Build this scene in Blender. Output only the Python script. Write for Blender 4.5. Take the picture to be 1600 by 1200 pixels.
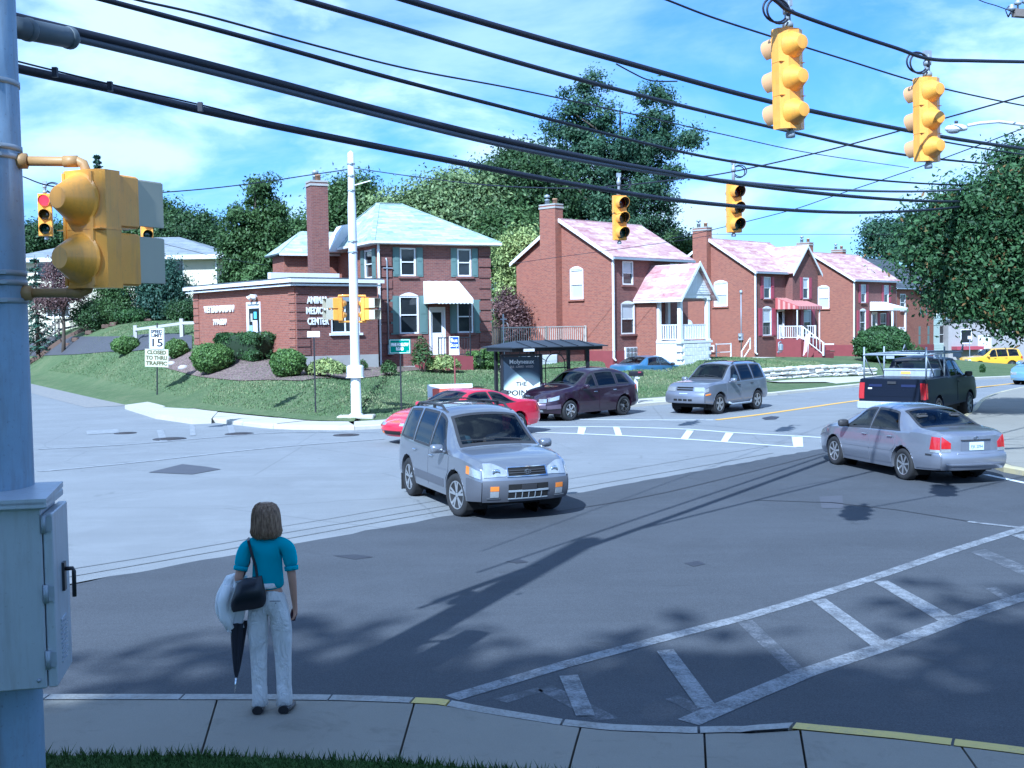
import bpy, math, random
import numpy as np
from mathutils import Vector, Matrix, Quaternion
PI = math.pi
rad = math.radians
scene = bpy.context.scene
C = scene.collection
for _o in list(bpy.data.objects):
	bpy.data.objects.remove(_o)
# ------------------------------------------------------------------ camera
F_PX, U0, V0, CAM_H = 1780.0, 800.0, 600.0, 3.05
PITCH, ROLL = rad(2.99), rad(0.85)
cam_d = bpy.data.cameras.new('camera')
cam_d.sensor_width = 36.0
cam_d.lens = 36.0 * F_PX / 1600.0
cam_d.clip_start, cam_d.clip_end = 0.1, 3000.0
cam = bpy.data.objects.new('camera', cam_d)
C.objects.link(cam)
CAM_R = Matrix.Rotation(PI / 2 - PITCH, 3, 'X') @ Matrix.Rotation(-ROLL, 3, 'Z')
CAM_P = Vector((0, 0, CAM_H))
cam.matrix_world = Matrix.Translation(CAM_P) @ CAM_R.to_4x4()
scene.camera = cam
# ------------------------------------------------------------------ light
SUN_AZ, SUN_EL = 203.0, 40.0           # compass style: 0 = +Y, clockwise
SUN_STRENGTH, SKY_STRENGTH, EXPOSURE = 4.8, 0.12, 0.80
sd = Vector((math.sin(rad(SUN_AZ)) * math.cos(rad(SUN_EL)), math.cos(rad(SUN_AZ)) * math.cos(rad(SUN_EL)), math.sin(rad(SUN_EL))))
sun_d = bpy.data.lights.new('sun', 'SUN')
sun_d.energy = SUN_STRENGTH
sun_d.angle = rad(0.55)
sun_d.color = (1.0, 0.95, 0.9)
sun = bpy.data.objects.new('sun', sun_d)
C.objects.link(sun)
sun.rotation_euler = sd.to_track_quat('Z', 'Y').to_euler()
sun.location = sd * 60
world = bpy.data.worlds.new('World')
scene.world = world
world.use_nodes = True
wn, wl = world.node_tree.nodes, world.node_tree.links
wn.clear()
def wnode(t, **kw):
	n = wn.new(t)
	for k, v in kw.items():
		setattr(n, k, v)
	return n
w_out = wnode('ShaderNodeOutputWorld')
w_bg = wnode('ShaderNodeBackground')
w_bg.inputs['Strength'].default_value = SKY_STRENGTH
sky = wnode('ShaderNodeTexSky', sky_type='NISHITA', sun_disc=False)
sky.sun_elevation = rad(SUN_EL)
sky.sun_rotation = rad(SUN_AZ)
sky.air_density, sky.dust_density, sky.ozone_density = 1.0, 0.6, 2.2
tc = wnode('ShaderNodeTexCoord')
sep = wnode('ShaderNodeSeparateXYZ')
wl.new(tc.outputs['Generated'], sep.inputs[0])
def wmath(op, a, b=None):
	n = wnode('ShaderNodeMath', operation=op)
	for i, s in enumerate((a, b)):
		if s is None: continue
		if isinstance(s, (int, float)): n.inputs[i].default_value = s
		else: wl.new(s, n.inputs[i])
	return n.outputs[0]
den = wmath('ADD', wmath('MAXIMUM', sep.outputs['Z'], 0.0), 0.16)
cmb = wnode('ShaderNodeCombineXYZ')
wl.new(wmath('DIVIDE', sep.outputs['X'], den), cmb.inputs[0])
wl.new(wmath('DIVIDE', sep.outputs['Y'], den), cmb.inputs[1])
def wnoise(scale, detail, rough, off, dist=0.0, flat=None):
	mp = wnode('ShaderNodeMapping')
	if flat: mp.inputs['Scale'].default_value = flat
	mp.inputs['Location'].default_value = off
	wl.new(tc.outputs['Generated'] if flat else cmb.outputs[0], mp.inputs[0])
	n = wnode('ShaderNodeTexNoise')
	n.inputs['Scale'].default_value = scale
	n.inputs['Detail'].default_value = detail
	n.inputs['Roughness'].default_value = rough
	n.inputs['Distortion'].default_value = dist
	wl.new(mp.outputs[0], n.inputs['Vector'])
	return n.outputs[0]
def wramp(src, p0, c0, p1, c1, ease='EASE'):
	r = wnode('ShaderNodeValToRGB')
	r.color_ramp.interpolation = ease
	r.color_ramp.elements[0].position = p0
	r.color_ramp.elements[0].color = (c0, c0, c0, 1)
	r.color_ramp.elements[1].position = p1
	r.color_ramp.elements[1].color = (c1, c1, c1, 1)
	wl.new(src, r.inputs[0])
	return r.outputs[0]
veil = wramp(wnoise(1.1, 7, 0.58, (3.1, 1.7, 0), 0.4), 0.42, 0.0, 0.70, 0.5)
puff = wramp(wnoise(4.2, 9, 0.56, (7.6, 2.2, 2.0), 0.35, (1, 1, 2.3)), 0.43, 0.0, 0.64, 0.92)
hz = wramp(sep.outputs['Z'], 0.0, 0.16, 0.12, 0.0)
cov = wmath('MAXIMUM', wmath('MAXIMUM', veil, puff), hz)
mixc = wnode('ShaderNodeMix', data_type='RGBA')
wl.new(cov, mixc.inputs[0])
tint = wnode('ShaderNodeMix', data_type='RGBA', blend_type='MULTIPLY')
tint.inputs[0].default_value = 1.0
tint.inputs[7].default_value = (0.50, 0.66, 0.98, 1)
wl.new(sky.outputs[0], tint.inputs[6])
wl.new(tint.outputs[2], mixc.inputs[6])
mixc.inputs[7].default_value = (5.4, 5.9, 6.1, 1)
wl.new(mixc.outputs[2], w_bg.inputs[0])
wl.new(w_bg.outputs[0], w_out.inputs[0])
vs = scene.view_settings
scene.display_settings.display_device = 'sRGB'
vs.view_transform, vs.look, vs.gamma, vs.use_curve_mapping = 'Standard', 'None', 1.0, False
vs.exposure = EXPOSURE
vs.use_white_balance = True                # the phone camera's cool white balance
vs.white_balance_temperature, vs.white_balance_tint = 4900, 2
scene.cycles.max_bounces = 6
scene.cycles.transparent_max_bounces = 12
scene.cycles.caustics_reflective = False
scene.cycles.caustics_refractive = False
# ------------------------------------------------------------------ survey: sight lines read off the photograph
def ray(u, v):
	return (CAM_R @ Vector(((u - U0) / F_PX, -(v - V0) / F_PX, -1.0)))
def at(u, v, Y):                       # the point on that sight line at distance Y
	d = ray(u, v)
	return CAM_P + d * (Y / d.y)
def gz(u, v, z=0.0):                   # ... at height z
	d = ray(u, v)
	return CAM_P + d * ((z - CAM_H) / d.z)
def g2(u, v, z=0.0):
	p = gz(u, v, z)
	return (p.x, p.y)
# ------------------------------------------------------------------ objects
def props(o, label=None, cat=None, group=None, kind=None):
	if label: o['label'] = label
	if cat: o['category'] = cat
	if group: o['group'] = group
	if kind: o['kind'] = kind
	return o
def thing(name, label, cat, loc=(0, 0, 0), rz=0.0, group=None):
	o = bpy.data.objects.new(name, None)
	C.objects.link(o)
	o.location = loc
	o.rotation_euler = (0, 0, rz)
	o.empty_display_size = 0.2
	return props(o, label, cat, group)
def link(name, me, parent=None, loc=None, rot=None):
	o = bpy.data.objects.new(name, me)
	C.objects.link(o)
	if parent: o.parent = parent
	if loc is not None: o.location = loc
	if rot is not None: o.rotation_euler = rot
	return o
def copy_tree(o, parent=None):
	c = o.copy()
	C.objects.link(c)
	c.parent = parent
	for ch in o.children:
		copy_tree(ch, c)
	return c
class MB:
	"""collects geometry for ONE mesh"""
	def __init__(s):
		s.v, s.f, s.m, s.sm = [], [], [], []
		s.mi, s.smooth = 0, False
	def add(s, vs, fs):
		b = len(s.v)
		s.v.extend([tuple(p) for p in vs])
		for f in fs:
			s.f.append(tuple(i + b for i in f))
			s.m.append(s.mi)
			s.sm.append(s.smooth)
		return s
	def box(s, c, d, rz=0.0, taper=1.0, R=None):
		x, y, z = d[0] / 2, d[1] / 2, d[2] / 2
		P = [(-x, -y, -z), (x, -y, -z), (x, y, -z), (-x, y, -z)] + [(a * taper, b * taper, z) for a, b in ((-x, -y), (x, -y), (x, y), (-x, y))]
		M = R if R is not None else Matrix.Rotation(rz, 3, 'Z')
		c = Vector(c)
		return s.add([c + M @ Vector(p) for p in P], [(3, 2, 1, 0), (4, 5, 6, 7), (0, 1, 5, 4), (1, 2, 6, 5), (2, 3, 7, 6), (3, 0, 4, 7)])
	def cbox(s, c, d, b=0.01, R=None, rz=0.0):
		"""box with chamfered vertical and top edges"""
		x, y, z = d[0] / 2, d[1] / 2, d[2] / 2
		b = min(b, x * .9, y * .9, z * .9)
		def ring(ix, zz):
			X, Y = x - ix, y - ix
			k = b
			return [(-X + k, -Y, zz), (X - k, -Y, zz), (X, -Y + k, zz), (X, Y - k, zz), (X - k, Y, zz), (-X + k, Y, zz), (-X, Y - k, zz), (-X, -Y + k, zz)]
		rings = [ring(b, -z), ring(0, -z + b), ring(0, z - b), ring(b, z)]
		M = R if R is not None else Matrix.Rotation(rz, 3, 'Z')
		c = Vector(c)
		vs = [c + M @ Vector(p) for r in rings for p in r]
		fs = [tuple(range(7, -1, -1)), tuple(range(24, 32))]
		for k in range(3):
			for i in range(8):
				j = (i + 1) % 8
				fs.append((k * 8 + i, k * 8 + j, k * 8 + 8 + j, k * 8 + 8 + i))
		return s.add(vs, fs)
	def bar(s, a, b, w, h=None, up=(0, 0, 1)):
		a, b = Vector(a), Vector(b)
		h = w if h is None else h
		d = (b - a).normalized()
		u = Vector(up)
		if abs(d.dot(u)) > .99: u = Vector((1, 0, 0))
		x = d.cross(u).normalized()
		y = x.cross(d).normalized()
		o = [x * w / 2 * i + y * h / 2 * j for i, j in ((-1, -1), (1, -1), (1, 1), (-1, 1))]
		return s.add([a + q for q in o] + [b + q for q in o], [(0, 1, 2, 3), (7, 6, 5, 4), (4, 5, 1, 0), (5, 6, 2, 1), (6, 7, 3, 2), (7, 4, 0, 3)])
	def tube(s, pts, r, n=8, cap=True):
		pts = [Vector(p) for p in pts]
		rs = r if isinstance(r, (list, tuple)) else [r] * len(pts)
		vs, fs = [], []
		X = None
		for i, p in enumerate(pts):
			t = (pts[min(i + 1, len(pts) - 1)] - pts[max(i - 1, 0)]).normalized()
			if X is None:
				X = t.cross(Vector((0, 0, 1)))
				if X.length < .05: X = t.cross(Vector((1, 0, 0)))
			X = (X - t * X.dot(t)).normalized()
			Y = t.cross(X)
			for k in range(n):
				a = 2 * PI * k / n
				vs.append(p + (X * math.cos(a) + Y * math.sin(a)) * rs[i])
		for i in range(len(pts) - 1):
			for k in range(n):
				j = (k + 1) % n
				fs.append((i * n + k, i * n + j, i * n + n + j, i * n + n + k))
		if cap:
			fs.append(tuple(range(n - 1, -1, -1)))
			fs.append(tuple(range((len(pts) - 1) * n, len(pts) * n)))
		sv = s.smooth
		s.smooth = True if n > 5 else sv
		s.add(vs, fs)
		s.smooth = sv
		return s
	def lathe(s, prof, n=20, axis=((0, 0, 0), (0, 0, 1)), sx=1.0, sy=1.0):
		"""prof: (r, h) pairs along axis"""
		o, d = Vector(axis[0]), Vector(axis[1]).normalized()
		x = d.orthogonal().normalized()
		if abs(d.z) < .99: x = Vector((0, 0, 1)).cross(d).normalized()
		y = d.cross(x)
		vs, fs = [], []
		for r, h in prof:
			for k in range(n):
				a = 2 * PI * k / n
				vs.append(o + d * h + x * (r * sx * math.cos(a)) + y * (r * sy * math.sin(a)))
		for i in range(len(prof) - 1):
			for k in range(n):
				j = (k + 1) % n
				fs.append((i * n + k, i * n + j, i * n + n + j, i * n + n + k))
		if prof[0][0] > 1e-5: fs.append(tuple(range(n - 1, -1, -1)))
		if prof[-1][0] > 1e-5: fs.append(tuple(range((len(prof) - 1) * n, len(prof) * n)))
		sv = s.smooth
		s.smooth = True
		s.add(vs, fs)
		s.smooth = sv
		return s
	def prism(s, poly, a, b):
		"""poly: list of 3D points; a,b offset vectors of the two caps"""
		n = len(poly)
		P = [Vector(p) for p in poly]
		A, B = Vector(a), Vector(b)
		fs = [tuple(range(n - 1, -1, -1)), tuple(range(n, 2 * n))]
		for i in range(n):
			j = (i + 1) % n
			fs.append((i, j, n + j, n + i))
		return s.add([p + A for p in P] + [p + B for p in P], fs)
	def grid(s, rows):
		n, m = len(rows), len(rows[0])
		vs = [p for r in rows for p in r]
		fs = [(i * m + j, i * m + j + 1, (i + 1) * m + j + 1, (i + 1) * m + j) for i in range(n - 1) for j in range(m - 1)]
		return s.add(vs, fs)
	def ball(s, c, r, n=10, sc=(1, 1, 1)):
		rows = []
		for i in range(n + 1):
			t = PI * i / n
			rows.append([(c[0] + r * sc[0] * math.sin(t) * math.cos(2 * PI * k / (2 * n)), c[1] + r * sc[1] * math.sin(t) * math.sin(2 * PI * k / (2 * n)), c[2] - r * sc[2] * math.cos(t)) for k in range(2 * n + 1)])
		sv = s.smooth
		s.smooth = True
		s.grid(rows)
		s.smooth = sv
		return s
	def mesh(s, name, mats, uv=True, weld=False, sharp=None):
		me = bpy.data.meshes.new(name)
		me.from_pydata(s.v, [], s.f)
		if not isinstance(mats, (list, tuple)): mats = [mats]
		for m in mats: me.materials.append(m)
		me.polygons.foreach_set('material_index', s.m)
		me.polygons.foreach_set('use_smooth', s.sm)
		if uv: auto_uv(me)
		if weld or sharp:
			import bmesh
			bm = bmesh.new()
			bm.from_mesh(me)
			if weld: bmesh.ops.remove_doubles(bm, verts=bm.verts, dist=1e-4)
			bmesh.ops.recalc_face_normals(bm, faces=bm.faces)
			bm.to_mesh(me)
			bm.free()
		if sharp:
			me.polygons.foreach_set('use_smooth', [True] * len(me.polygons))
			me.set_sharp_from_angle(angle=rad(sharp))
		me.update()
		return me
	def build(s, name, mats, parent=None, loc=None, rot=None, **kw):
		return link(name, s.mesh(name, mats, **kw), parent, loc, rot)
def auto_uv(me):
	if not me.polygons: return
	nl = len(me.loops)
	co = np.empty(len(me.vertices) * 3)
	me.vertices.foreach_get('co', co)
	co = co.reshape(-1, 3)
	vi = np.empty(nl, dtype=np.int64)
	me.loops.foreach_get('vertex_index', vi)
	npoly = len(me.polygons)
	nr = np.empty(npoly * 3)
	me.polygons.foreach_get('normal', nr)
	nr = nr.reshape(-1, 3)
	tot = np.empty(npoly, dtype=np.int64)
	me.polygons.foreach_get('loop_total', tot)
	N = np.repeat(nr, tot, axis=0)
	U = np.stack([-N[:, 1], N[:, 0], np.zeros(nl)], 1)
	L = np.linalg.norm(U, axis=1)
	flat = L < 0.25
	U[flat] = (1, 0, 0)
	L[flat] = 1
	U /= L[:, None]
	V = np.cross(N, U)
	V[flat] = (0, 1, 0)
	P = co[vi]
	uv = np.stack([(P * U).sum(1), (P * V).sum(1)], 1)
	lay = me.uv_layers.new(name='uv')
	lay.data.foreach_set('uv', uv.astype(np.float32).ravel())
def text(body, parent, loc, rot, size, m, name='lettering', ext=0.004, align='CENTER', width=None, space=1.0, bold=0.0):
	cu = bpy.data.curves.new(name, 'FONT')
	cu.body = body
	cu.size = size
	cu.extrude = ext
	cu.offset = bold
	cu.align_x, cu.align_y = align, 'CENTER'
	cu.space_character = space
	cu.resolution_u = 3
	tmp = bpy.data.objects.new(name, cu)
	me = bpy.data.meshes.new_from_object(tmp)
	bpy.data.objects.remove(tmp)
	bpy.data.curves.remove(cu)
	me.materials.clear()
	me.materials.append(m)
	if width:
		xs = [v.co.x for v in me.vertices]
		k = width / max(1e-6, max(xs) - min(xs))
		for v in me.vertices: v.co.x *= k
	return link(name, me, parent, loc, rot)
# ------------------------------------------------------------------ materials
class NT:
	def __init__(s, name):
		s.m = bpy.data.materials.new(name)
		s.m.use_nodes = True
		s.n, s.l = s.m.node_tree.nodes, s.m.node_tree.links
		s.b = s.n['Principled BSDF']
	def new(s, t, **kw):
		n = s.n.new(t)
		for k, v in kw.items(): setattr(n, k, v)
		return n
	def to(s, a, b): s.l.new(a, b)
	def coord(s, which='Object', scale=(1, 1, 1)):
		t = s.new('ShaderNodeTexCoord')
		mp = s.new('ShaderNodeMapping')
		mp.inputs['Scale'].default_value = scale
		s.to(t.outputs[which], mp.inputs[0])
		return mp.outputs[0]
	def noise(s, vec, scale, detail=4, rough=.55, dist=0.0):
		n = s.new('ShaderNodeTexNoise')
		n.inputs['Scale'].default_value = scale
		n.inputs['Detail'].default_value = detail
		n.inputs['Roughness'].default_value = rough
		n.inputs['Distortion'].default_value = dist
		s.to(vec, n.inputs['Vector'])
		return n.outputs[0]
	def ramp(s, src, stops):
		r = s.new('ShaderNodeValToRGB')
		while len(r.color_ramp.elements) < len(stops): r.color_ramp.elements.new(0.5)
		for e, (p, c) in zip(r.color_ramp.elements, stops):
			e.position = p
			e.color = (c, c, c, 1) if isinstance(c, (int, float)) else (*c, 1)
		s.to(src, r.inputs[0])
		return r.outputs[0]
	def mix(s, f, a, b, mode='MIX'):
		n = s.new('ShaderNodeMix', data_type='RGBA', blend_type=mode)
		for i, q in ((0, f), (6, a), (7, b)):
			if isinstance(q, (int, float)): n.inputs[i].default_value = q if i == 0 else (q, q, q, 1)
			elif isinstance(q, tuple): n.inputs[i].default_value = (*q, 1)
			else: s.to(q, n.inputs[i])
		return n.outputs[2]
	def bump(s, h, strength=.3, dist=.01):
		b = s.new('ShaderNodeBump')
		b.inputs['Strength'].default_value = strength
		b.inputs['Distance'].default_value = dist
		s.to(h, b.inputs['Height'])
		s.to(b.outputs[0], s.b.inputs['Normal'])
	def set(s, **kw):
		for k, v in kw.items():
			k = {'rough': 'Roughness', 'metal': 'Metallic', 'coat': 'Coat Weight', 'spec': 'Specular IOR Level', 'coat_rough': 'Coat Roughness'}.get(k, k)
			s.b.inputs[k].default_value = v
	def color(s, c):
		if isinstance(c, tuple): s.b.inputs['Base Color'].default_value = (*c, 1)
		else: s.to(c, s.b.inputs['Base Color'])
		return s
def sc3(c, k): return tuple(max(0, min(1, q * k)) for q in c)
MATS = {}
def mat(name, col, rough=.6, metal=0.0, var=.12, scale=3.0, bump=0.0, bscale=60.0, coat=0.0, spec=.5, grime=0.0, gsc=1.0):
	if name in MATS: return MATS[name]
	t = NT(name)
	v = t.coord('Object')
	c = t.mix(t.noise(v, scale, 5, .6), sc3(col, 1 - var), sc3(col, 1 + var))
	if grime:
		st = t.noise(t.coord('Object', (gsc, gsc, gsc * .12)), 14, 6, .7)
		c = t.mix(t.ramp(st, [(.48, 0.0), (.72, grime)]), c, sc3((.16, .12, .09), 1))
		sp = t.noise(v, 38 * gsc, 4, .7)
		c = t.mix(t.ramp(sp, [(.62, 0.0), (.7, grime)]), c, (.1, .075, .06))
		c = t.mix(t.ramp(t.noise(v, 3 * gsc, 5, .65), [(.5, 0.0), (.7, grime * .6)]), c, sc3(col, 1.5))
	t.color(c)
	t.set(rough=rough, metal=metal, coat=coat, spec=spec)
	if coat: t.set(coat_rough=.04)
	if bump: t.bump(t.noise(v, bscale, 3), bump, .01)
	MATS[name] = t.m
	return t.m
def emit_mat(name, col, e):
	t = NT(name)
	t.color(col)
	t.b.inputs['Emission Color'].default_value = (*col, 1)
	t.b.inputs['Emission Strength'].default_value = e
	return t.m
def brick_mat(name, c1, c2, mortar, bw=.21, bh=.072, dark=.35):
	t = NT(name)
	uv = t.coord('UV')
	b = t.new('ShaderNodeTexBrick')
	b.inputs['Scale'].default_value = 1.0
	b.inputs['Brick Width'].default_value = bw
	b.inputs['Row Height'].default_value = bh
	b.inputs['Mortar Size'].default_value = .009
	b.inputs['Bias'].default_value = -.1
	b.inputs['Color1'].default_value = (*c1, 1)
	b.inputs['Color2'].default_value = (*c2, 1)
	b.inputs['Mortar'].default_value = (*mortar, 1)
	t.to(uv, b.inputs['Vector'])
	mp = t.new('ShaderNodeMapping')
	mp.inputs['Scale'].default_value = (1.6, 5.5, 1)
	t.to(uv, mp.inputs[0])
	spots = t.ramp(t.noise(mp.outputs[0], 2.6, 6, .72), [(.50, 0.0), (.66, dark)])
	c = t.mix(spots, b.outputs[0], (.055, .04, .05))
	c = t.mix(t.ramp(t.noise(uv, .35, 4, .6), [(.35, 0.0), (.75, .3)]), c, sc3(c2, 1.25))
	t.color(c)
	t.set(rough=.85, spec=.25)
	t.bump(b.outputs['Fac'], -.5, .006)
	return t.m
def shingle_mat(name, cols, bw=.9, bh=.28):
	t = NT(name)
	uv = t.coord('UV')
	b = t.new('ShaderNodeTexBrick')
	b.inputs['Scale'].default_value = 1.0
	b.inputs['Brick Width'].default_value = bw
	b.inputs['Row Height'].default_value = bh
	b.inputs['Mortar Size'].default_value = .012
	b.inputs['Color1'].default_value = (0, 0, 0, 1)
	b.inputs['Color2'].default_value = (1, 1, 1, 1)
	b.inputs['Mortar'].default_value = (.35, .35, .35, 1)
	t.to(uv, b.inputs['Vector'])
	mp = t.new('ShaderNodeMapping')
	mp.inputs['Scale'].default_value = (1.5, 4.5, 1)
	t.to(uv, mp.inputs[0])
	f = t.mix(.5, b.outputs[0], t.ramp(t.noise(mp.outputs[0], 1.5, 5, .7), [(.32, 0.0), (.68, 1.0)]))
	c = t.ramp(f, [(.12, cols[0]), (.45, cols[1]), (.8, cols[2])])
	t.color(c)
	t.set(rough=.9, spec=.2)
	t.bump(b.outputs[0], .6, .015)
	return t.m
def glass_mat(name, tint=(.22, .27, .3), base=.02):
	t = NT(name)
	t.n.remove(t.b)
	out = t.n['Material Output']
	tr = t.new('ShaderNodeBsdfTransparent')
	tr.inputs[0].default_value = (*tint, 1)
	gl = t.new('ShaderNodeBsdfGlossy')
	gl.inputs['Color'].default_value = (.95, .97, 1, 1)
	v = t.coord('Object')
	gl.inputs['Roughness'].default_value = base
	lw = t.new('ShaderNodeLayerWeight')
	lw.inputs['Blend'].default_value = .5
	fr = t.ramp(lw.outputs['Facing'], [(0.0, .045), (.5, .07), (.75, .2), (.9, .55), (1.0, 1.0)])
	mx = t.new('ShaderNodeMixShader')
	t.to(fr, mx.inputs[0])
	t.to(tr.outputs[0], mx.inputs[1])
	t.to(gl.outputs[0], mx.inputs[2])
	t.to(mx.outputs[0], out.inputs[0])
	return t.m
def paint_mat(name, col, metal=.55, rough=.32, dirt=.1):
	t = NT(name)
	v = t.coord('Object')
	n = t.noise(v, 2.2, 6, .65)
	c = t.mix(t.ramp(n, [(.45, 0.0), (.8, dirt)]), col, (.25, .22, .19))
	fl = t.noise(v, 900, 1, .5)
	c = t.mix(.12 if metal else .02, c, t.ramp(fl, [(.3, sc3(col, .5)), (.7, sc3(col, 1.5))]))
	t.color(c)
	t.set(metal=metal, rough=rough, coat=1.0, coat_rough=.05)
	return t.m
M = {}
M['brick'] = brick_mat('brick_red', (.33, .115, .070), (.24, .078, .055), (.28, .19, .15), dark=.5)
M['brick_dark'] = brick_mat('brick_red_shaded', (.225, .088, .068), (.155, .06, .052), (.20, .145, .13), dark=.6)  # darker brick copy, mostly for fronts; their weaker sunlight is put into the colour
M['foundation_red'] = mat('painted_red_foundation', (.22, .05, .055), .7, var=.2, bump=.2)
M['concrete_wall'] = mat('foundation_concrete', (.36, .35, .33), .9, var=.2, scale=2, bump=.3, bscale=25)
M['roof_mint'] = shingle_mat('mint_shingles', [(.21, .29, .27), (.34, .41, .39), (.50, .55, .53)])
M['roof_pink'] = shingle_mat('pink_shingles', [(.34, .16, .165), (.48, .30, .30), (.58, .48, .47)])
M['roof_grey'] = shingle_mat('grey_shingles', [(.16, .18, .19), (.22, .24, .26), (.28, .3, .32)])
M['roof_dark'] = shingle_mat('dark_shingles', [(.05, .055, .07), (.07, .08, .09), (.1, .11, .12)])
M['white'] = mat('white_trim_paint', (.78, .78, .78), .5, var=.06, scale=1.5, grime=.14, gsc=.5)
M['cream'] = mat('cream_brick_paint', (.62, .57, .43), .85, var=.12, scale=2, bump=.2, bscale=14)
M['green_siding'] = mat('pale_green_siding', (.52, .60, .54), .6, var=.06)
M['block_grey'] = mat('grey_block', (.33, .31, .31), .9, var=.15, bump=.2, bscale=8)
M['block_white'] = mat('white_block_paint', (.74, .74, .74), .8, var=.08, bump=.15)
M['shutter_green'] = mat('shutter_grey_green', (.13, .20, .19), .55, var=.1)
M['shutter_red'] = mat('shutter_red', (.34, .06, .09), .5, var=.1)
M['pane'] = mat('window_pane', (.025, .03, .035), .05, var=.4, scale=1.2, spec=.8)
M['pane_light'] = mat('window_pane_blind', (.5, .53, .56), .25, var=.1, scale=1.0, spec=.8)
M['black_metal'] = mat('black_metal_paint', (.022, .022, .028), .35, var=.2)
M['galv'] = mat('galvanised_steel', (.36, .40, .45), .55, .35, var=.16, scale=6, bump=.08)
M['pole_steel'] = mat('weathered_pole_steel', (.27, .36, .48), .6, .25, var=.16, scale=5, bump=.1, bscale=30, grime=.4)
M['alu'] = mat('brushed_aluminium', (.50, .54, .60), .45, .4, var=.08, scale=2, grime=.25)
M['white_pole'] = mat('white_painted_steel', (.70, .72, .74), .45, var=.08, scale=3, grime=.22)
M['signal_orange'] = mat('signal_yellow_enamel', (.88, .40, .05), .42, var=.12, scale=4, coat=.3, grime=.28, gsc=1.6)
M['signal_visor_in'] = mat('visor_black', (.012, .012, .012), .7)
M['pinkred_awning'] = mat('awning_red', (.42, .10, .10), .5, var=.06)
M['rubber'] = mat('tyre_rubber', (.018, .018, .02), .8, var=.2)
M['rim'] = mat('alloy_wheel', (.55, .56, .58), .3, .8, var=.05)
M['dark_trim'] = mat('dark_plastic_trim', (.03, .03, .034), .55, var=.15)
M['under'] = mat('underbody_black', (.008, .008, .009), .9)
M['wood_grey'] = mat('weathered_wood', (.20, .17, .15), .9, var=.25, scale=3, bump=.4, bscale=20)
M['wood_brown'] = mat('brown_wood', (.12, .075, .055), .85, var=.25, bump=.4, bscale=20)
M['bark'] = mat('bark', (.085, .065, .05), .95, var=.3, scale=6, bump=.6, bscale=14)
M['cable'] = mat('cable_sheath', (.012, .014, .028), .55, var=.2)
M['limestone'] = mat('limestone_block', (.62, .60, .55), .9, var=.18, scale=4, bump=.5, bscale=12)
M['glass'] = glass_mat('vehicle_glass')
M['glass_dark'] = glass_mat('vehicle_glass_tinted', (.10, .13, .15))
M['chrome'] = mat('chrome', (.75, .76, .78), .12, 1.0, var=.03)
M['lens_clear'] = mat('lamp_lens_clear', (.48, .50, .52), .08, .5, var=.25, scale=25, coat=1.0)
M['lens_red'] = mat('lamp_lens_red', (.42, .015, .02), .1, var=.2, scale=18, coat=1.0)
M['lens_amber'] = mat('lamp_lens_amber', (.70, .22, .03), .12, var=.1, coat=1.0)
M['plate'] = mat('licence_plate', (.60, .70, .74), .4, var=.06)
M['dark_text'] = mat('black_print', (.02, .02, .025), .6)
M['seat'] = mat('seat_cloth', (.05, .05, .055), .9)
# ================================================================== the ground
def sstep(a, b, x):
	t = np.clip((np.asarray(x, float) - a) / (b - a), 0, 1)
	return t * t * (3 - 2 * t)
def rz(x, y):                                   # the road falls away along its length
	al = (np.asarray(x, float) + np.asarray(y, float)) * .70711
	return -.025 * np.clip(al - 50, 0, 70)
def gr(u, v, off=0.0):
	z = 0.0
	for _ in range(12):
		p = gz(u, v, z)
		z = float(rz(p.x, p.y)) + off
	return Vector((p.x, p.y, z))
def smooth_line(pts, step=.6):
	P = [Vector((p[0], p[1])) for p in pts]
	P = [P[0] * 2 - P[1]] + P + [P[-1] * 2 - P[-2]]
	out = []
	for i in range(1, len(P) - 2):
		a, b, c, d = P[i - 1:i + 3]
		n = max(1, int((c - b).length / step))
		for k in range(n):
			t = k / n
			out.append(.5 * ((2 * b) + (c - a) * t + (2 * a - 5 * b + 4 * c - d) * t * t + (3 * b - a - 3 * c + d) * t ** 3))
	out.append(P[-2])
	return out
def offset_line(L, w):
	out = []
	for i, p in enumerate(L):
		t = (L[min(i + 1, len(L) - 1)] - L[max(i - 1, 0)]).normalized()
		out.append(p + Vector((-t.y, t.x)) * w)
	return out
side = [(-62, 122), (-45.0, 94), (-27.9, 66), (-20, 53)]
kpx = [(195, 634), (241, 648.5), (305, 657), (373, 664.5), (427, 670), (505, 672), (602, 669.5)]
K_FAR = smooth_line(side[:3] + [(-19.5, 52.2)] + [g2(*p) for p in kpx] + [(1.3, 38.3), (5.5, 42.1), (10.4, 46.2), (13.0, 48.8), (30, 66), (60, 96), (110, 146)])
KA = np.array([[p.x, p.y] for p in K_FAR])
BLK = np.vstack([KA, [[110, 260], [-120, 260], [-120, 122]]])
def seg_dist(x, y, A=KA):
	x, y = np.atleast_1d(np.asarray(x, float)), np.atleast_1d(np.asarray(y, float))
	best = np.full(x.shape, 1e9)
	for i in range(0, len(A) - 1):
		ax, ay = A[i]
		dx, dy = A[i + 1] - A[i]
		t = np.clip(((x - ax) * dx + (y - ay) * dy) / (dx * dx + dy * dy + 1e-9), 0, 1)
		best = np.minimum(best, np.hypot(x - ax - t * dx, y - ay - t * dy))
	return best
def inside(x, y, P=BLK):
	x, y = np.atleast_1d(np.asarray(x, float)), np.atleast_1d(np.asarray(y, float))
	r = np.zeros(x.shape, bool)
	n = len(P)
	for i in range(n):
		x1, y1 = P[i]
		x2, y2 = P[(i + 1) % n]
		if y1 == y2: continue
		c = ((y1 > y) != (y2 > y)) & (x < (x2 - x1) * (y - y1) / (y2 - y1) + x1)
		r ^= c
	return r
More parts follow.
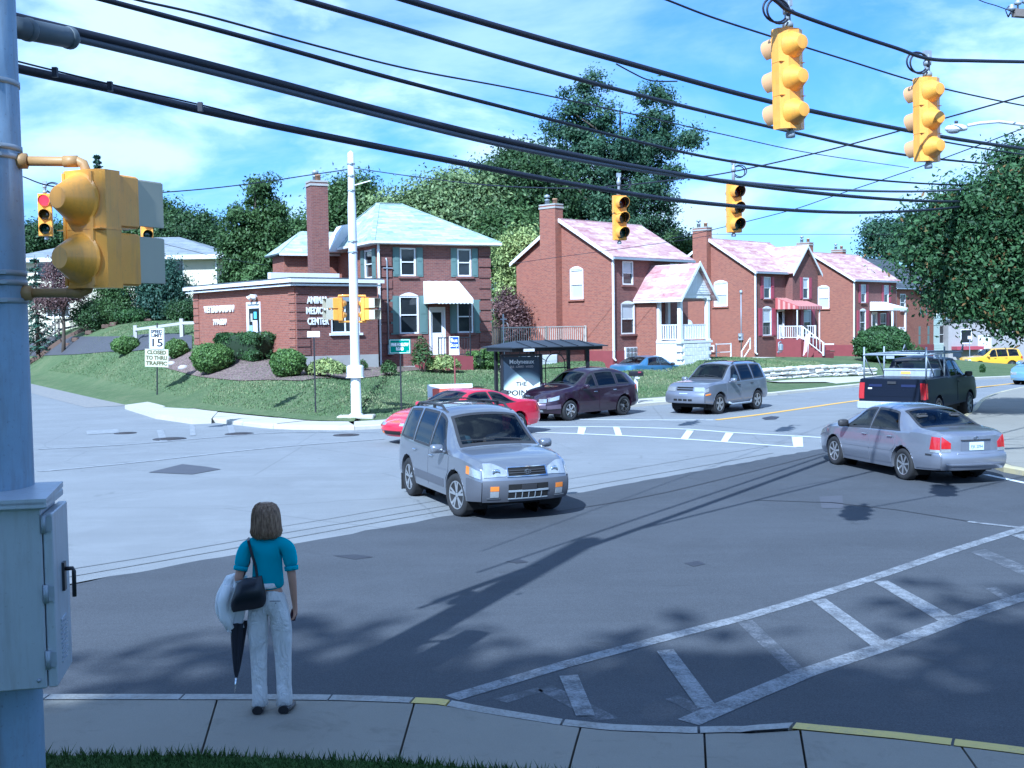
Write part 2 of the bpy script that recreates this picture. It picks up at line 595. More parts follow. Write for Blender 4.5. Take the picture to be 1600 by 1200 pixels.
WALL_A, WALL_B = Vector((11.6, 53.2)), Vector((19.0, 60.4))      # line of the stone retaining wall
CAR_PIT = (7.0, 57.6)
def lawn_h(x, y):
	x, y = np.atleast_1d(np.asarray(x, float)), np.atleast_1d(np.asarray(y, float))
	d = seg_dist(x, y)
	al = (x + y) * .70711
	wl_ = sstep(-3, -8, x)
	h = .15 * sstep(0, .25, d) + .85 * (sstep(1.5, 13, d) * (1 - wl_) + sstep(.9, 5.2, d) * wl_) * (1 - .9 * sstep(76, 96, al))
	q = -.55 * x + .83 * y - 40
	h = h + 2.5 * sstep(-5, 27, q) * sstep(-1, -10, x) * sstep(.5, 7, d)
	h = h + .04 * np.sin(x * 1.3 + y * .7) * sstep(2, 5, d)
	# step up behind the retaining wall
	t = np.array([(WALL_B - WALL_A).normalized().x, (WALL_B - WALL_A).normalized().y])
	s = (x - WALL_A.x) * t[0] + (y - WALL_A.y) * t[1]
	e = -(x - WALL_A.x) * t[1] + (y - WALL_A.y) * t[0]
	L = (WALL_B - WALL_A).length
	band = sstep(-1.2, 1.0, s) * (1 - sstep(L - 1.5, L + 3, s))
	h = h * (1 - band) + band * np.where(e < .12, np.minimum(h, .16), np.maximum(h, .15 + .5 * sstep(.10, .45, e) + .45 * sstep(.5, 8, e)))
	# cut for the sunken driveway beside the porch
	a = ((x - CAR_PIT[0]) + (y - CAR_PIT[1])) * .7071
	b = (-(x - CAR_PIT[0]) + (y - CAR_PIT[1])) * .7071
	pit = sstep(-4.2, -3.0, a) * (1 - sstep(2.8, 3.3, a)) * sstep(-1.5, -1.15, b) * (1 - sstep(2.6, 3.2, b))
	h = h - .95 * pit
	return h + rz(x, y)
def height(x, y):
	return float(lawn_h(x, y)[0]) if inside(x, y)[0] else float(rz(x, y))
def hit(u, v, t0=10.0, t1=260.0):
	d = ray(u, v)
	d = d / d.y
	ys = np.arange(t0, t1, .15)
	X, Z = d.x * ys, CAM_H + d.z * ys
	hh = np.where(inside(X, ys), lawn_h(X, ys), rz(X, ys))
	w = np.nonzero(Z <= hh)[0]
	if not len(w): return Vector((d.x * 90, 90, height(d.x * 90, 90)))
	y = ys[w[0]]
	return Vector((d.x * y, y, float(hh[w[0]])))
# --- materials of the ground
def asphalt_mat(name, c, var, streak, rough=.85, crack=0.0):
	t = NT(name)
	v = t.coord('Object')
	mp = t.new('ShaderNodeMapping')
	mp.inputs['Rotation'].default_value = (0, 0, rad(-46))
	mp.inputs['Scale'].default_value = (.12, 1.6, 1)
	t.to(v, mp.inputs[0])
	base = t.mix(t.ramp(t.noise(v, .32, 8, .62), [(.3, 0.0), (.72, 1.0)]), sc3(c, 1 - var), sc3(c, 1 + var))
	base = t.mix(t.ramp(t.noise(mp.outputs[0], .8, 6, .65), [(.42, 0.0), (.75, streak)]), base, sc3(c, .55))
	grain = t.noise(v, 85, 2, .6)
	base = t.mix(t.ramp(t.noise(v, .75, 6, .7, .5), [(.48, 0.0), (.62, .5)]), base, sc3(c, 1.32))
	base = t.mix(t.ramp(t.noise(mp.outputs[0], 3.5, 4, .7), [(.5, 0.0), (.62, streak * .5)]), base, sc3(c, .7))
	base = t.mix(.6, base, t.mix(t.ramp(grain, [(.35, 0.0), (.65, 1.0)]), sc3(c, .62), sc3(c, 1.4)))
	fl = t.noise(v, 240, 1, .5)
	base = t.mix(t.ramp(fl, [(.62, 0.0), (.68, .35)]), base, sc3(c, 2.2))
	oil = t.ramp(t.noise(v, 1.1, 4, .5, 1.2), [(.66, 0.0), (.76, .45)])
	base = t.mix(oil, base, sc3(c, .45))
	if crack:
		vo = t.new('ShaderNodeTexVoronoi', feature='DISTANCE_TO_EDGE')
		vo.inputs['Scale'].default_value = .22
		mpx = t.mix(.12, v, t.noise(v, 1.2, 4, .6))
		t.to(mpx, vo.inputs['Vector'])
		base = t.mix(t.ramp(vo.outputs[0], [(.001, crack), (.004, 0.0)]), base, sc3(c, .3))
	t.color(base)
	t.set(rough=rough, spec=.3)
	t.bump(grain, .35, .006)
	return t.m
ASPH_OLD = asphalt_mat('old_pale_asphalt', (.22, .228, .238), .26, .6, crack=.3)
ASPH_NEW = asphalt_mat('newer_dark_asphalt', (.072, .077, .088), .34, .8)
def grass_mat(name, c1, c2, c3):
	t = NT(name)
	v = t.coord('Object')
	f = t.mix(.5, t.noise(v, .5, 7, .65), t.noise(v, 3.5, 5, .7))
	c = t.ramp(f, [(.32, c1), (.5, c2), (.72, c3)])
	g = t.noise(v, 26, 3, .7)
	c = t.mix(t.ramp(g, [(.3, .55), (.6, 0.0)]), c, sc3(c1, .45))
	t.color(c)
	t.set(rough=.95, spec=.15)
	t.bump(g, 1.0, .05)
	return t.m
GRASS = grass_mat('mown_grass', (.085, .135, .058), (.14, .19, .088), (.22, .235, .125))
def worn_paint(name, col, under, wear=.5, sc=5.0):
	t = NT(name)
	v = t.coord('Object')
	f = t.mix(.45, t.noise(v, sc, 6, .7), t.noise(v, sc * 9, 3, .7))
	c = t.mix(t.ramp(f, [(wear - .1, 0.0), (wear + .1, 1.0)]), col, under)
	t.color(c)
	t.set(rough=.75)
	return t.m
PAINT_FRESH = worn_paint('road_paint_white', (.66, .68, .70), (.25, .26, .27), .72)
PAINT_WORN = worn_paint('road_paint_worn', (.30, .315, .34), (.085, .09, .10), .5)
PAINT_FAINT = worn_paint('road_paint_faint', (.40, .41, .43), (.215, .225, .24), .44)
PAINT_GHOST = worn_paint('road_paint_ghost', (.22, .23, .26), (.065, .07, .08), .43)
PAINT_YELLOW = worn_paint('road_paint_yellow', (.72, .42, .07), (.3, .25, .15), .74)
def concrete_mat(name, c, stain=.35):
	t = NT(name)
	v = t.coord('Object')
	b = t.mix(t.noise(v, .9, 7, .65), sc3(c, .82), sc3(c, 1.14))
	b = t.mix(t.ramp(t.noise(v, 2.4, 6, .7, .6), [(.55, 0.0), (.75, stain)]), b, sc3(c, .55))
	g = t.noise(v, 120, 2, .6)
	b = t.mix(t.ramp(g, [(.35, .25), (.6, 0.0)]), b, sc3(c, .6))
	t.color(b)
	t.set(rough=.9, spec=.25)
	t.bump(g, .25, .004)
	return t.m
CONC = concrete_mat('shaded_concrete', (.285, .27, .235), .65)  # darker concrete copy, foreground shade put into its colour
CONC_FAR = concrete_mat('sunny_concrete', (.52, .49, .42), .2)  # paler copy of the concrete for sunlit ground
KERB_WHITE = worn_paint('kerb_white_paint', (.38, .38, .37), (.23, .22, .20), .52, 4)
KERB_YELLOW = worn_paint('kerb_yellow_paint', (.62, .50, .16), (.35, .31, .22), .62, 4)
def sheet(name, rows, m, kind='structure'):
	mb = MB()
	mb.smooth = True
	mb.grid(rows)
	return props(mb.build(name, m), kind=kind)
# base terrain to the horizon
rows = []
for r in (0, 15, 40, 80, 120, 180, 300, 600, 1200, 2500):
	rows.append([(20 + r * math.cos(a), 50 + r * math.sin(a), min(-.5, float(rz(20 + r * math.cos(a), 50 + r * math.sin(a))) - .5)) for a in np.linspace(0, 2 * PI, 49)])
sheet('ground', rows, GRASS)
xs, ys = np.arange(-72, 132, 4.0), np.arange(-8, 160, 4.0)
sheet('road', [[(x, y, float(rz(x, y))) for x in xs] for y in ys], ASPH_OLD)
bA, bB = Vector(g2(100, 915)), Vector(g2(1290, 700))
bd = (bB - bA).normalized()
def strip_between(name, A, B, m, n=12, z=.004):
	"""A,B: 2D polylines of the same count"""
	mb = MB()
	rows = []
	for L in (A, B):
		rows.append([(p[0], p[1], float(rz(p[0], p[1])) + z) for p in L])
	mb.grid(rows)
	return props(mb.build(name, m), kind='structure')
farE = [bA - bd * 30 + bd * (i * 4.6) for i in range(7)] + [bA + bd * (i * (bB - bA).length / 60) + Vector((-bd.y, bd.x)) * random.Random(i).uniform(-.05, .05) for i in range(1, 61)] + [Vector(g2(1345, 694)), Vector(g2(1440, 690)), Vector(g2(1560, 694)), Vector(g2(1680, 700))]
nearE = [Vector((-28 + i * 50 / (len(farE) - 1), -6)) for i in range(len(farE))]
strip_between('dark_asphalt', nearE, farE, ASPH_NEW)
# long seams and grooves beside the join of the two surfaces
nrm = Vector((-bd.y, bd.x))
mb = MB()
random.seed(4)
for off, w, a, b in ((.4, .04, -2, 17), (.8, .03, -6, 9), (1.3, .025, 4, 19)):
	pts = []
	for k in range(17):
		s = a + (b - a) * k / 16
		pts.append(bA + bd * s + nrm * (off + random.uniform(-.03, .03)))
	mb.grid([[(p.x, p.y, .0075) for p in pts], [(p.x + nrm.x * w, p.y + nrm.y * w, .0075) for p in pts]])
props(mb.build('road_seam', mat('seam_tar', (.19, .197, .205), .8, var=.3)), kind='structure')
def mark(name, polys, m, z=.0085):
	mb = MB()
	for P in polys:
		Q = [gr(u, v, z) for u, v in P]
		mb.add(Q, [tuple(range(len(Q)))])
	return props(mb.build(name, m), kind='structure')
def line_poly(pts, w):
	"""a painted line of real width w along pixel points -> list of ground quads"""
	L = [gr(*p, .0085) for p in pts]
	return L
def mark_line(name, lines, m, w, z=.0085):
	mb = MB()
	for pts in lines:
		L = [Vector(gr(*p)[:2]) for p in pts]
		L = smooth_line(L, .7) if len(L) > 2 else [L[0].lerp(L[1], k / 8) for k in range(9)]
		A, B = offset_line(L, w / 2), offset_line(L, -w / 2)
		mb.grid([[(p.x, p.y, float(rz(p.x, p.y)) + z) for p in A], [(p.x, p.y, float(rz(p.x, p.y)) + z) for p in B]])
	return props(mb.build(name, m), kind='structure')
# far crosswalk, stop line, centre line
mark_line('crosswalk_line', [[(795, 668), (905, 667), (965, 667.5), (1075, 671), (1140, 676), (1250, 682), (1300, 685)],
							 [(795, 675), (905, 678), (1065, 686), (1135, 691), (1245, 699)]], PAINT_FRESH, .16)
mark('crosswalk_bar', [[(904, 667), (916, 668), (912, 679), (902, 678)], [(958, 667), (968, 668), (972, 680), (962, 680)],
					   [(1073, 672), (1084, 673), (1074, 687), (1063, 686)], [(1134, 676), (1146, 677), (1136, 691), (1126, 690)],
					   [(1237, 682), (1254, 683), (1255, 698), (1240, 698)]], PAINT_FRESH, .0095)
mark_line('stop_line', [[(850, 655), (1000, 656.5), (1118, 656.5)]], PAINT_FRESH, .18)
mark_line('centre_line', [[(1118, 656.5), (1180, 649), (1250, 639), (1330, 627.5), (1440, 614), (1530, 605), (1600, 597.5), (1700, 588)]], PAINT_YELLOW, .22)
# faint left crosswalk
mark_line('faint_crosswalk_line', [[(60, 702), (180, 696), (330, 684), (440, 676), (600, 676)], [(60, 737), (200, 724), (420, 700), (600, 686)]], PAINT_FAINT, .2)
mark('faint_crosswalk_bar', [[(296, 664), (304, 664), (306, 680), (297, 681)], [(354, 662), (364, 663), (368, 676), (358, 677)], [(135, 673), (185, 670), (186, 676), (136, 679)], [(245, 672), (255, 671), (262, 690), (250, 691)]], PAINT_FAINT, .0095)
# near crosswalk
mark_line('near_crosswalk_line', [[(706, 1092), (880, 1040), (1030, 1000), (1165, 965), (1360, 905), (1480, 864), (1600, 826), (1680, 800), (1800, 766)]], PAINT_WORN, .17)
mark_line('near_crosswalk_edge_line', [[(1075, 1130), (1180, 1085), (1260, 1052), (1380, 1012), (1500, 967), (1610, 930), (1700, 905), (1900, 845)]], PAINT_WORN, .2)
mark('near_crosswalk_bar', [[(874, 1056), (903, 1054), (930, 1118), (900, 1118)], [(1026, 1017), (1052, 1014), (1120, 1104), (1090, 1106)],
							[(1268, 938), (1290, 935), (1392, 1008), (1368, 1014)], [(1365, 909), (1387, 907), (1500, 968), (1478, 977)],
							[(1580, 836), (1600, 834), (1680, 862), (1660, 868)]], PAINT_WORN, .0095)
mark('ghost_bar', [[(1152, 972), (1175, 968), (1262, 1050), (1240, 1056)], [(1515, 862), (1540, 858), (1620, 892), (1600, 899)], [(1540, 920), (1556, 916), (1590, 938), (1575, 942)], [(840, 1078), (862, 1070), (968, 1122), (930, 1126)], [(770, 1092), (840, 1074), (850, 1080), (792, 1098)], [(1040, 1092), (1060, 1086), (1115, 1112), (1100, 1122)]], PAINT_GHOST, .0058)
mark_line('near_stop_line', [[(1512, 816), (1600, 826), (1680, 838)]], PAINT_WORN, .12, .0105)
mark_line('edge_line', [[(1540, 742), (1610, 757), (1690, 775)]], PAINT_FRESH, .12)
mark_line('tar_joint', [[(1180, 782), (1300, 786), (1400, 797), (1512, 815)], [(870, 800), (1040, 770), (1290, 708)]], mat('seam_dark', (.03, .032, .04), .8), .06)
# repairs and manholes on the road
mark('asphalt_patch', [[(232, 738), (285, 725), (322, 729), (345, 733), (300, 741)], [(1280, 776), (1316, 774), (1318, 794), (1284, 794)]], mat('patch_asphalt', (.075, .078, .095), .85, var=.2))
mark('oil_stain', [[(1190, 653), (1205, 650), (1218, 651), (1212, 655), (1196, 656)], [(520, 868), (556, 866), (584, 870), (555, 874)], [(790, 877), (812, 874), (826, 878), (808, 880)], [(1070, 880), (1090, 876), (1102, 881), (1084, 885)]], mat('oil_dark', (.035, .036, .045), .6, var=.2))
mh = mat('cast_iron_cover', (.07, .065, .07), .6, .5, var=.3, bump=.5, bscale=30)
for i, (u, v, r, lab) in enumerate(((265, 686, .42, 'round iron manhole cover in the pale road, nearest the corner apron'), (374, 678, .38, 'round iron manhole cover near the middle of the faint crosswalk'), (196, 677, .3, 'small dark iron cover, leftmost of those in the pale road'), (541, 680, .34, 'round iron cover in the pale road before the white pole'))):
	p = gr(u, v)
	m_ = MB()
	m_.lathe([(0.0001, .012), (r * .92, .012), (r * .93, .006), (r, .006), (r * 1.06, .013), (r * 1.1, 0.002)], 24)
	m_.box((0, 0, .016), (r * 1.2, .03, .006)).box((0, .12, .016), (r, .03, .006)).box((0, -.12, .016), (r, .03, .006))
	props(m_.build('manhole_cover', mh, loc=p), lab, 'manhole cover', 'iron covers in the road')
# --- the far block: kerb, sidewalk, lawn
def kerb_run(name, L, w, m, piece, zf, top=.13, skip=None):
	root = MB()
	run = []
	acc, i0 = 0.0, 0
	pieces = []
	for i in range(1, len(L)):
		acc += (L[i] - L[i - 1]).length
		if acc >= piece or i == len(L) - 1:
			pieces.append((i0, i))
			i0, acc = i, 0.0
	O = offset_line(L, w)
	objs = []
	for a, b in pieces:
		mb = MB()
		A, B = [L[k] for k in range(a, b + 1)], [O[k] for k in range(a, b + 1)]
		t = (A[-1] - A[0]).normalized() * .008
		A[0], B[0], A[-1], B[-1] = A[0] + t, B[0] + t, A[-1] - t, B[-1] - t
		bev = .03
		r0, r1, r2, r3, r4 = [], [], [], [], []
		for p, q in zip(A, B):
			z = zf(p.x, p.y)
			e = (q - p).normalized() * bev
			r0.append((p.x, p.y, z - .1)); r1.append((p.x, p.y, z + top - bev)); r2.append((p.x + e.x, p.y + e.y, z + top)); r3.append((q.x, q.y, z + top)); r4.append((q.x, q.y, z - .1))
		mb.grid([r0, r1, r2, r3, r4])
		n = len(A)
		mb.add([r[0] for r in (r0, r1, r2, r3, r4)], [(0, 1, 2, 3, 4)])
		mb.add([r[-1] for r in (r0, r1, r2, r3, r4)], [(4, 3, 2, 1, 0)])
		objs.append(mb.mesh('kerbstone', m))
	root = bpy.data.objects.new(name, None)
	C.objects.link(root)
	props(root, kind='structure')
	for me in objs: link('kerbstone', me, root)
	return root
def cut(L, a, b):
	"""part of a polyline whose px is visible: indices by nearest to points a,b"""
	ia = min(range(len(L)), key=lambda i: (L[i] - a).length)
	ib = min(range(len(L)), key=lambda i: (L[i] - b).length)
	return L[ia:ib + 1]
K1 = cut(K_FAR, Vector(g2(241, 648.5)), Vector((34, 70)))
kerb_run('kerb', K1, .17, CONC_FAR, 2.4, lambda x, y: float(rz(x, y)))
# sidewalk slabs of the far corner
SW_IN, SW_W = .18, 1.25
S0, S1 = offset_line(K1, SW_IN), offset_line(K1, SW_IN + SW_W)
sw = props(bpy.data.objects.new('sidewalk', None), kind='structure')
C.objects.link(sw)
i = 0
while i < len(S0) - 3:
	j = min(i + 3, len(S0) - 1)
	if .5 * (S0[i].x + S0[i].y) < 26.5:
		mb = MB()
		A, B = [S0[k].copy() for k in range(i, j + 1)], [S1[k].copy() for k in range(i, j + 1)]
		for Q in (A, B):
			t = (Q[-1] - Q[0]).normalized() * .012
			Q[0] += t
			Q[-1] -= t
		dz = .142 + random.uniform(-.006, .006)
		mb.grid([[(p.x, p.y, float(rz(p.x, p.y)) + z) for p in Q] for Q, z in ((A, -.05), (A, dz), (B, dz), (B, -.05))])
		link('slab', mb.mesh('slab', CONC_FAR), sw)
	i = j
# wide concrete apron at the corner
ap = [(195, 633.5), (263, 624), (300, 633), (340, 644), (330, 655), (300, 656), (243, 648)]
mb = MB()
P = [gz(u, v, .14) for u, v in ap]
mb.prism(P, (0, 0, -.2), (0, 0, .02))
props(mb.build('corner_apron', CONC_FAR), kind='structure')
# pale edge strip of the side road
mb = MB()
SL = cut(K_FAR, Vector((-45, 94)), Vector(g2(195, 634)))
A, B = offset_line(SL, -1.5), offset_line(SL, .1)
mb.grid([[(p.x, p.y, .006) for p in A], [(p.x, p.y, .012) for p in B]])
props(mb.build('gutter', worn_paint('gutter_dust', (.30, .28, .25), (.2, .2, .21), .5)), kind='structure')
# lawn over the whole block
G0 = offset_line(K_FAR, 0.0)
idx = [k for k in range(len(K_FAR)) if True]
i_a = min(range(len(K_FAR)), key=lambda i: (K_FAR[i] - Vector(g2(241, 648.5))).length)
bl = []
for k, p in enumerate(K_FAR):
	w = SW_IN + SW_W if k >= i_a else .02
	if k >= i_a and .5 * (p.x + p.y) > 26.5: w = .18
	t = (K_FAR[min(k + 1, len(K_FAR) - 1)] - K_FAR[max(k - 1, 0)]).normalized()
	bl.append(p + Vector((-t.y, t.x)) * w)
hub0, hub1 = Vector((-70, 190)), Vector((90, 230))
rows = []
vv = np.concatenate([np.linspace(0, .06, 9)[:-1], np.linspace(.06, .22, 60)[:-1], np.linspace(.22, 1, 40)])
NB = len(bl)
bX = np.array([[p.x, p.y] for p in bl])
hX = np.array([[hub0.lerp(hub1, k / (NB - 1)).x, hub0.lerp(hub1, k / (NB - 1)).y] for k in range(NB)])
for v in vv:
	Q = bX * (1 - v) + hX * v
	hh = lawn_h(Q[:, 0], Q[:, 1]) - (.012 if v == 0 else 0)
	rows.append([(a, b, c) for (a, b), c in zip(Q, hh)])
sheet('lawn', rows, GRASS)
LAWN_TUFTS = True
def drape(name, lo, hi, m, n=24, k=6, off=.035, kind='structure'):
	"""strip between two pixel polylines, laid on the terrain"""
	def res(pts):
		P = [Vector(hit(*p)[:2]) for p in pts]
		d = [0]
		for a, b in zip(P, P[1:]): d.append(d[-1] + (b - a).length)
		out = []
		for i in range(n + 1):
			t = d[-1] * i / n
			j = max(0, min(len(P) - 2, next((q for q in range(len(d) - 1) if d[q + 1] >= t), len(P) - 2)))
			f = (t - d[j]) / max(1e-6, d[j + 1] - d[j])
			out.append(P[j].lerp(P[j + 1], f))
		return out
	A, B = res(lo), res(hi)
	rows = []
	for q in range(k + 1):
		R = [a.lerp(b, q / k) for a, b in zip(A, B)]
		rows.append([(p.x, p.y, height(p.x, p.y) + off) for p in R])
	return sheet(name, rows, m, kind)
def mulch_mat():
	t = NT('mulch')
	v = t.coord('Object')
	vo = t.new('ShaderNodeTexVoronoi')
	vo.inputs['Scale'].default_value = 9
	t.to(v, vo.inputs['Vector'])
	c = t.mix(t.noise(v, 1.2, 6, .7), (.12, .075, .065), (.30, .22, .20))
	c = t.mix(t.ramp(vo.outputs['Distance'], [(.2, .7), (.6, 0.0)]), c, (.06, .04, .038))
	t.color(c)
	t.set(rough=.95)
	t.bump(vo.outputs['Distance'], 1.0, .06)
	return t.m
MULCH = mulch_mat()
drape('mulch_bed', [(228, 567), (262, 577), (310, 590), (380, 597), (470, 597), (560, 592), (600, 588), (660, 578)], [(240, 558), (300, 552), (360, 545), (420, 552), (470, 568), (530, 572), (600, 572), (660, 566)], MULCH, 40, 8)
drape('house_bed', [(655, 580), (720, 574), (785, 570)], [(655, 568), (720, 563), (785, 561)], MULCH, 16, 4)
# parking lot behind the side lawn
drape('parking_lot', [(40, 558), (120, 555), (200, 551.5), (300, 548)], [(40, 526), (120, 527), (200, 527), (300, 526)], asphalt_mat('lot_asphalt', (.075, .075, .085), .2, .3), 30, 10, .05)
# concrete pad in front of the stone wall
t_w = (WALL_B - WALL_A).normalized()
n_w = Vector((-t_w.y, t_w.x))
mb = MB()
rows = []
for e in (-4.1, -4.05, -2.6, -1.2, -.28):
	rows.append([((WALL_A + t_w * s + n_w * e).x, (WALL_A + t_w * s + n_w * e).y, height(*(WALL_A + t_w * s + n_w * e)) + (.05 if e > -4.07 else -.2)) for s in np.linspace(-.2 if e > -2 else 1.4, 13, 14)])
mb.grid(rows)
props(mb.build('driveway', CONC_FAR), kind='structure')
# --- the near corner: kerb, slabs, grass
npx = [(-260, 1083, .15), (70, 1083, .15), (290, 1083, .15), (520, 1084, .15), (690, 1090, .15), (760, 1103, .11), (880, 1122, .045), (960, 1130, .03), (1080, 1134, .03), (1160, 1133, .05), (1240, 1127, .13), (1400, 1142, .15), (1600, 1166, .15), (1760, 1190, .15)]
NKP = [gz(u, v, z) for u, v, z in npx]
NK = smooth_line([(p.x, p.y) for p in NKP], .12)
def nz(x):
	return float(np.interp(x, [p.x for p in NKP], [p[2] for p in npx]))
nk = props(bpy.data.objects.new('near_kerb', None), kind='structure')
C.objects.link(nk)
def near_kerb_piece(xa, xb, m):
	def on(x):
		k = next((i for i in range(1, len(NK)) if NK[i].x >= x), len(NK) - 1)
		return NK[k - 1].lerp(NK[k], (x - NK[k - 1].x) / max(1e-6, NK[k].x - NK[k - 1].x))
	L = [on(xa)] + [p for p in NK if xa + .01 < p.x < xb - .01] + [on(xb)]
	I = offset_line(L, -.15)
	mb = MB()
	r = [[], [], [], []]
	for p, q in zip(L, I):
		z = nz(p.x)
		r[0].append((p.x, p.y + .01, -.1)); r[1].append((p.x, p.y, z - .02)); r[2].append((p.x, p.y - .02, z)); r[3].append((q.x, q.y, z))
	mb.grid(r)
	mb.add([k[0] for k in r] + [(r[3][0][0], r[3][0][1], -.1)], [(0, 1, 2, 3, 4)])
	mb.add([k[-1] for k in r] + [(r[3][-1][0], r[3][-1][1], -.1)], [(4, 3, 2, 1, 0)])
	link('kerbstone', mb.mesh('kerbstone', m), nk)
def xk(u): return float(np.interp(u, [p[0] for p in npx], [q.x for q in NKP]))
for a, b, m in ((-250, 80, KERB_WHITE), (81, 289, KERB_WHITE), (290, 519, KERB_WHITE), (520, 648, KERB_WHITE), (649, 704, KERB_YELLOW), (705, 880, KERB_WHITE), (882, 1090, KERB_WHITE), (1092, 1240, KERB_WHITE), (1242, 1490, KERB_YELLOW), (1492, 1750, KERB_YELLOW)):
	near_kerb_piece(xk(a) + .006, xk(b) - .006, m)
ns = props(bpy.data.objects.new('near_sidewalk', None), kind='structure')
C.objects.link(ns)
joints = [(-250, -300), (20, -40), (347, 303), (650, 620), (905, 885), (1095, 1090), (1241, 1236), (1490, 1494), (1740, 1760)]
bpx = [(-300, 1183), (70, 1181), (300, 1180), (620, 1191), (760, 1201), (900, 1212), (1240, 1240), (1600, 1290), (1760, 1310)]
BK = [gz(u, v, .15) for u, v in bpx]
def yb(x): return float(np.interp(x, [p.x for p in BK], [p.y for p in BK]))
NI = offset_line(NK, -.158)
def yk(x): return float(np.interp(x, [p.x for p in NI], [p.y for p in NI]))
for (a0, a1), (b0, b1) in zip(joints, joints[1:]):
	f0, f1 = xk(a0) + .008, xk(b0) - .008
	g0, g1 = gz(a1, 1195, .15).x + .008, gz(b1, 1195, .15).x - .008
	n = 8
	top = []
	for q in range(5):
		r = []
		for k in range(n + 1):
			xf, xb = f0 + (f1 - f0) * k / n, g0 + (g1 - g0) * k / n
			pf, pb = Vector((xf, yk(xf), nz(xf) - .004)), Vector((xb, yb(xb), .15))
			t = q / 4
			p = pf.lerp(pb, t)
			p.z = pb.z + (pf.z - pb.z) * (1 - t) ** 1.3
			r.append(tuple(p))
		top.append(r)
	mb = MB()
	low = lambda r: [(x, y, z - .12) for x, y, z in r]
	mb.grid([low(top[0])] + top + [low(top[-1])])
	mb.grid([[(x, y, z - .12) for x, y, z in [r[0] for r in top]], [r[0] for r in top]])
	mb.grid([[r[-1] for r in top], [(x, y, z - .12) for x, y, z in [r[-1] for r in top]]])
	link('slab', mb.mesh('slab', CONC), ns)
# joint bed under the slabs and the near grass verge
mb = MB()
xsn = np.linspace(-6, 6, 25)
mb.grid([[(x, yk(x) + .02, nz(x) - .05) for x in xsn], [(x, yb(x), .10) for x in xsn]])
props(mb.build('joint_sand', mat('joint_dirt', (.05, .045, .04), .95)), kind='structure')
mb = MB()
mb.grid([[(x, yb(x) - .01, .155) for x in xsn], [(x, yb(x) - .5, .19) for x in xsn], [(x, yb(x) - 4, .3) for x in xsn], [(x * 3, -8, .3) for x in xsn], [(x * 8, -60, .3) for x in xsn]])
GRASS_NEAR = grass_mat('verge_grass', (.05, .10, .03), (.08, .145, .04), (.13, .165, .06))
props(mb.build('near_verge', GRASS_NEAR), kind='structure')
def blades(name, pts, m, h0=.03, h1=.085, seed=1):
	rng = np.random.default_rng(seed)
	P = np.asarray(pts, float)
	n = len(P)
	a = rng.uniform(0, 2 * PI, n)
	w = rng.uniform(.004, .009, n)
	h = rng.uniform(h0, h1, n)
	lean = rng.uniform(-.06, .06, (n, 2)) * (h / .1)[:, None]
	dx = np.stack([np.cos(a) * w, np.sin(a) * w, np.zeros(n)], 1)
	tip = P + np.stack([lean[:, 0], lean[:, 1], h], 1)
	V = np.stack([P - dx, P + dx, tip], 1).reshape(-1, 3)
	return props(link(name, np_mesh(name, V, np.arange(3 * n).reshape(-1, 3), m)), kind='stuff')
def np_mesh(name, V, F, m, tint=None, smooth=False):
	me = bpy.data.meshes.new(name)
	k = F.shape[1]
	me.vertices.add(len(V))
	me.vertices.foreach_set('co', V.astype(np.float32).ravel())
	me.loops.add(F.size)
	me.loops.foreach_set('vertex_index', F.astype(np.int32).ravel())
	me.polygons.add(len(F))
	me.polygons.foreach_set('loop_start', np.arange(0, F.size, k, dtype=np.int32))
	if tint is not None:
		at_ = me.attributes.new('tint', 'FLOAT', 'FACE')
		at_.data.foreach_set('value', tint.astype(np.float32))
	if smooth: me.polygons.foreach_set('use_smooth', np.ones(len(F), bool))
	me.materials.append(m)
	me.update()
	me.validate()
	return me
rng = np.random.default_rng(5)
def tufts(name, n, box, m, seed):
	r_ = np.random.default_rng(seed)
	x, y = r_.uniform(box[0], box[1], n), r_.uniform(box[2], box[3], n)
	k = inside(x, y) & (seg_dist(x, y) > 1.9) & (y < np.where(x < -4, 72, 62 + .3 * x)) & (np.abs(x) < .5 * y)
	e = -(x - WALL_A.x) * t_w0[1] + (y - WALL_A.y) * t_w0[0]
	k &= ~((e > -4.2) & (e < .5) & (x + y > 60))
	x, y = x[k], y[k]
	n = len(x)
	P = np.stack([x, y, lawn_h(x, y) - .01], 1)
	a, w, h = r_.uniform(0, 2 * PI, n), r_.uniform(.012, .035, n), r_.uniform(.03, .085, n)
	dx = np.stack([np.cos(a) * w, np.sin(a) * w, np.zeros(n)], 1)
	tip = P + np.stack([r_.normal(0, .03, n), r_.normal(0, .03, n), h], 1)
	V = np.stack([P - dx, P + dx, tip], 1).reshape(-1, 3)
	T = np.clip(.5 + .3 * np.sin(x * .9 + 1.3 * np.sin(y * .6)) * np.cos(y * .8) + r_.normal(0, .22, n), 0, 1)
	return props(link(name, np_mesh(name, V, np.arange(3 * n).reshape(-1, 3), m, T)), kind='stuff')
t_w0 = tuple((WALL_B - WALL_A).normalized())
def tuft_mat():
	t = NT('lawn_blades')
	a = t.new('ShaderNodeAttribute')
	a.attribute_name = 'tint'
	t.color(t.ramp(a.outputs['Fac'], [(0.0, (.07, .13, .05)), (.55, (.14, .20, .085)), (1.0, (.27, .27, .15))]))
	t.set(rough=.8, spec=.2)
	return t.m
tufts('lawn_grass', 300000, (-31, 18, 36, 72), tuft_mat(), 3)
bx = rng.uniform(-4.2, 3.2, 26000)
byy = np.array([yb(x) for x in bx]) - rng.power(1.2, 26000) * .9 + .02
blades('grass', np.stack([bx, byy, np.full(26000, .15)], 1), GRASS_NEAR)
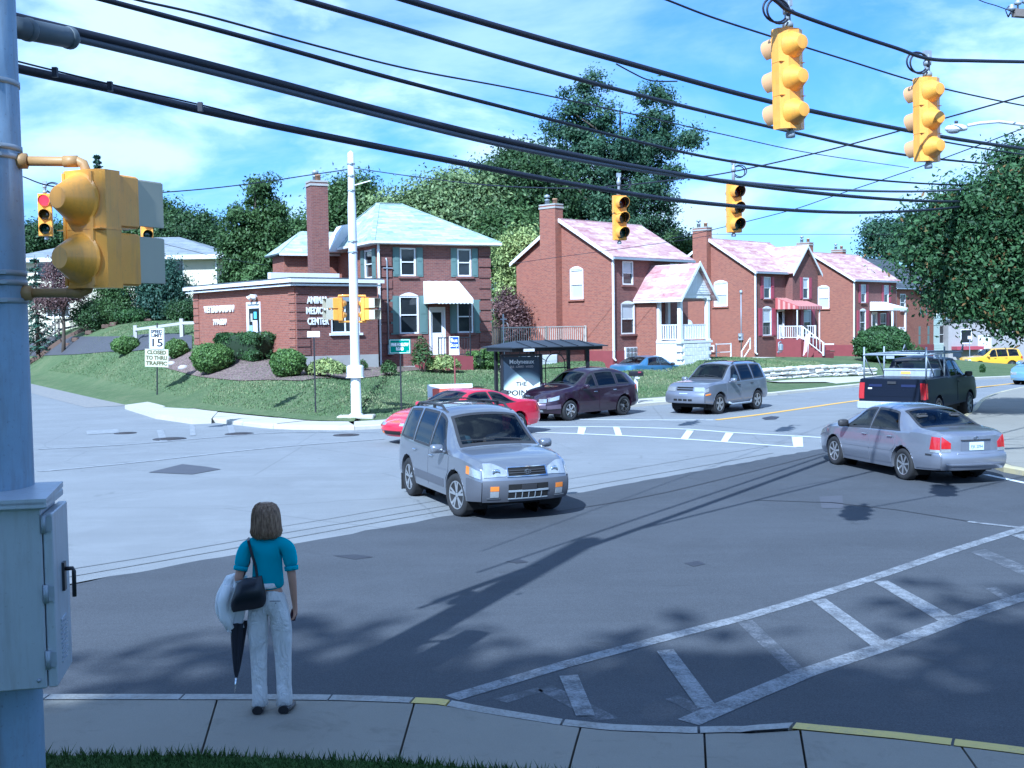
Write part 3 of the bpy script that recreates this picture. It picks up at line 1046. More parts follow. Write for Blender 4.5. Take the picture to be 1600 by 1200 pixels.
# the right-hand corner
kr = [(1750, 772), (1660, 757), (1600, 744), (1568, 738), (1545, 728), (1528, 712), (1516, 690), (1510, 668), (1512, 650)]
KR = smooth_line([tuple(gr(u, v)[:2]) for u, v in kr] + [(22.5, 49), (48, 74), (90, 116)], .4)
KRr = list(reversed(KR))
kerb_run('corner_kerb', cut(KR, KR[0], Vector((30, 57)))[::-1], .17, worn_paint('corner_kerb_paint', (.50, .44, .26), (.36, .34, .29), .55, 4), 2.0, lambda x, y: float(rz(x, y)))
rows, R0, R1 = [], offset_line(KRr, .18), offset_line(KRr, 1.75)
cs = props(bpy.data.objects.new('corner_sidewalk', None), kind='structure')
C.objects.link(cs)
i = 0
while i < len(R0) - 1:
	j = min(i + 4, len(R0) - 1)
	if R0[i].x < 32:
		mb = MB()
		A, B = [R0[k].copy() for k in range(i, j + 1)], [R1[k].copy() for k in range(i, j + 1)]
		for Q in (A, B):
			t = (Q[-1] - Q[0]).normalized() * .01
			Q[0] += t
			Q[-1] -= t
		mb.grid([[(p.x, p.y, float(rz(p.x, p.y)) + z) for p in Q] for Q, z in ((A, 0), (A, .135), (B, .14), (B, 0))])
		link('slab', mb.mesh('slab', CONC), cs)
	i = j
mb = MB()
R2 = offset_line(KRr, 1.72)
far_pt = Vector((60, 10))
mb.grid([[(p.x * (1 - t) + far_pt.x * t, p.y * (1 - t) + far_pt.y * t, float(rz(p.x, p.y)) * (1 - t) + .14 + .25 * min(1, t * 8)) for p in R2] for t in (0, .03, .08, .2, .5, .9)])
props(mb.build('corner_grass', GRASS), kind='structure')
# ================================================================== buildings
# house frame: origin at the corner nearest the viewer, +x along the front to the right, +y back, z up from its own ground
def wall_panel(mb, o, ux, w, h, holes, reveal=.1, z0=-.7, nin=None):
	"""rectangular wall from o along ux, with window holes (x0,x1,z0,z1); reveal goes inward (nin)"""
	o, ux = Vector(o), Vector(ux)
	nin = Vector(nin)
	xs = sorted({0, w, *[q for hh in holes for q in hh[:2]]})
	zs = sorted({z0, h, *[q for hh in holes for q in hh[2:]]})
	def P(x, z, d=0): return o + ux * x + Vector((0, 0, z)) + nin * d
	flip = ux.cross(Vector((0, 0, 1))).dot(nin) > 0
	def quad(a, b, c, d): mb.add([a, b, c, d], [(3, 2, 1, 0) if flip else (0, 1, 2, 3)])
	for xa, xb in zip(xs, xs[1:]):
		for za, zb in zip(zs, zs[1:]):
			cx, cz = (xa + xb) / 2, (za + zb) / 2
			if any(hh[0] < cx < hh[1] and hh[2] < cz < hh[3] for hh in holes): continue
			quad(P(xa, za), P(xb, za), P(xb, zb), P(xa, zb))
	for a, b, c, d in holes:
		for p, q in (((a, c), (b, c)), ((b, c), (b, d)), ((b, d), (a, d)), ((a, d), (a, c))):
			quad(P(*p), P(*q), P(*q, reveal), P(*p, reveal))
def frame_of(o, ux, nin):
	"""matrix: local x along the wall, local y inward, z up"""
	ux, nin = Vector(ux).normalized(), Vector(nin).normalized()
	return Matrix(((ux.x, nin.x, 0, o[0]), (ux.y, nin.y, 0, o[1]), (0, 0, 1, o[2]), (0, 0, 0, 1)))
def window(parent, o, ux, nin, hole, style='sash', pane='pane', shutter=None, arch=False, sill=True, fw=.07, sillm='brick_dark', upper=None, mull=0):
	a, b, c, d = hole
	Fm = frame_of(o, ux, nin)
	def put(ob): ob.matrix_local = Fm
	mb = MB()
	y = .035
	t = .07
	for x0, x1, z0, z1 in ((a, a + fw, c, d), (b - fw, b, c, d), (a + fw, b - fw, d - fw, d), (a + fw, b - fw, c, c + fw)):
		mb.box(((x0 + x1) / 2, y, (z0 + z1) / 2), (x1 - x0, t, z1 - z0))
	if style == 'sash': mb.box(((a + b) / 2, y + .01, (c + d) / 2), (b - a - 2 * fw, .05, .05))
	for k in range(mull): mb.box((a + (b - a) * (k + 1) / (mull + 1), y + .01, (c + d) / 2), (.05, .05, d - c - 2 * fw))
	wob = mb.build('window', M['white'], parent)
	put(wob)
	mid = (c + d) / 2
	panes = [(c + fw, mid - .025, pane), (mid + .025, d - fw, upper or pane)] if style == 'sash' else [(c + fw, d - fw, pane)]
	for z0, z1, pm in panes:
		p = MB()
		p.box(((a + b) / 2, .065 if z0 > mid - .1 or style != 'sash' else .08, (z0 + z1) / 2), (b - a - 2 * fw - .004, .012, z1 - z0 - .004))
		p.build('pane', M[pm], wob)
	if arch:
		p = MB()
		n = 8
		poly = [(a + (b - a) * k / n, 0, d + .16 * math.sin(PI * k / n)) for k in range(n + 1)]
		p.prism([(x, 0, z) for x, _, z in poly], (0, -.03, 0), (0, .03, 0))
		q = p.build('window_arch', M['white'], wob)
	if sill:
		p = MB()
		p.box(((a + b) / 2, -.03, c - .055), (b - a + .2, .14, .10))
		p.build('sill', M[sillm], wob)
	if shutter:
		w = (b - a) * .42
		for x0 in (a - w - .03, b + .03):
			p = MB()
			z0, z1 = c - .02, d + .02
			p.box((x0 + w / 2, -.02, (z0 + z1) / 2), (w, .03, z1 - z0))
			for zz0, zz1 in ((z0 + .07, mid - .04), (mid + .04, z1 - .07)):
				p.box((x0 + w / 2, -.042, (zz0 + zz1) / 2), (w - .12, .016, zz1 - zz0))
			s_ = p.build('shutter', M[shutter], parent)
			put(s_)
	return wob
def door(parent, o, ux, nin, hole, m='white', glass=True):
	a, b, c, d = hole
	Fm = frame_of(o, ux, nin)
	mb = MB()
	f = .09
	for x0, x1, z0, z1 in ((a, a + f, c, d), (b - f, b, c, d), (a + f, b - f, d - f, d)):
		mb.box(((x0 + x1) / 2, .03, (z0 + z1) / 2), (x1 - x0, .1, z1 - z0))
	fr = mb.build('door_frame', M['white'], parent)
	fr.matrix_local = Fm
	mb = MB()
	mb.box(((a + b) / 2, .07, (c + d) / 2 - .03), (b - a - 2 * f - .006, .04, d - c - f))
	if not glass:
		for zz in (.25, .65): mb.box(((a + b) / 2, .046, c + (d - c) * zz), ((b - a) * .55, .015, (d - c) * .28))
	dr = mb.build('door', M[m], parent)
	dr.matrix_local = Fm
	if glass:
		mb = MB()
		mb.box(((a + b) / 2, .047, c + (d - c) * .68), ((b - a) * .55, .012, (d - c) * .42))
		mb.build('pane', M['pane'], dr)
	mb = MB()
	mb.tube([(b - f - .07, .03, c + .95), (b - f - .07, -.02, c + .95), (b - f - .14, -.02, c + .95)], .014, 6)
	mb.build('handle', M['chrome'], dr)
def slab_roof(mb, quad, t=.09):
	"""one roof plane with thickness; quad listed counter-clockwise seen from outside"""
	P = [Vector(p) for p in quad]
	n = (P[1] - P[0]).cross(P[2] - P[0]).normalized()
	mb.prism(P, (0, 0, 0), n * t) if True else None
def gutter(parent, pts, m='white', r=.06):
	mb = MB()
	for a, b in zip(pts, pts[1:]): mb.bar(a, b, .12, .11)
	mb.build('gutter', M[m], parent)
def downspout(parent, x, y, z0, z1, m='white'):
	mb = MB()
	mb.bar((x, y, z0), (x, y, z1), .10, .08, up=(1, 0, 0))
	for z in np.linspace(z0 + .4, z1 - .3, 4): mb.box((x, y, z), (.13, .11, .03))
	mb.tube([(x, y, z0), (x, y - .15, z0 - .12)], .05, 6)
	mb.build('downspout', M[m], parent)
def chimney(parent, x, y, z0, z1, w, d, m='brick', pots=2, cap=True):
	mb = MB()
	mb.box((x, y, (z0 + z1) / 2), (w, d, z1 - z0))
	ch = mb.build('chimney', M[m], parent)
	mb = MB()
	mb.box((x, y, z1 - .12), (w + .08, d + .08, .1)).box((x, y, z1 + .04), (w + .05, d + .05, .08))
	mb.build('chimney_cap', M['concrete_wall'], ch)
	for k in range(pots):
		mb = MB()
		yy = y - d * .25 + k * d * .5
		mb.lathe([(.13, z1 + .08), (.12, z1 + .3), (.14, z1 + .3), (.14, z1 + .36), (.09, z1 + .36), (.001, z1 + .36)], 12, axis=((x, yy, 0), (0, 0, 1)))
		if cap and k == pots - 1: mb.lathe([(.05, z1 + .36), (.05, z1 + .46), (.15, z1 + .46), (.15, z1 + .58), (.02, z1 + .64), (0.0001, z1 + .64)], 12, axis=((x, yy, 0), (0, 0, 1)))
		mb.build('chimney_pot', M['galv'] if k else mat('terracotta', (.45, .25, .15), .8), ch)
X, Y_, NX, NY = Vector((1, 0, 0)), Vector((0, 1, 0)), Vector((-1, 0, 0)), Vector((0, -1, 0))
def gable_house(name, label, px_u, Yd, zb, theta, w, d, ze, zr, side_win, front_win, front_doors=(), chim=None, shutter=None, roof='roof_pink', brick_front='brick_dark', bay=None, group=None, foundation='foundation_red', brick_side='brick'):
	p = at(px_u, 500, Yd)
	h = thing(name, label, 'house', (p.x, p.y, zb), theta, group)
	mb = MB()
	sh = [s['hole'] for s in side_win]
	# left gable wall (x=0): runs from the back corner to the front corner; u measured from the front corner backwards
	wall_panel(mb, (0, 0, 0), Y_, d, ze, sh, nin=X)
	mb.add([(0, 0, ze), (0, d, ze), (0, d / 2, zr)], [(2, 1, 0)])
	wall_panel(mb, (w, 0, 0), Y_, d, ze, [], nin=NX)
	mb.add([(w, 0, ze), (w, d, ze), (w, d / 2, zr)], [(0, 1, 2)])
	wall_panel(mb, (0, d, 0), X, w, ze, [], nin=NY)
	mb.build('gable_wall', M[brick_side], h)
	mb = MB()
	fh = [s['hole'] for s in front_win] + [s for s in front_doors]
	if bay is None:
		wall_panel(mb, (0, 0, 0), X, w, ze, fh, nin=Y_)
	else:
		bx0, pr = bay
		wall_panel(mb, (0, 0, 0), X, bx0, ze, [q for q in fh if q[1] <= bx0], nin=Y_)
		wall_panel(mb, (bx0, -pr, 0), X, w - bx0, ze, [(q[0] - bx0, q[1] - bx0, q[2], q[3]) for q in fh if q[0] >= bx0], nin=Y_)
		wall_panel(mb, (bx0, -pr, 0), Y_, pr, ze, [], nin=X)
		wall_panel(mb, (w, -pr, 0), Y_, pr, ze, [], nin=NX)
		bm = (bx0 + w) / 2
		mb.add([(bx0, -pr, ze), (w, -pr, ze), (bm, -pr, zr - .5)], [(0, 1, 2)])
	mb.build('front_wall', M[brick_front], h)
	for s in side_win:
		k = dict(s); ho = k.pop('hole')
		window(h, (0, 0, 0), Y_, X, ho, **k)
	for s in front_win:
		k = dict(s); ho = k.pop('hole')
		off = bay[1] if bay and ho[0] >= bay[0] else 0
		window(h, (0, -off, 0), X, Y_, ho, shutter=shutter, **k)
	for s in front_doors:
		off = bay[1] if bay and s[0] >= bay[0] else 0
		door(h, (0, -off, 0), X, Y_, s)
	# painted foundation band, proud of the brick
	mb = MB()
	mb.box((w / 2, -.015, -.1), (w + .05, .05, 1.2)).box((-.015, d / 2, -.1), (.05, d, 1.2))
	if not bay: mb.build('foundation', M[foundation], h)
	# roof
	e, ov = .28, .22
	sl = (zr - ze) / (d / 2)
	mb = MB()
	slab_roof(mb, [(-ov, -e, ze - e * sl + .03), (w + ov, -e, ze - e * sl + .03), (w + ov, d / 2, zr + .03), (-ov, d / 2, zr + .03)])
	slab_roof(mb, [(w + ov, d + e, ze - e * sl + .03), (-ov, d + e, ze - e * sl + .03), (-ov, d / 2, zr + .03), (w + ov, d / 2, zr + .03)])
	if bay:
		bx0, pr = bay
		bm, hb = (bx0 + w) / 2, zr - .5
		s2 = (hb - ze) / ((w - bx0) / 2)
		yb_ = d / 2 - .5 / sl
		slab_roof(mb, [(bx0 - .25, -pr - .2, ze - .25 * s2 + .05), (bm, -pr - .2, hb + .05), (bm, yb_, hb + .05), (bx0 - .25, -.1, ze - .25 * s2 + .05)])
		slab_roof(mb, [(bm, -pr - .2, hb + .05), (w + .25, -pr - .2, ze - .25 * s2 + .05), (w + .25, -.1, ze - .25 * s2 + .05), (bm, yb_, hb + .05)])
	rf = mb.build('roof', M[roof], h)
	mb = MB()
	mb.box((w / 2, d / 2, zr + .10), (w + 2 * ov, .22, .05))
	mb.build('ridge_cap', M[roof], rf)
	mb = MB()
	for x in (-ov - .02, w + ov + .02):
		for ya, yc in ((-e, d / 2), (d + e, d / 2)):
			za = ze - e * sl
			mb = MB()
			mb.prism([(x, ya, za - .08), (x, ya, za + .12), (x, yc, zr + .12), (x, yc, zr - .08)], (-.025, 0, 0), (.025, 0, 0))
			mb.build('rake_board', M['white'], h)
	if bay:
		for xa in (bx0 - .25, w + .25):
			mb = MB()
			mb.prism([(xa, -pr - .22, ze - .25 * s2 - .06), (xa, -pr - .22, ze - .25 * s2 + .14), (bm, -pr - .22, hb + .14), (bm, -pr - .22, hb - .06)], (0, -.02, 0), (0, .02, 0))
			mb.build('rake_board', M['white'], h)
	gx1 = bay[0] if bay else w + ov
	gutter(h, [(-ov, -e - .05, ze - e * sl + .02), (gx1, -e - .05, ze - e * sl + .02)], 'galv')
	downspout(h, -.02, -.09, .1, ze - e * sl)
	if chim:
		chimney(h, -.18, chim['y'], -.5, chim['top'], .62, chim['w'], brick_side)
	return h
def awning(parent, x0, x1, z_hi, z_lo, out, m1, m2, posts=True, y0=0, name='awning', tri=True, drop=.16):
	"""slatted metal door awning"""
	n = max(6, int((x1 - x0) / .16))
	mb = MB()
	for k in range(n):
		xa, xb = x0 + (x1 - x0) * k / n, x0 + (x1 - x0) * (k + 1) / n
		z = .012 if k % 2 else 0
		mb.mi = k % 2
		mb.prism([(xa, y0, z_hi + z), (xb, y0, z_hi + z), (xb, y0 - out, z_lo + z), (xa, y0 - out, z_lo + z)], (0, 0, 0), (0, 0, .02))
		mb.prism([(xa, y0 - out, z_lo + z), (xb, y0 - out, z_lo + z), (xb, y0 - out, z_lo - drop), ((xa + xb) / 2, y0 - out, z_lo - drop - .04), (xa, y0 - out, z_lo - drop)], (0, -.012, 0), (0, .012, 0))
	aw = mb.build(name, [m1, m2], parent)
	if tri:
		for xs_ in (x0, x1):
			q = MB()
			ns = max(4, int(out / .17))
			for k in range(ns):
				q.mi = k % 2
				ya, yb_ = y0 - out * k / ns, y0 - out * (k + 1) / ns
				za, zb_ = z_hi + (z_lo - z_hi) * k / ns, z_hi + (z_lo - z_hi) * (k + 1) / ns
				o = .008 if k % 2 else 0
				q.prism([(xs_ + o, ya, z_lo - drop), (xs_ + o, yb_, z_lo - drop), (xs_ + o, yb_, zb_), (xs_ + o, ya, za)], (-.012, 0, 0), (.012, 0, 0))
			q.build('awning_side', [m1, m2], aw)
	return aw
def railing(parent, pts, h, m, name='railing', bal=.13, r=.018, post=.045, lower=.1, scroll=False):
	rt = MB()
	for a, b in zip(pts, pts[1:]):
		a, b = Vector(a), Vector(b)
		rt.bar(a + Vector((0, 0, h)), b + Vector((0, 0, h)), .06, .05)
		rt.bar(a + Vector((0, 0, lower)), b + Vector((0, 0, lower)), .05, .04)
	ob = rt.build(name, m, parent)
	for a, b in zip(pts, pts[1:]):
		a, b = Vector(a), Vector(b)
		L = (b - a).length
		n = max(1, int(L / bal))
		q = MB()
		for k in range(1, n):
			p = a.lerp(b, k / n)
			q.bar(p + Vector((0, 0, lower)), p + Vector((0, 0, h)), r * 2)
		if n > 1: props(q.build('baluster', m, ob), kind='stuff')
		for p in (a, b):
			q = MB()
			q.box(p + Vector((0, 0, h / 2 + .02)), (post * 2, post * 2, h + .04))
			q.build('rail_post', m, ob)
	return ob
T45 = rad(45)
def W(a, b, c, d, **k): return dict(hole=(a, b, c, d), **k)
# ---- second house: porch with pink roof
H2 = gable_house('brick_house', 'red brick house with big chimney and white railed porch under a pink gable roof', 957, 59.5, 1.1, T45, 6.6, 7.0, 5.45, 7.5,
	[W(2.0, 2.95, 3.25, 4.85, pane='pane_light', upper='white', arch=True, sillm='brick')],
	[W(.85, 1.75, 3.95, 5.2, upper='pane_light'), W(.7, 1.85, 1.35, 2.95, upper='pane_light', arch=True), W(5.0, 5.8, 4.0, 5.2, upper='pane_light')],
	[(3.2, 4.1, .55, 2.7)], chim=dict(y=4.1, top=8.35, w=1.15), group='brick houses in the row')
# porch: stands in front of the right-hand part
def porch(h):
	x0, x1, out = 2.05, 4.7, 2.85
	zf = .85
	base = MB()
	random.seed(2)
	bl_ = MB()
	bl_.cbox((0, 0, 0), (.395, .12, .195), .012)
	bme = bl_.mesh('block', M['block_white'])
	core = MB()
	core.box(((x0 + x1) / 2, -out / 2, (zf - .9) / 2), (x1 - x0 - .16, out - .08, zf + .9))
	b = core.build('porch_base', M['block_white'], h)
	for r in range(8):
		z = -.8 + .1 + r * .2
		for k in range(8):
			xx = x0 + .2 + k * .4 - (.2 if r % 2 else 0)
			if not x0 + .1 < xx < x1 - .1 or (False): continue
			link('block', bme, b, (xx, -out - .01 + random.uniform(-.006, .006), z))
		for k in range(9):
			yy = -.2 - k * .4 - (.2 if r % 2 else 0)
			if yy < -out + .1: continue
			link('block', bme, b, (x1 - .01, yy, z), (0, 0, PI / 2))
			if r > 1: link('block', bme, b, (x0 + .01, yy, z), (0, 0, PI / 2))
	# glass block window and dark opening in the base
	gb = MB()
	gb.box((x0 - .62, -.05, .25), (1.0, .08, .82))
	g = gb.build('glass_block_window', M['white'], h)
	for i in range(3):
		for j in range(3):
			q = MB()
			q.cbox((x0 - .92 + i * .3, -.10, -.02 + j * .27), (.24, .05, .2), .015)
			q.build('glass_block', mat('glass_block', (.16, .19, .2), .12, var=.3), g)
	q = MB()
	q.box((x0 + .03, -out * .62, .3), (.06, 1.0, .62))
	q.build('basement_opening', M['pane'], b)
	fl = MB()
	fl.box(((x0 + x1) / 2, -out / 2 - .03, zf + .05), (x1 - x0 + .14, out + .1, .12))
	fl.build('porch_floor', M['white'], h)
	zt = 3.2
	# side brick pier
	q = MB()
	q.box((x0 + .02, -.65, (zt - .9) / 2), (.2, 1.3, zt + .9))
	q.build('porch_pier', M['brick'], h)
	for x, y in ((x0 + .12, -out + .12), (x1 - .12, -out + .12), (x0 + .12, -1.35), ((x1 - .12), -.12)):
		q = MB()
		q.box((x, y, (zf + zt) / 2), (.2, .2, zt - zf))
		q.box((x, y, zf + .16), (.26, .26, .1)).box((x, y, zt - .06), (.26, .26, .1))
		q.build('porch_post', M['white'], h)
	railing(h, [(x0 + .12, -1.35, zf + .1), (x0 + .12, -out + .12, zf + .1), (x1 - .12, -out + .12, zf + .1), (x1 - .12, -.15, zf + .1)], .85, M['white'], 'porch_railing', .15, .03)
	q = MB()
	q.box(((x0 + x1) / 2, -out + .12, zt + .1), (x1 - x0, .22, .22)).box((x0 + .12, -out / 2, zt + .1), (.22, out - .3, .22)).box((x1 - .12, -out / 2, zt + .1), (.22, out - .3, .22))
	q.build('porch_beam', M['white'], h)
	# gable roof, ridge running out from the house wall
	xm, zr, e = (x0 + x1) / 2, 4.75, .3
	s = (zr - zt) / ((x1 - x0) / 2)
	q = MB()
	slab_roof(q, [(x0 - e, 0, zt + .2 - e * s), (x0 - e, -out - e, zt + .2 - e * s), (xm, -out - e, zr + .2), (xm, 0, zr + .2)])
	slab_roof(q, [(x1 + e, -out - e, zt + .2 - e * s), (x1 + e, 0, zt + .2 - e * s), (xm, 0, zr + .2), (xm, -out - e, zr + .2)])
	q.build('porch_roof', M['roof_pink'], h)
	q = MB()
	q.prism([(x0 - .1, -out, zt + .2), (x1 + .1, -out, zt + .2), (xm, -out, zr + .1)], (0, -.03, 0), (0, .05, 0))
	for k in range(10): q.box((xm, -out - .035, zt + .3 + k * .13), (max(.1, (x1 - x0) * (1 - (k + 1) / 11.5)), .02, .012))
	q.build('porch_gable', M['white'], h)
	q = MB()
	for xa in (x0 - e, x1 + e):
		q.prism([(xa, -out - e, zt + .14 - e * s), (xa, -out - e, zt + .34 - e * s), (xm, -out - e, zr + .36), (xm, -out - e, zr + .12)], (0, -.03, 0), (0, .01, 0))
	q.prism([(x0 - e - .02, 0, zt + .14 - e * s), (x0 - e - .02, -out - e, zt + .14 - e * s), (x0 - e - .02, -out - e, zt + .32 - e * s), (x0 - e - .02, 0, zt + .32 - e * s)], (-.02, 0, 0), (.02, 0, 0))
	q.build('porch_trim', M['white'], h)
porch(H2)
# side terrace with garage and railing, left of the second house
def terrace():
	p = at(957, 500, 59.5)
	t = thing('garage_terrace', 'brick garage with a flat railed roof terrace behind the bus shelter', 'garage', (p.x, p.y, 1.1), T45)
	q = MB()
	q.box((-3.3, 4.3, -.2), (6.2, 5.0, 1.7))
	q.build('garage_wall', M['brick_dark'], t)
	q = MB()
	q.box((-3.3, 4.3, .72), (6.5, 5.3, .16))
	q.build('terrace_deck', M['brick'], t)
	q = MB()
	q.box((-6.43, 4.6, -.25), (.06, 2.6, 1.3))
	d_ = q.build('garage_door', M['white'], t)
	for k in range(4):
		q = MB()
		q.box((-6.47, 4.6, -.75 + k * .31), (.03, 2.5, .28))
		q.build('panel', M['white'], d_)
	q = MB()
	q.box((-3.8, 1.77, -.25), (2.8, .06, 1.25))
	d_ = q.build('garage_door', M['white'], t)
	for k in range(4):
		q = MB()
		q.box((-3.8, 1.73, -.72 + k * .3), (2.7, .03, .27))
		q.build('panel', M['white'], d_)
	railing(t, [(-.15, 1.75, .8), (-3.2, 1.75, .8), (-6.45, 1.75, .8), (-6.45, 6.8, .8)], 1.0, mat('tan_rail_paint', (.55, .52, .46), .6), 'terrace_railing', .16, .014)
terrace()
# ---- third house: red awning, gabled bay
H3 = gable_house('brick_house', 'red brick house with red shutters, gabled bay and red striped awning over its stairs', 1179, 75.0, .86, T45, 7.1, 7.0, 5.5, 7.7,
	[W(2.1, 3.2, 3.2, 4.8, pane='pane_light', upper='white', arch=True, sillm='brick'), W(3.2, 4.2, .15, .6, style='fixed', fw=.1)],
	[W(1.1, 1.95, 3.65, 5.1, upper='pane_light'), W(.95, 2.05, 1.2, 3.0, upper='pane_light', arch=True), W(5.1, 5.9, 3.65, 5.1, upper='pane_light'), W(5.2, 6.2, 1.25, 2.9, upper='pane_light')],
	[(2.75, 3.65, .95, 3.0)], chim=dict(y=4.0, top=8.5, w=1.15), shutter='shutter_red', bay=(3.8, .55), group='brick houses in the row')
awning(H3, 2.5, 5.6, 3.7, 3.1, 1.7, M['pinkred_awning'], mat('awning_pale', (.55, .30, .27), .5), y0=-.02)
q = MB()
for x in (2.6, 5.45): q.bar((x, -1.62, .9), (x, -1.62, 2.95), .06)
q.build('awning_post', M['white'], H3)
st = MB()
st.box((3.6, -.95, .1), (2.0, 1.9, 1.7))
stair = st.build('stoop', M['foundation_red'], H3)
for k in range(5):
	q = MB()
	q.box((3.6, -2.05 - k * .28, .75 - k * .19 - .5), (1.5, .28, 1.0))
	q.build('step', M['foundation_red'], H3)
railing(H3, [(2.75, -.2, .95), (2.75, -1.85, .95)], .85, M['white'], 'stoop_railing', .16, .016)
railing(H3, [(4.5, -.6, .95), (4.5, -1.85, .95)], .85, M['white'], 'stoop_railing', .16, .016)
railing(H3, [(2.85, -1.9, .9), (2.85, -3.4, -.15)], .85, M['white'], 'stair_railing', .3, .016)
q = MB()
q.lathe([(.02, 0), (.3, .06), (.33, .12), (.30, .10), (.001, .03)], 18, axis=((-.25, 5.2, 2.0), (-.7, -.5, .35)))
q.bar((-.03, 5.2, 1.7), (-.28, 5.2, 2.0), .05)
q.bar((-.3, 5.15, 1.95), (-.62, 4.9, 2.05), .03)
q.build('satellite_dish', M['galv'], H3)
q = MB()
q.tube([(-.06, 1.0, .3), (-.06, 1.0, 4.0)], .035, 8)
q.lathe([(.05, 4.0), (.1, 4.05), (.1, 4.2), (.001, 4.25)], 10, axis=((-.06, 1.0, 0), (0, 0, 1)))
q.box((-.1, 1.0, 1.15), (.16, .3, .45)).lathe([(.1, 0), (.1, .08), (.001, .09)], 12, axis=((-.18, 1.0, 1.2), (-1, 0, 0)))
q.build('electric_meter', M['galv'], H3)
# ---- fourth house: white awning
H4 = gable_house('brick_house', 'red brick house with red shutters and white scalloped awning, third along the row', 1333, 86.6, .62, T45, 7.0, 7.0, 5.5, 7.6,
	[W(2.0, 3.0, 3.3, 4.95, pane='pane_light', upper='white', arch=True, sillm='brick'), W(1.6, 2.5, .1, .6, style='fixed', fw=.1)],
	[W(1.2, 2.0, 3.7, 5.1, upper='pane_light'), W(4.9, 5.7, 3.7, 5.1, upper='pane_light'), W(1.0, 2.0, 1.3, 3.1, arch=True), W(4.3, 5.3, 1.3, 2.9)],
	[(2.9, 3.8, 1.0, 3.0)], chim=dict(y=4.0, top=8.4, w=1.1), shutter='shutter_red', group='brick houses in the row')
awning(H4, 2.6, 5.0, 3.75, 3.25, 1.9, M['white'], M['white'], y0=-.02)
q = MB()
q.box((3.6, -.95, .1), (2.4, 1.9, 1.7))
q.build('stoop', M['foundation_red'], H4)
for x in (2.75, 4.85):
	q = MB(); q.bar((x, -1.8, .9), (x, -1.8, 3.15), .12); q.build('awning_post', M['white'], H4)
railing(H4, [(4.85, -.2, .95), (4.85, -1.8, .95), (3.9, -1.8, .95)], .8, M['white'], 'stoop_railing', .2, .02)
# ---- fifth house, mostly behind the fourth
H5 = gable_house('brick_house', 'brick house with dark roof and one white window hood, half hidden behind nearer houses', 1398, 98, .2, T45, 7.5, 8.5, 5.6, 8.2,
	[W(2.9, 4.0, 3.2, 4.4, style='fixed', sill=False)], [W(1.0, 2.0, 3.5, 5.0)], chim=dict(y=5.2, top=9.0, w=1.1), roof='roof_dark', brick_front='brick', group='brick houses in the row')
q = MB()
q.prism([(0, 2.8, 5.5), (0, 4.1, 5.5), (-.7, 4.1, 4.6), (-.7, 2.8, 4.6)], (0, 0, 0), (-.02, 0, .05))
q.build('window_hood', M['white'], H5)
# ---- pale green house
def box_house(name, label, cat, u, Yd, zb, th, w, d, h, wallm, roofm, zr, wins, swins=(), door_=None, gable=True):
	p = at(u, 500, Yd)
	hs = thing(name, label, cat, (p.x, p.y, zb), th)
	mb = MB()
	wall_panel(mb, (0, 0, 0), X, w, h, [s['hole'] for s in wins] + ([door_] if door_ else []), nin=Y_)
	wall_panel(mb, (0, 0, 0), Y_, d, h, [s['hole'] for s in swins], nin=X)
	wall_panel(mb, (w, 0, 0), Y_, d, h, [], nin=NX)
	wall_panel(mb, (0, d, 0), X, w, h, [], nin=NY)
	if gable:
		mb.add([(0, 0, h), (0, d, h), (0, d / 2, zr)], [(2, 1, 0)])
		mb.add([(w, 0, h), (w, d, h), (w, d / 2, zr)], [(0, 1, 2)])
	mb.build('wall', M[wallm], hs)
	for s in wins:
		k = dict(s); ho = k.pop('hole'); window(hs, (0, 0, 0), X, Y_, ho, **k)
	for s in swins:
		k = dict(s); ho = k.pop('hole'); window(hs, (0, 0, 0), Y_, X, ho, **k)
	if door_: door(hs, (0, 0, 0), X, Y_, door_, glass=False)
	mb = MB()
	e = .4
	if gable:
		sl = (zr - h) / (d / 2)
		slab_roof(mb, [(-e, -e, h - e * sl + .03), (w + e, -e, h - e * sl + .03), (w + e, d / 2, zr + .03), (-e, d / 2, zr + .03)])
		slab_roof(mb, [(w + e, d + e, h - e * sl + .03), (-e, d + e, h - e * sl + .03), (-e, d / 2, zr + .03), (w + e, d / 2, zr + .03)])
	else:
		mb.box((w / 2, d / 2, h + .1), (w + .3, d + .3, .2))
	mb.build('roof', M[roofm], hs)
	return hs
GH = box_house('sided_house', 'pale green sided house with dark roof beyond the last brick house', 'house', 1432, 101, -.2, T45, 8, 7.5, 5.6, 'green_siding', 'roof_dark', 8.0,
	[W(.9, 1.7, 3.5, 5.0, shutter='shutter_green', sill=False), W(3.4, 4.2, 3.5, 5.0, sill=False), W(.8, 2.0, .9, 2.6, shutter='shutter_green', sill=False), W(4.6, 5.8, .9, 2.6, sill=False)], [W(2, 3, 3.5, 4.9, sill=False)])
for k in range(26):
	q = MB(); q.prism([(0, -.005, .1 + k * .21), (8, -.005, .1 + k * .21), (8, -.03, .1 + k * .21), (0, -.03, .1 + k * .21)], (0, 0, 0), (0, .012, .2)) ; q.build('siding_board', M['green_siding'], GH) if k not in range(4, 12) and k not in range(16, 24) else None
GG = box_house('block_garage', 'long grey block building with a flat dark roof edge behind the yellow car', 'building', 1482, 104, -.9, rad(8), 14, 8, 3.6, 'block_grey', 'roof_dark', 4.0,
	[W(1.2, 2.3, 1.6, 2.9, style='fixed', sill=False)], (), (2.9, 4.2, 0, 2.3), gable=False)
q = MB(); q.box((1.6, -.5, 1.2), (2.6, 1.0, .3)); q.build('step_canopy', M['shutter_red'], GG)
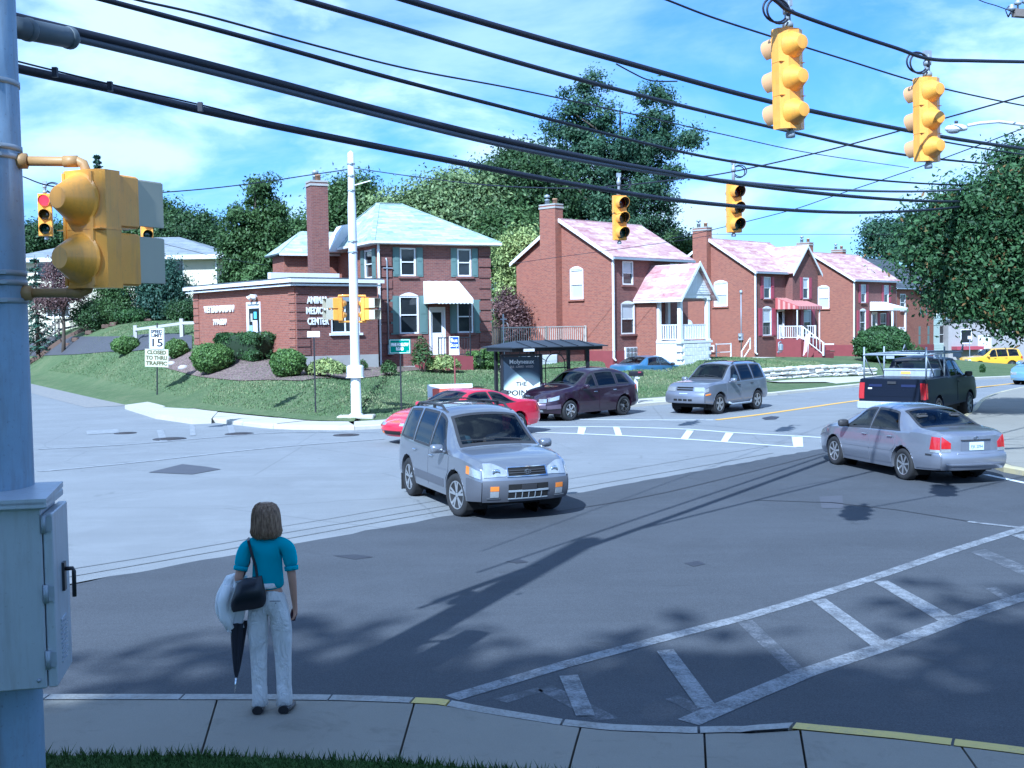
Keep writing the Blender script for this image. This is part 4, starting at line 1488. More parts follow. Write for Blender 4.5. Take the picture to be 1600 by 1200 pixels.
# ---- limestone retaining wall
rw = thing('retaining_wall', 'low wall of pale limestone blocks holding back the lawn by the driveway', 'wall', (WALL_A.x, WALL_A.y, height(WALL_A.x, WALL_A.y - .4)), math.atan2(t_w.y, t_w.x))
random.seed(12)
LW = (WALL_B - WALL_A).length
for row in range(3):
	x = -random.uniform(0, .3) + row * .05
	zr_ = row * .2
	maxx = LW - (0 if row < 2 else 1.6 * (row - 1))
	while x < maxx:
		l = random.uniform(.5, 1.05)
		z_off = float(rz(*(WALL_A + t_w * max(0, x)))) - float(rz(*WALL_A))
		q = MB()
		hgt = .195
		q.cbox((0, 0, 0), (l - .03, random.uniform(.3, .44), hgt - random.uniform(.0, .05)), .05)
		q.v = [(a + random.uniform(-.04, .04), b + random.uniform(-.05, .05), c + random.uniform(-.022, .022)) for a, b, c in q.v]
		q.build('stone', M['limestone'], rw, (x + l / 2, random.uniform(-.04, .04), zr_ + .1 + z_off))
		x += l
# ---- first house (mint roof) and the clinic annex
TH1 = rad(26)
p1 = at(594, 500, 51.0)
H1 = thing('corner_house', 'brick house with mint hip roof and green shutters, joined to the clinic', 'house', (p1.x, p1.y, .95), TH1)
w1, d1, ze1 = 5.45, 8.0, 5.85
mb = MB()
fw1 = [(1.0, 1.75, 4.35, 5.62), (3.8, 4.5, 4.35, 5.62), (.92, 1.85, 1.75, 3.45), (3.75, 4.55, 1.75, 3.25)]
fd1 = (2.35, 3.15, .75, 2.95)
wall_panel(mb, (0, 0, 0), X, w1, ze1, fw1 + [fd1], nin=Y_)
mb.build('front_wall', M['brick_dark'], H1)
mb = MB()
wall_panel(mb, (0, 0, 0), Y_, d1, ze1, [(.9, 2.0, 4.3, 5.6)], nin=X)
wall_panel(mb, (w1, 0, 0), Y_, d1, ze1, [], nin=NX)
wall_panel(mb, (0, d1, 0), X, w1, ze1, [], nin=NY)
mb.build('side_wall', M['brick'], H1)
for h_ in fw1[:2]: window(H1, (0, 0, 0), X, Y_, h_, shutter='shutter_green')
window(H1, (0, 0, 0), X, Y_, fw1[2], shutter='shutter_green', arch=True)
window(H1, (0, 0, 0), X, Y_, fw1[3], shutter='shutter_green', arch=True)
window(H1, (0, 0, 0), Y_, X, (.9, 2.0, 4.3, 5.6), shutter='shutter_green')
door(H1, (0, 0, 0), X, Y_, fd1)
mb = MB()
mb.box((w1 / 2 - 1.2, -.02, -.2), (w1 - 2.2, .06, 1.0))
mb.build('foundation', M['concrete_wall'], H1)
for z in np.arange(-.2, 5.7, .5):
	for x0 in (0, w1):
		q = MB()
		q.box((x0 + (.28 if x0 == 0 else -.28), -.015, z + .2), (.62, .07, .4))
		q.build('quoin', M['brick_dark'], H1)
e1 = .4
zr1 = 7.95
xm0, xm1, ym = w1 * .26, w1 * .48, d1 * .5
mb = MB()
A_, B_, C_, D_ = (-e1, -e1, ze1 - .02), (w1 + e1, -e1, ze1 - .02), (w1 + e1, d1 + e1, ze1 - .02), (-e1, d1 + e1, ze1 - .02)
R0_, R1_ = (xm0, ym, zr1), (xm1, ym, zr1)
slab_roof(mb, [A_, B_, R1_, R0_], .08)
slab_roof(mb, [C_, D_, R0_, R1_], .08)
slab_roof(mb, [B_, C_, R1_], .08)
slab_roof(mb, [D_, A_, R0_], .08)
rf1 = mb.build('roof', M['roof_mint'], H1)
mb = MB()
for a, b in ((A_, R0_), (B_, R1_), (C_, R1_), (D_, R0_), (R0_, R1_)):
	mb.bar(Vector(a) + Vector((0, 0, .085)), Vector(b) + Vector((0, 0, .085)), .2, .025)
mb.build('hip_cap', M['roof_mint'], rf1)
mb = MB()
mb.box((w1 / 2, -e1 + .2, ze1 - .06), (w1 + 2 * e1 - .02, .4, .07)).box((-e1 + .2, d1 / 2, ze1 - .06), (.4, d1, .07))
mb.build('soffit', M['white'], H1)
gutter(H1, [(-e1, -e1 - .05, ze1 - .02), (w1 + e1, -e1 - .05, ze1 - .02)])
gutter(H1, [(-e1 - .05, -e1, ze1 - .02), (-e1 - .05, d1 + e1, ze1 - .02)])
downspout(H1, -.05, -.1, .15, ze1 - .05)
awning(H1, 2.1, 3.85, 4.1, 3.25, 1.6, M['white'], mat('awning_white', (.74, .74, .75), .5, var=.03), y0=-.02)
q = MB(); q.bar((3.75, -1.42, .3), (3.75, -1.42, 3.1), .05)
q.build('awning_post', M['black_metal'], H1)
q = MB(); q.box((3.0, -.75, .2), (1.7, 1.5, 1.0)); q.build('stoop', M['foundation_red'], H1)
for k in range(4):
	q = MB(); q.box((2.0 - k * .28, -.75, .5 - k * .19 - .4), (.28, 1.3, .9)); q.build('step', M['foundation_red'], H1)
railing(H1, [(2.2, -1.45, .7), (3.75, -1.45, .7)], .85, M['black_metal'], 'stoop_railing', .14, .01, .02)
q = MB(); q.box((4.75, -.04, .15), (1.0, .05, .8)); q.build('basement_door', M['white'], H1)
q = MB()
q.tube([(.35, -.07, 1.2), (.35, -.07, 5.0), (.3, -.09, 5.15)], .035, 8)
q.box((.42, -.1, 1.05), (.26, .16, .42)).lathe([(.09, 0), (.09, .07), (.001, .08)], 12, axis=((.42, -.18, 1.1), (0, -1, 0)))
q.bar((.15, -.1, 4.7), (.6, -.1, 4.7), .04)
q.build('electric_meter', M['galv'], H1)
chimney(H1, -1.85, 3.1, .5, 8.75, .8, .8, 'brick_dark', 2)
# rear wing behind the chimney
mb = MB()
mb.box((-1.35, 7.1, 2.3), (2.7, 2.2, 6.6))
wg = mb.build('rear_wing', M['brick'], H1)
mb = MB()
zz = 5.62
a_, b_, c_, d_ = (-3.0, 5.7, zz), (.6, 5.7, zz), (.6, 8.5, zz), (-3.0, 8.5, zz)
r0_, r1_ = (-1.5, 7.1, 6.8), (.6, 7.1, 6.8)
slab_roof(mb, [a_, b_, r1_, r0_], .08)
slab_roof(mb, [c_, d_, r0_, r1_], .08)
slab_roof(mb, [d_, a_, r0_], .08)
mb.build('rear_wing_roof', M['roof_mint'], H1)
gutter(H1, [(-3.0, 5.65, zz), (.3, 5.65, zz)])
# dormer wall between the roofs
mb = MB()
mb.prism([(-.9, 4.6, 5.7), (.5, 4.6, 5.7), (.5, 4.6, 7.1), (-.1, 4.6, 7.0)], (0, 0, 0), (0, 1.2, 0))
mb.build('roof_gusset', M['white'], H1)
TH2 = rad(38)
p2 = at(463, 500, 47.0)
AM = thing('clinic_annex', 'flat roofed brick clinic annex with white lettering and quoined corners', 'clinic', (p2.x, p2.y, 1.85), TH2)
hA = 3.1
wA, dA = 3.9, 10.6
mb = MB()
hw_ = (1.62, 3.0, .95, 2.45)
wall_panel(mb, (0, 0, 0), X, wA, hA, [hw_], nin=Y_, z0=0)
wall_panel(mb, (wA, 0, 0), Y_, 3, hA, [], nin=NX)
mb.build('front_wall', M['brick_dark'], AM)
mb = MB()
dh = (3.3, 4.7, -.1, 2.35)
wall_panel(mb, (0, 0, 0), Y_, dA, hA, [dh], nin=X, z0=-1.6)
wall_panel(mb, (0, dA, 0), X, wA, hA, [], nin=NY)
mb.build('side_wall', M['brick'], AM)
mb = MB()
mb.box((wA / 2, .12, -.7), (wA - .04, .3, 1.41))
mb.build('foundation', M['concrete_wall'], AM)
window(AM, (0, 0, 0), X, Y_, hw_, style='fixed', mull=1, sillm='white', fw=.06)
q = MB(); q.box((2.3, -.08, 2.36), (1.5, .16, .16)); q.build('window_hood', M['galv'], AM)
for z in np.arange(.05, 2.9, .36):
	for kind_ in (0, 1, 2):
		q = MB()
		if kind_ == 0: q.box((.3, -.012, z + .16), (.6, .06, .30))
		elif kind_ == 1: q.box((-.012, .33, z + .16), (.06, .55, .30))
		else: q.box((-.012, dA - .33, z + .16), (.06, .6, .30))
		q.build('quoin', M['brick_dark' if kind_ == 0 else 'brick'], AM)
mb = MB()
mb.box((wA / 2 - .1, dA / 2, hA + .12), (wA + .5, dA + .5, .1))
mb.build('flat_roof', M['roof_dark'], AM)
mb = MB()
mb.box((wA / 2 - .1, -.28, hA + .03), (wA + .56, .08, .15)).box((-.38, dA / 2, hA + .03), (.08, dA + .56, .15))
mb.box((wA / 2 - .1, -.2, hA - .14), (wA + .3, .08, .08)).box((-.28, dA / 2, hA - .14), (.08, dA + .36, .08))
mb.build('fascia', M['white'], AM)
# a low white parapet on the roof by the house
q = MB(); q.box((2.2, 3.4, hA + .35), (3.4, .3, .35)); q.build('parapet', M['white'], AM)
# glazed clinic door with notices
door(AM, (0, 0, 0), Y_, X, dh, m='white', glass=False)
q = MB()
q.box((0, 0, 0), (1.0, .02, 2.05))
pn = q.build('door_glass', M['pane'], AM)
pn.matrix_local = frame_of((0, 0, 0), Y_, X) @ Matrix.Translation((4.02, .03, 1.05))
for (x, z, w_, h2, c) in ((-.12, .25, .45, .5, (.8, .72, .74)), (.3, .12, .28, .32, (.35, .55, .8)), (-.15, .72, .26, .3, (.2, .62, .85)), (.22, .62, .2, .36, (.45, .42, .36)), (-.3, -.35, .24, .24, (.75, .72, .76)), (-.3, -.05, .16, .14, (.7, .75, .8))):
	q = MB(); q.box((x, -.018, z), (w_, .012, h2)); q.build('notice', mat('notice_%d' % int(c[1] * 1000 + x * 10), c, .7), pn)
q = MB(); q.bar((-.45, -.05, -.2), (.4, -.05, -.2), .04); q.build('push_bar', M['chrome'], pn)
q = MB(); q.box((-.1, 3.75, 2.62), (.2, .3, .12)).lathe([(.06, 0), (.12, .16), (.001, .17)], 12, axis=((-.12, 3.55, 2.6), (-.6, -.3, -.6))).lathe([(.06, 0), (.12, .16), (.001, .17)], 12, axis=((-.12, 4.0, 2.6), (-.6, .3, -.6)))
q.build('flood_light', M['white'], AM)
wt = mat('white_letter', (.85, .84, .82), .5, var=.02)
for z, s in ((2.32, 'ANIMAL'), (1.88, 'MEDICAL'), (1.44, 'CENTER')):
	text(s, AM, (.98, -.035, z), (PI / 2, 0, 0), .40, wt, 'letters', .03, width=1.0 if s != 'MEDICAL' else 1.1, bold=.012)
text('VETERINARIAN', AM, (-.035, 7.6, 2.1), (PI / 2, 0, -PI / 2), .42, wt, 'letters', .03, width=3.3, bold=.012)
text('771-6631', AM, (-.035, 7.5, 1.5), (PI / 2, 0, -PI / 2), .36, wt, 'letters', .03, width=1.4, bold=.012)
# ---- the cream house on the left
cb = at(350, 500, 84)
CH = thing('cream_house', 'two storey cream brick house with a shallow grey hip roof at the far left', 'house', (cb.x - 15.6, cb.y + 1.5, 3.3), rad(-4))
wc, dc, hc = 15.2, 9.0, 5.1
wn_ = [(10.6, 12.6, 3.7, 4.9), (1.4, 3.4, 3.7, 4.9), (6.1, 7.9, .8, 2.1), (2.0, 3.8, .8, 2.1), (11.5, 13.2, .9, 2.1)]
mb = MB()
wall_panel(mb, (0, 0, 0), X, wc, hc, wn_, nin=Y_, z0=-1)
wall_panel(mb, (0, 0, 0), Y_, dc, hc, [], nin=X, z0=-1)
wall_panel(mb, (wc, 0, 0), Y_, dc, hc, [], nin=NX, z0=-1)
wall_panel(mb, (0, dc, 0), X, wc, hc, [], nin=NY, z0=-1)
mb.build('wall', M['cream'], CH)
for h_ in wn_: window(CH, (0, 0, 0), X, Y_, h_, style='fixed', mull=1, sillm='cream')
mb = MB()
e = .8
a_, b_, c_, d_ = (-e, -e, hc), (wc + e, -e, hc), (wc + e, dc + e, hc), (-e, dc + e, hc)
r0_, r1_ = (4.5, dc / 2, hc + 1.75), (wc - 4.5, dc / 2, hc + 1.75)
slab_roof(mb, [a_, b_, r1_, r0_]); slab_roof(mb, [c_, d_, r0_, r1_]); slab_roof(mb, [b_, c_, r1_]); slab_roof(mb, [d_, a_, r0_])
mb.build('roof', M['roof_grey'], CH)
mb = MB()
mb.box((wc / 2, -e - .02, hc - .06), (wc + 2 * e, .06, .3)).box((wc + e + .02, dc / 2, hc - .06), (.06, dc + 2 * e, .3)).box((wc / 2, -e / 2, hc - .2), (wc + 2 * e, e, .04))
mb.build('fascia', M['white'], CH)
downspout(CH, wc - .1, -.12, -.5, hc - .1)
downspout(CH, 2.6, -.12, -.5, hc - .1)
# ================================================================== vehicles
def curve(pts):
	xs = np.array([p[0] for p in pts], float)
	ys = np.array([p[1] for p in pts], float)
	# monotone cubic
	h = np.diff(xs)
	dl = np.diff(ys) / h
	m = np.zeros(len(xs))
	m[0], m[-1] = dl[0], dl[-1]
	for i in range(1, len(xs) - 1):
		if dl[i - 1] * dl[i] > 0:
			w1_, w2_ = 2 * h[i] + h[i - 1], h[i] + 2 * h[i - 1]
			m[i] = (w1_ + w2_) / (w1_ / dl[i - 1] + w2_ / dl[i])
	def f(x):
		x = np.clip(x, xs[0], xs[-1])
		i = min(max(int(np.searchsorted(xs, x)) - 1, 0), len(xs) - 2)
		t = (x - xs[i]) / h[i]
		return float((2 * t ** 3 - 3 * t * t + 1) * ys[i] + (t ** 3 - 2 * t * t + t) * h[i] * m[i] + (-2 * t ** 3 + 3 * t * t) * ys[i + 1] + (t ** 3 - t * t) * h[i] * m[i + 1])
	return f
class Car:
	"""body surface: S(x, q, side): q 0..1 sill to belt, 1..2 belt to roof rail, 2..3 rail to centre line"""
	def __init__(s, sp):
		s.__dict__.update(sp)
		s.top_f, s.belt_f, s.sill_f = curve(s.top), curve(s.belt), curve(s.sill)
		s.x0, s.x1 = -s.L / 2, s.L / 2
		s.ff = curve(s.front_prof)           # x offset of the nose by height
		s.rf = curve(s.rear_prof)
		s.plan_f = curve(s.plan)
	def hw(s, x, z):
		w = s.W / 2 * s.plan_f(x)
		t = (z - .2) / (s.belt_f(x) - .2)
		return w * (1 - .055 * max(0, .32 - t) / .32 - .045 * max(0, t - .55) ** 1.4 * 2.2)
	def end_dx(s, x, z):
		"""nose and tail leaning with height, fading towards the middle"""
		r = 0.0
		if x > s.x1 - .55: r += s.ff(z) * ((x - s.x1 + .55) / .55) ** 2
		if x < s.x0 + .55: r -= s.rf(z) * ((s.x0 + .55 - x) / .55) ** 2
		return r
	def rail(s, x):
		zt, zb = s.top_f(x), s.belt_f(x)
		g = max(.012, zt - zb)
		hb = s.hw(x, zb)
		k = min(1, g / .12)
		y = hb - .07 * k - .02 - s.tumble * g
		return y, zb + g - (s.crown * min(1, g / .35) + .01 * k)
	def S(s, x, q, side=1):
		zs, zb = s.sill_f(x), s.belt_f(x)
		if q <= 1:
			z = zs + (zb - zs) * q
			y = s.hw(x, z)
		elif q <= 2:
			yr, zr_ = s.rail(x)
			t = q - 1
			hb = s.hw(x, zb)
			y = hb + (yr - hb) * t + .018 * math.sin(PI * t) * min(1, (zr_ - zb) / .3)
			z = zb + (zr_ - zb) * t
		else:
			yr, zr_ = s.rail(x)
			t = 3 - q                                   # 1 at rail .. 0 at centre
			zt = s.top_f(x)
			y = yr * t
			z = zt - (zt - zr_) * t ** 2.4
		return Vector((x + s.end_dx(x, z), y * side, z))
	def F(s, y, z, end=1):
		"""nose (end=1) or tail (end=-1) surface by width fraction y in -1..1 and height"""
		xe = s.x1 if end > 0 else s.x0
		w = s.hw(xe, min(z, s.belt_f(xe)))
		b = s.nose_bulge if end > 0 else s.tail_bulge
		dx = (s.ff(z) if end > 0 else s.rf(z)) + b * (1 - abs(y) ** 2.2)
		return Vector((xe + end * dx, y * w, z))
	def body(s, mb):
		NX_ = int(s.L / .036)
		xs = np.linspace(s.x0, s.x1, NX_ + 1)
		nq1, nq2, nq3 = 22, 10, 8
		qs = list(np.linspace(0, 1, nq1 + 1)) + list(np.linspace(1, 2, nq2 + 1)[1:]) + list(np.linspace(2, 3, nq3 + 1)[1:])
		wins = s.windows()
		for side in (1, -1):
			V = [[s.S(x, q, side) for q in qs] for x in xs]
			flat = [p for r in V for p in r]
			n = len(qs)
			fs = []
			for i in range(NX_):
				for j in range(n - 1):
					c = (V[i][j] + V[i + 1][j + 1]) / 2
					xm, qm = (xs[i] + xs[i + 1]) / 2, (qs[j] + qs[j + 1]) / 2
					if qm < 1 and any((c.x - ax) ** 2 + (c.z - s.R) ** 2 < s.Ra ** 2 for ax in (s.xf, s.xr)): continue
					if any(w_.has(xm, qm) for w_ in wins): continue
					f = (i * n + j, (i + 1) * n + j, (i + 1) * n + j + 1, i * n + j + 1)
					fs.append(f if side < 0 else f[::-1])
			# snap the wheel openings round
			used = {k for f in fs for k in f}
			for k in used:
				p = flat[k]
				if qs[k % n] >= 1: continue
				for ax in (s.xf, s.xr):
					d = Vector((p.x - ax, 0, p.z - s.R))
					if 1e-3 < d.length < s.Ra:
						d = d.normalized() * s.Ra
						flat[k] = Vector((ax + d.x, p.y, s.R + d.z))
			mb.add(flat, fs)
			# rolled lip of the wheel openings
			for ax in (s.xf, s.xr):
				ro, ri = [], []
				for a in np.linspace(-.35, PI + .35, 31):
					x, z = ax + s.Ra * math.cos(a), s.R + s.Ra * math.sin(a)
					if z < s.sill_f(x) - .02: continue
					y = s.hw(x, max(z, s.sill_f(x)))
					ro.append((x, side * (y + .006), z)); ri.append((x, side * (y - .09), z))
				mb.grid([ro, ri])
		# nose and tail
		for end in (1, -1):
			xe = s.x1 if end > 0 else s.x0
			zs = [s.sill_f(xe) + (s.belt_f(xe) - s.sill_f(xe)) * k / 16 for k in range(17)]
			rows = [[s.F(y, z, end) for y in np.linspace(-1, 1, 21)] for z in zs]
			# join to the bonnet / boot edge
			rows.append([Vector((s.S(xe, 2 + (1 - abs(y)), 1).x + end * (s.nose_bulge if end > 0 else s.tail_bulge) * (1 - abs(y) ** 2.2) * .35, s.rail(xe)[0] * y, s.S(xe, 2 + (1 - abs(y)), 1).z)) for y in np.linspace(-1, 1, 21)])
			rows.append([Vector((s.S(xe - end * .10, 3 - abs(y), 1).x, s.rail(xe - end * .10)[0] * y, s.S(xe - end * .10, 3 - abs(y), 1).z + .001)) for y in np.linspace(-1, 1, 21)])
			mb.grid(rows)
		return mb
	def windows(s):
		if hasattr(s, '_w'): return s._w
		out = []
		for name, kind, poly in s.glass:
			out.append(Win(name, kind, poly))
		s._w = out
		return out
	def patch(s, fn, A, nu, nv, off=.006, skirt=.02, mb=None):
		"""fn(u,v)->point on the surface; lifted by off along the numeric normal"""
		mb = mb or MB()
		P = [[fn(i / nu, j / nv) for j in range(nv + 1)] for i in range(nu + 1)]
		rows = []
		for i in range(nu + 1):
			r = []
			for j in range(nv + 1):
				a = P[min(i + 1, nu)][j] - P[max(i - 1, 0)][j]
				b = P[i][min(j + 1, nv)] - P[i][max(j - 1, 0)]
				nr_ = a.cross(b)
				nr_ = nr_.normalized() if nr_.length > 1e-9 else Vector((0, 0, 1))
				c = P[i][j] - Vector((A[0], 0, A[1]))
				if nr_.dot(c) < 0: nr_ = -nr_
				r.append((P[i][j], nr_))
			rows.append(r)
		top = [[p + n_ * off for p, n_ in r] for r in rows]
		low = [[p - n_ * skirt for p, n_ in r] for r in rows]
		mb.grid(top)
		mb.grid([[t for t in top[0]], [t for t in low[0]]])
		mb.grid([[t for t in top[-1]], [t for t in low[-1]]])
		mb.grid([[r[0] for r in top], [r[0] for r in low]])
		mb.grid([[r[-1] for r in top], [r[-1] for r in low]])
		return mb
	def side_patch(s, side, xa, xb, qa, qb, off=.006, nu=14, nv=8, mb=None, skirt=.02):
		"""xa/xb may be functions of q"""
		fa = xa if callable(xa) else (lambda q: xa)
		fb = xb if callable(xb) else (lambda q: xb)
		def fn(u, v):
			q = qa + (qb - qa) * v
			x = fa(q) + (fb(q) - fa(q)) * u
			p = s.S(x, q, side)
			if q <= 1:
				for ax in (s.xf, s.xr):
					d = Vector((p.x - ax, 0, p.z - s.R))
					if d.length < s.Ra + .045:
						d = d.normalized() * (s.Ra + .045) if d.length > 1e-3 else Vector((0, 0, 1))
						p = Vector((ax + d.x, p.y, s.R + d.z))
			return p
		return s.patch(fn, ((s.xf + s.xr) / 2, .4), nu, nv, off, skirt, mb)
	def end_patch(s, end, ya, yb_, za, zb, off=.006, nu=10, nv=6, mb=None, skirt=.02):
		fza = za if callable(za) else (lambda y: za)
		fzb = zb if callable(zb) else (lambda y: zb)
		def fn(u, v):
			y = ya + (yb_ - ya) * u
			return s.F(y, fza(y) + (fzb(y) - fza(y)) * v, end)
		return s.patch(fn, (0, .5), nu, nv, off, skirt, mb)
class Win:
	"""window in (x, q): quad with corner points (x at q0 left/right, x at q1 left/right)"""
	def __init__(s, name, kind, poly):
		s.name, s.kind = name, kind
		s.q0, s.q1, s.a0, s.b0, s.a1, s.b1 = poly
	def xa(s, q): return s.a0 + (s.a1 - s.a0) * (q - s.q0) / (s.q1 - s.q0)
	def xb(s, q): return s.b0 + (s.b1 - s.b0) * (q - s.q0) / (s.q1 - s.q0)
	def has(s, x, q): return s.q0 < q < s.q1 and s.xa(q) < x < s.xb(q)
def build_car(sp, label, cat, x, y, heading, z=0.0, group='vehicles at the crossing', steer=0.0, tilt=0.0):
	c = Car(sp)
	t = thing(sp['name'], label, cat, (x, y, z), heading, group)
	if tilt: t.rotation_euler = (0, tilt, heading)
	paint, clad = sp['paint'], sp.get('clad', sp['paint'])
	c.body(MB()).build('body', paint, t, uv=False, weld=True, sharp=38)
	# dark shell inside the wheel openings and under the floor
	mb = MB()
	mb.box((0, 0, .33), (c.L - .5, c.W - .5, .2))
	for ax in (c.xf, c.xr):
		for side in (1, -1):
			rows = []
			for a in np.linspace(-.5, PI + .5, 17):
				rows.append([(ax + (c.Ra + .005) * math.cos(a), side * (c.W / 2 - .07), c.R + (c.Ra + .005) * math.sin(a)), (ax + (c.Ra + .005) * math.cos(a), side * (c.W / 2 - .42), c.R + (c.Ra + .005) * math.sin(a))])
			mb.grid(rows)
			mb.lathe([(.0001, 0), (c.Ra + .005, 0)], 20, axis=((ax, side * (c.W / 2 - .42), c.R), (0, side, 0)))
	mb.build('underbody', M['under'], t, uv=False)
	# glass with a black seal round each pane
	for w_, sides in [(w_, [sd_]) for w_ in c.windows() for sd_ in ((1, -1) if w_.q1 <= 2.001 else (0,))]:
		gm = sp.get('glass_mat', 'glass') if w_.kind != 'dark' else 'glass_dark'
		seal, gl = MB(), MB()
		pad = .03
		for side in sides:
			if side:
				c.side_patch(side, w_.xa, w_.xb, w_.q0, w_.q1, .0, 12, 8, gl, 0)
				dq = pad / max(.1, (c.rail((w_.a0 + w_.b0) / 2)[1] - c.belt_f((w_.a0 + w_.b0) / 2)))
				for (xa, xb, qa, qb) in ((lambda q: w_.xa(q) - pad, lambda q: w_.xa(q) + pad * .6, w_.q0 - dq * .5, w_.q1 + dq * .3), (lambda q: w_.xb(q) - pad * .6, lambda q: w_.xb(q) + pad, w_.q0 - dq * .5, w_.q1 + dq * .3)):
					c.side_patch(side, xa, xb, max(1.0, qa), min(2.0, qb), .004, 2, 8, seal, .004)
				for (qa, qb) in ((max(1.0, w_.q0 - dq * .6), w_.q0 + dq * .8), (w_.q1 - dq * .8, min(2.0, w_.q1 + dq * .6))):
					c.side_patch(side, w_.xa, w_.xb, qa, qb, .004, 12, 2, seal, .004)
			else:
				# windscreen or rear screen: right across the car
				def scr(xa, xb, ya, yb_, off, target, nu, nv, fade=0):
					def fn(u, v):
						x = xa + (xb - xa) * u
						yy = ya + (yb_ - ya) * v
						return c.S(x, 3 - abs(yy), 1 if yy >= 0 else -1)
					c.patch(fn, (0, .4), nu, nv, off, .004, target)
				ext = 3 - w_.q0
				a, b = min(w_.a0, w_.a1), max(w_.b0, w_.b1)
				scr(a, b, -ext, ext, 0.0, gl, 10, 16)
				scr(a - .035, a + .03, -ext - .03, ext + .03, .004, seal, 2, 16)
				scr(b - .03, b + .04, -ext - .03, ext + .03, .004, seal, 2, 16)
				scr(a, b, -ext - .035, -ext + .045, .004, seal, 10, 2)
				scr(a, b, ext - .045, ext + .035, .004, seal, 10, 2)
		gl.smooth = True
		gl.sm = [True] * len(gl.sm)
		gob = gl.build(w_.name, M[gm], t, uv=False)
		seal.build('window_seal', M['dark_trim'], gob, uv=False)
	# doors
	for k, (xa, xb) in enumerate(sp['doors']):
		for side in (1, -1):
			ob = c.side_patch(side, xa, xb, sp.get('door_q0', .12), .985, .007, 16, 10).build('door', paint, t, uv=False, sharp=40)
			hx = xa + .16
			p = c.S(hx, sp.get('handle_q', .86), side)
			mb = MB()
			mb.cbox((p.x, p.y + side * .028, p.z), (.17, .03, .03), .01)
			mb.box((p.x - .06, p.y + side * .014, p.z), (.025, .03, .02)).box((p.x + .06, p.y + side * .014, p.z), (.025, .03, .02))
			mb.build('handle', sp.get('handle_mat', paint), ob, uv=False)
	if 'trim' in sp:
		for side in (1, -1):
			for xa, xb, qa, qb, mm in sp['trim']:
				c.side_patch(side, xa, xb, qa, qb, .016, 18, 3).build('side_moulding', mm, t, uv=False, sharp=40)
	# mirrors
	mx = sp['mirror_x']
	for side in (1, -1):
		p = c.S(mx, 1.0, side)
		mb = MB()
		mb.smooth = True
		for a_, b_ in ((-.055, 1.0), (-.02, 1.04), (.03, .92), (.06, .6)): pass
		mb.grid([[(p.x + a_, p.y + side * .13 + math.copysign(abs(math.cos(q_)) ** .55, math.cos(q_)) * .11 * b_, p.z + .09 + math.copysign(abs(math.sin(q_)) ** .55, math.sin(q_)) * .075 * b_) for q_ in np.linspace(0, 2 * PI, 25)] for a_, b_ in ((-.055, .0), (-.055, .97), (-.02, 1.04), (.03, .92), (.06, .62), (.07, 0))])
		mb.bar((p.x + .02, p.y - side * .03, p.z + .02), (p.x, p.y + side * .08, p.z + .06), .06, .05)
		mb.build('mirror', sp.get('mirror_mat', paint), t, uv=False)
	# wheels
	tyre = MB()
	R_, Wd = c.R, sp.get('tyre_w', .21)
	ri = R_ * .66
	tyre.lathe([(ri, -Wd * .40), (ri + .02, -Wd * .5), (R_ - .035, -Wd * .5), (R_ - .008, -Wd * .42), (R_, -Wd * .3), (R_, Wd * .3), (R_ - .008, Wd * .42), (R_ - .035, Wd * .5), (ri + .02, Wd * .5), (ri, Wd * .40)], 36, axis=((0, 0, 0), (0, 1, 0)))
	tyre.mi = 1
	tyre.lathe([(.0001, -.01), (ri, -.01)], 24, axis=((0, 0, 0), (0, 1, 0)))
	tm = tyre.mesh('tyre', [M['rubber'], M['under']], uv=False)
	rim = MB()
	rim.lathe([(ri * .9, Wd * .1), (ri * .93, Wd * .44), (ri * 1.0, Wd * .45), (ri * 1.02, Wd * .38), (ri * .96, Wd * .1)], 32, axis=((0, 0, 0), (0, 1, 0)))
	rim.lathe([(ri * .26, Wd * .1), (ri * .25, Wd * .38), (ri * .1, Wd * .42), (.0001, Wd * .42)], 20, axis=((0, 0, 0), (0, 1, 0)))
	ns_ = sp.get('spokes', 5)
	for k in range(ns_):
		a = 2 * PI * k / ns_ + .3
		for da in ((-.12, .12) if sp.get('split') else (0,)):
			d0, d1_ = Vector((math.cos(a + da * .3), 0, math.sin(a + da * .3))), Vector((math.cos(a + da * 1.5), 0, math.sin(a + da * 1.5)))
			rim.bar(d0 * ri * .2 + Vector((0, Wd * .33, 0)), d1_ * ri * .95 + Vector((0, Wd * .36, 0)), ri * sp.get('spoke_w', .24), Wd * .14, up=(0, 1, 0))
	rm = rim.mesh('rim', sp.get('rim_mat', M['rim']), uv=False)
	rm.polygons.foreach_set('use_smooth', [True] * len(rm.polygons))
	rm.set_sharp_from_angle(angle=rad(35))
	for ax in (c.xf, c.xr):
		for side in (1, -1):
			w = link('wheel', tm, t, (ax, side * (c.W / 2 - Wd / 2 - sp.get('wheel_in', .015)), R_), (0, 0, (0 if side > 0 else PI) + (steer if ax == c.xf else 0)))
			link('rim', rm, w)
	# cabin: seats, dash, wheel
	mb = MB()
	fz = .42
	cab = sp['cabin']
	mb.box(((cab[0] + cab[1]) / 2, 0, fz), (cab[1] - cab[0], c.W - .34, .08))
	mb.build('cabin_floor', M['under'], t, uv=False)
	mb = MB()
	zb = c.belt_f(cab[1])
	mb.cbox((cab[1] - .12, 0, zb - .14), (.38, c.W - .34, .30), .06)
	mb.build('dashboard', M['dark_trim'], t, uv=False)
	seat_z = sp.get('seat_z', .62)
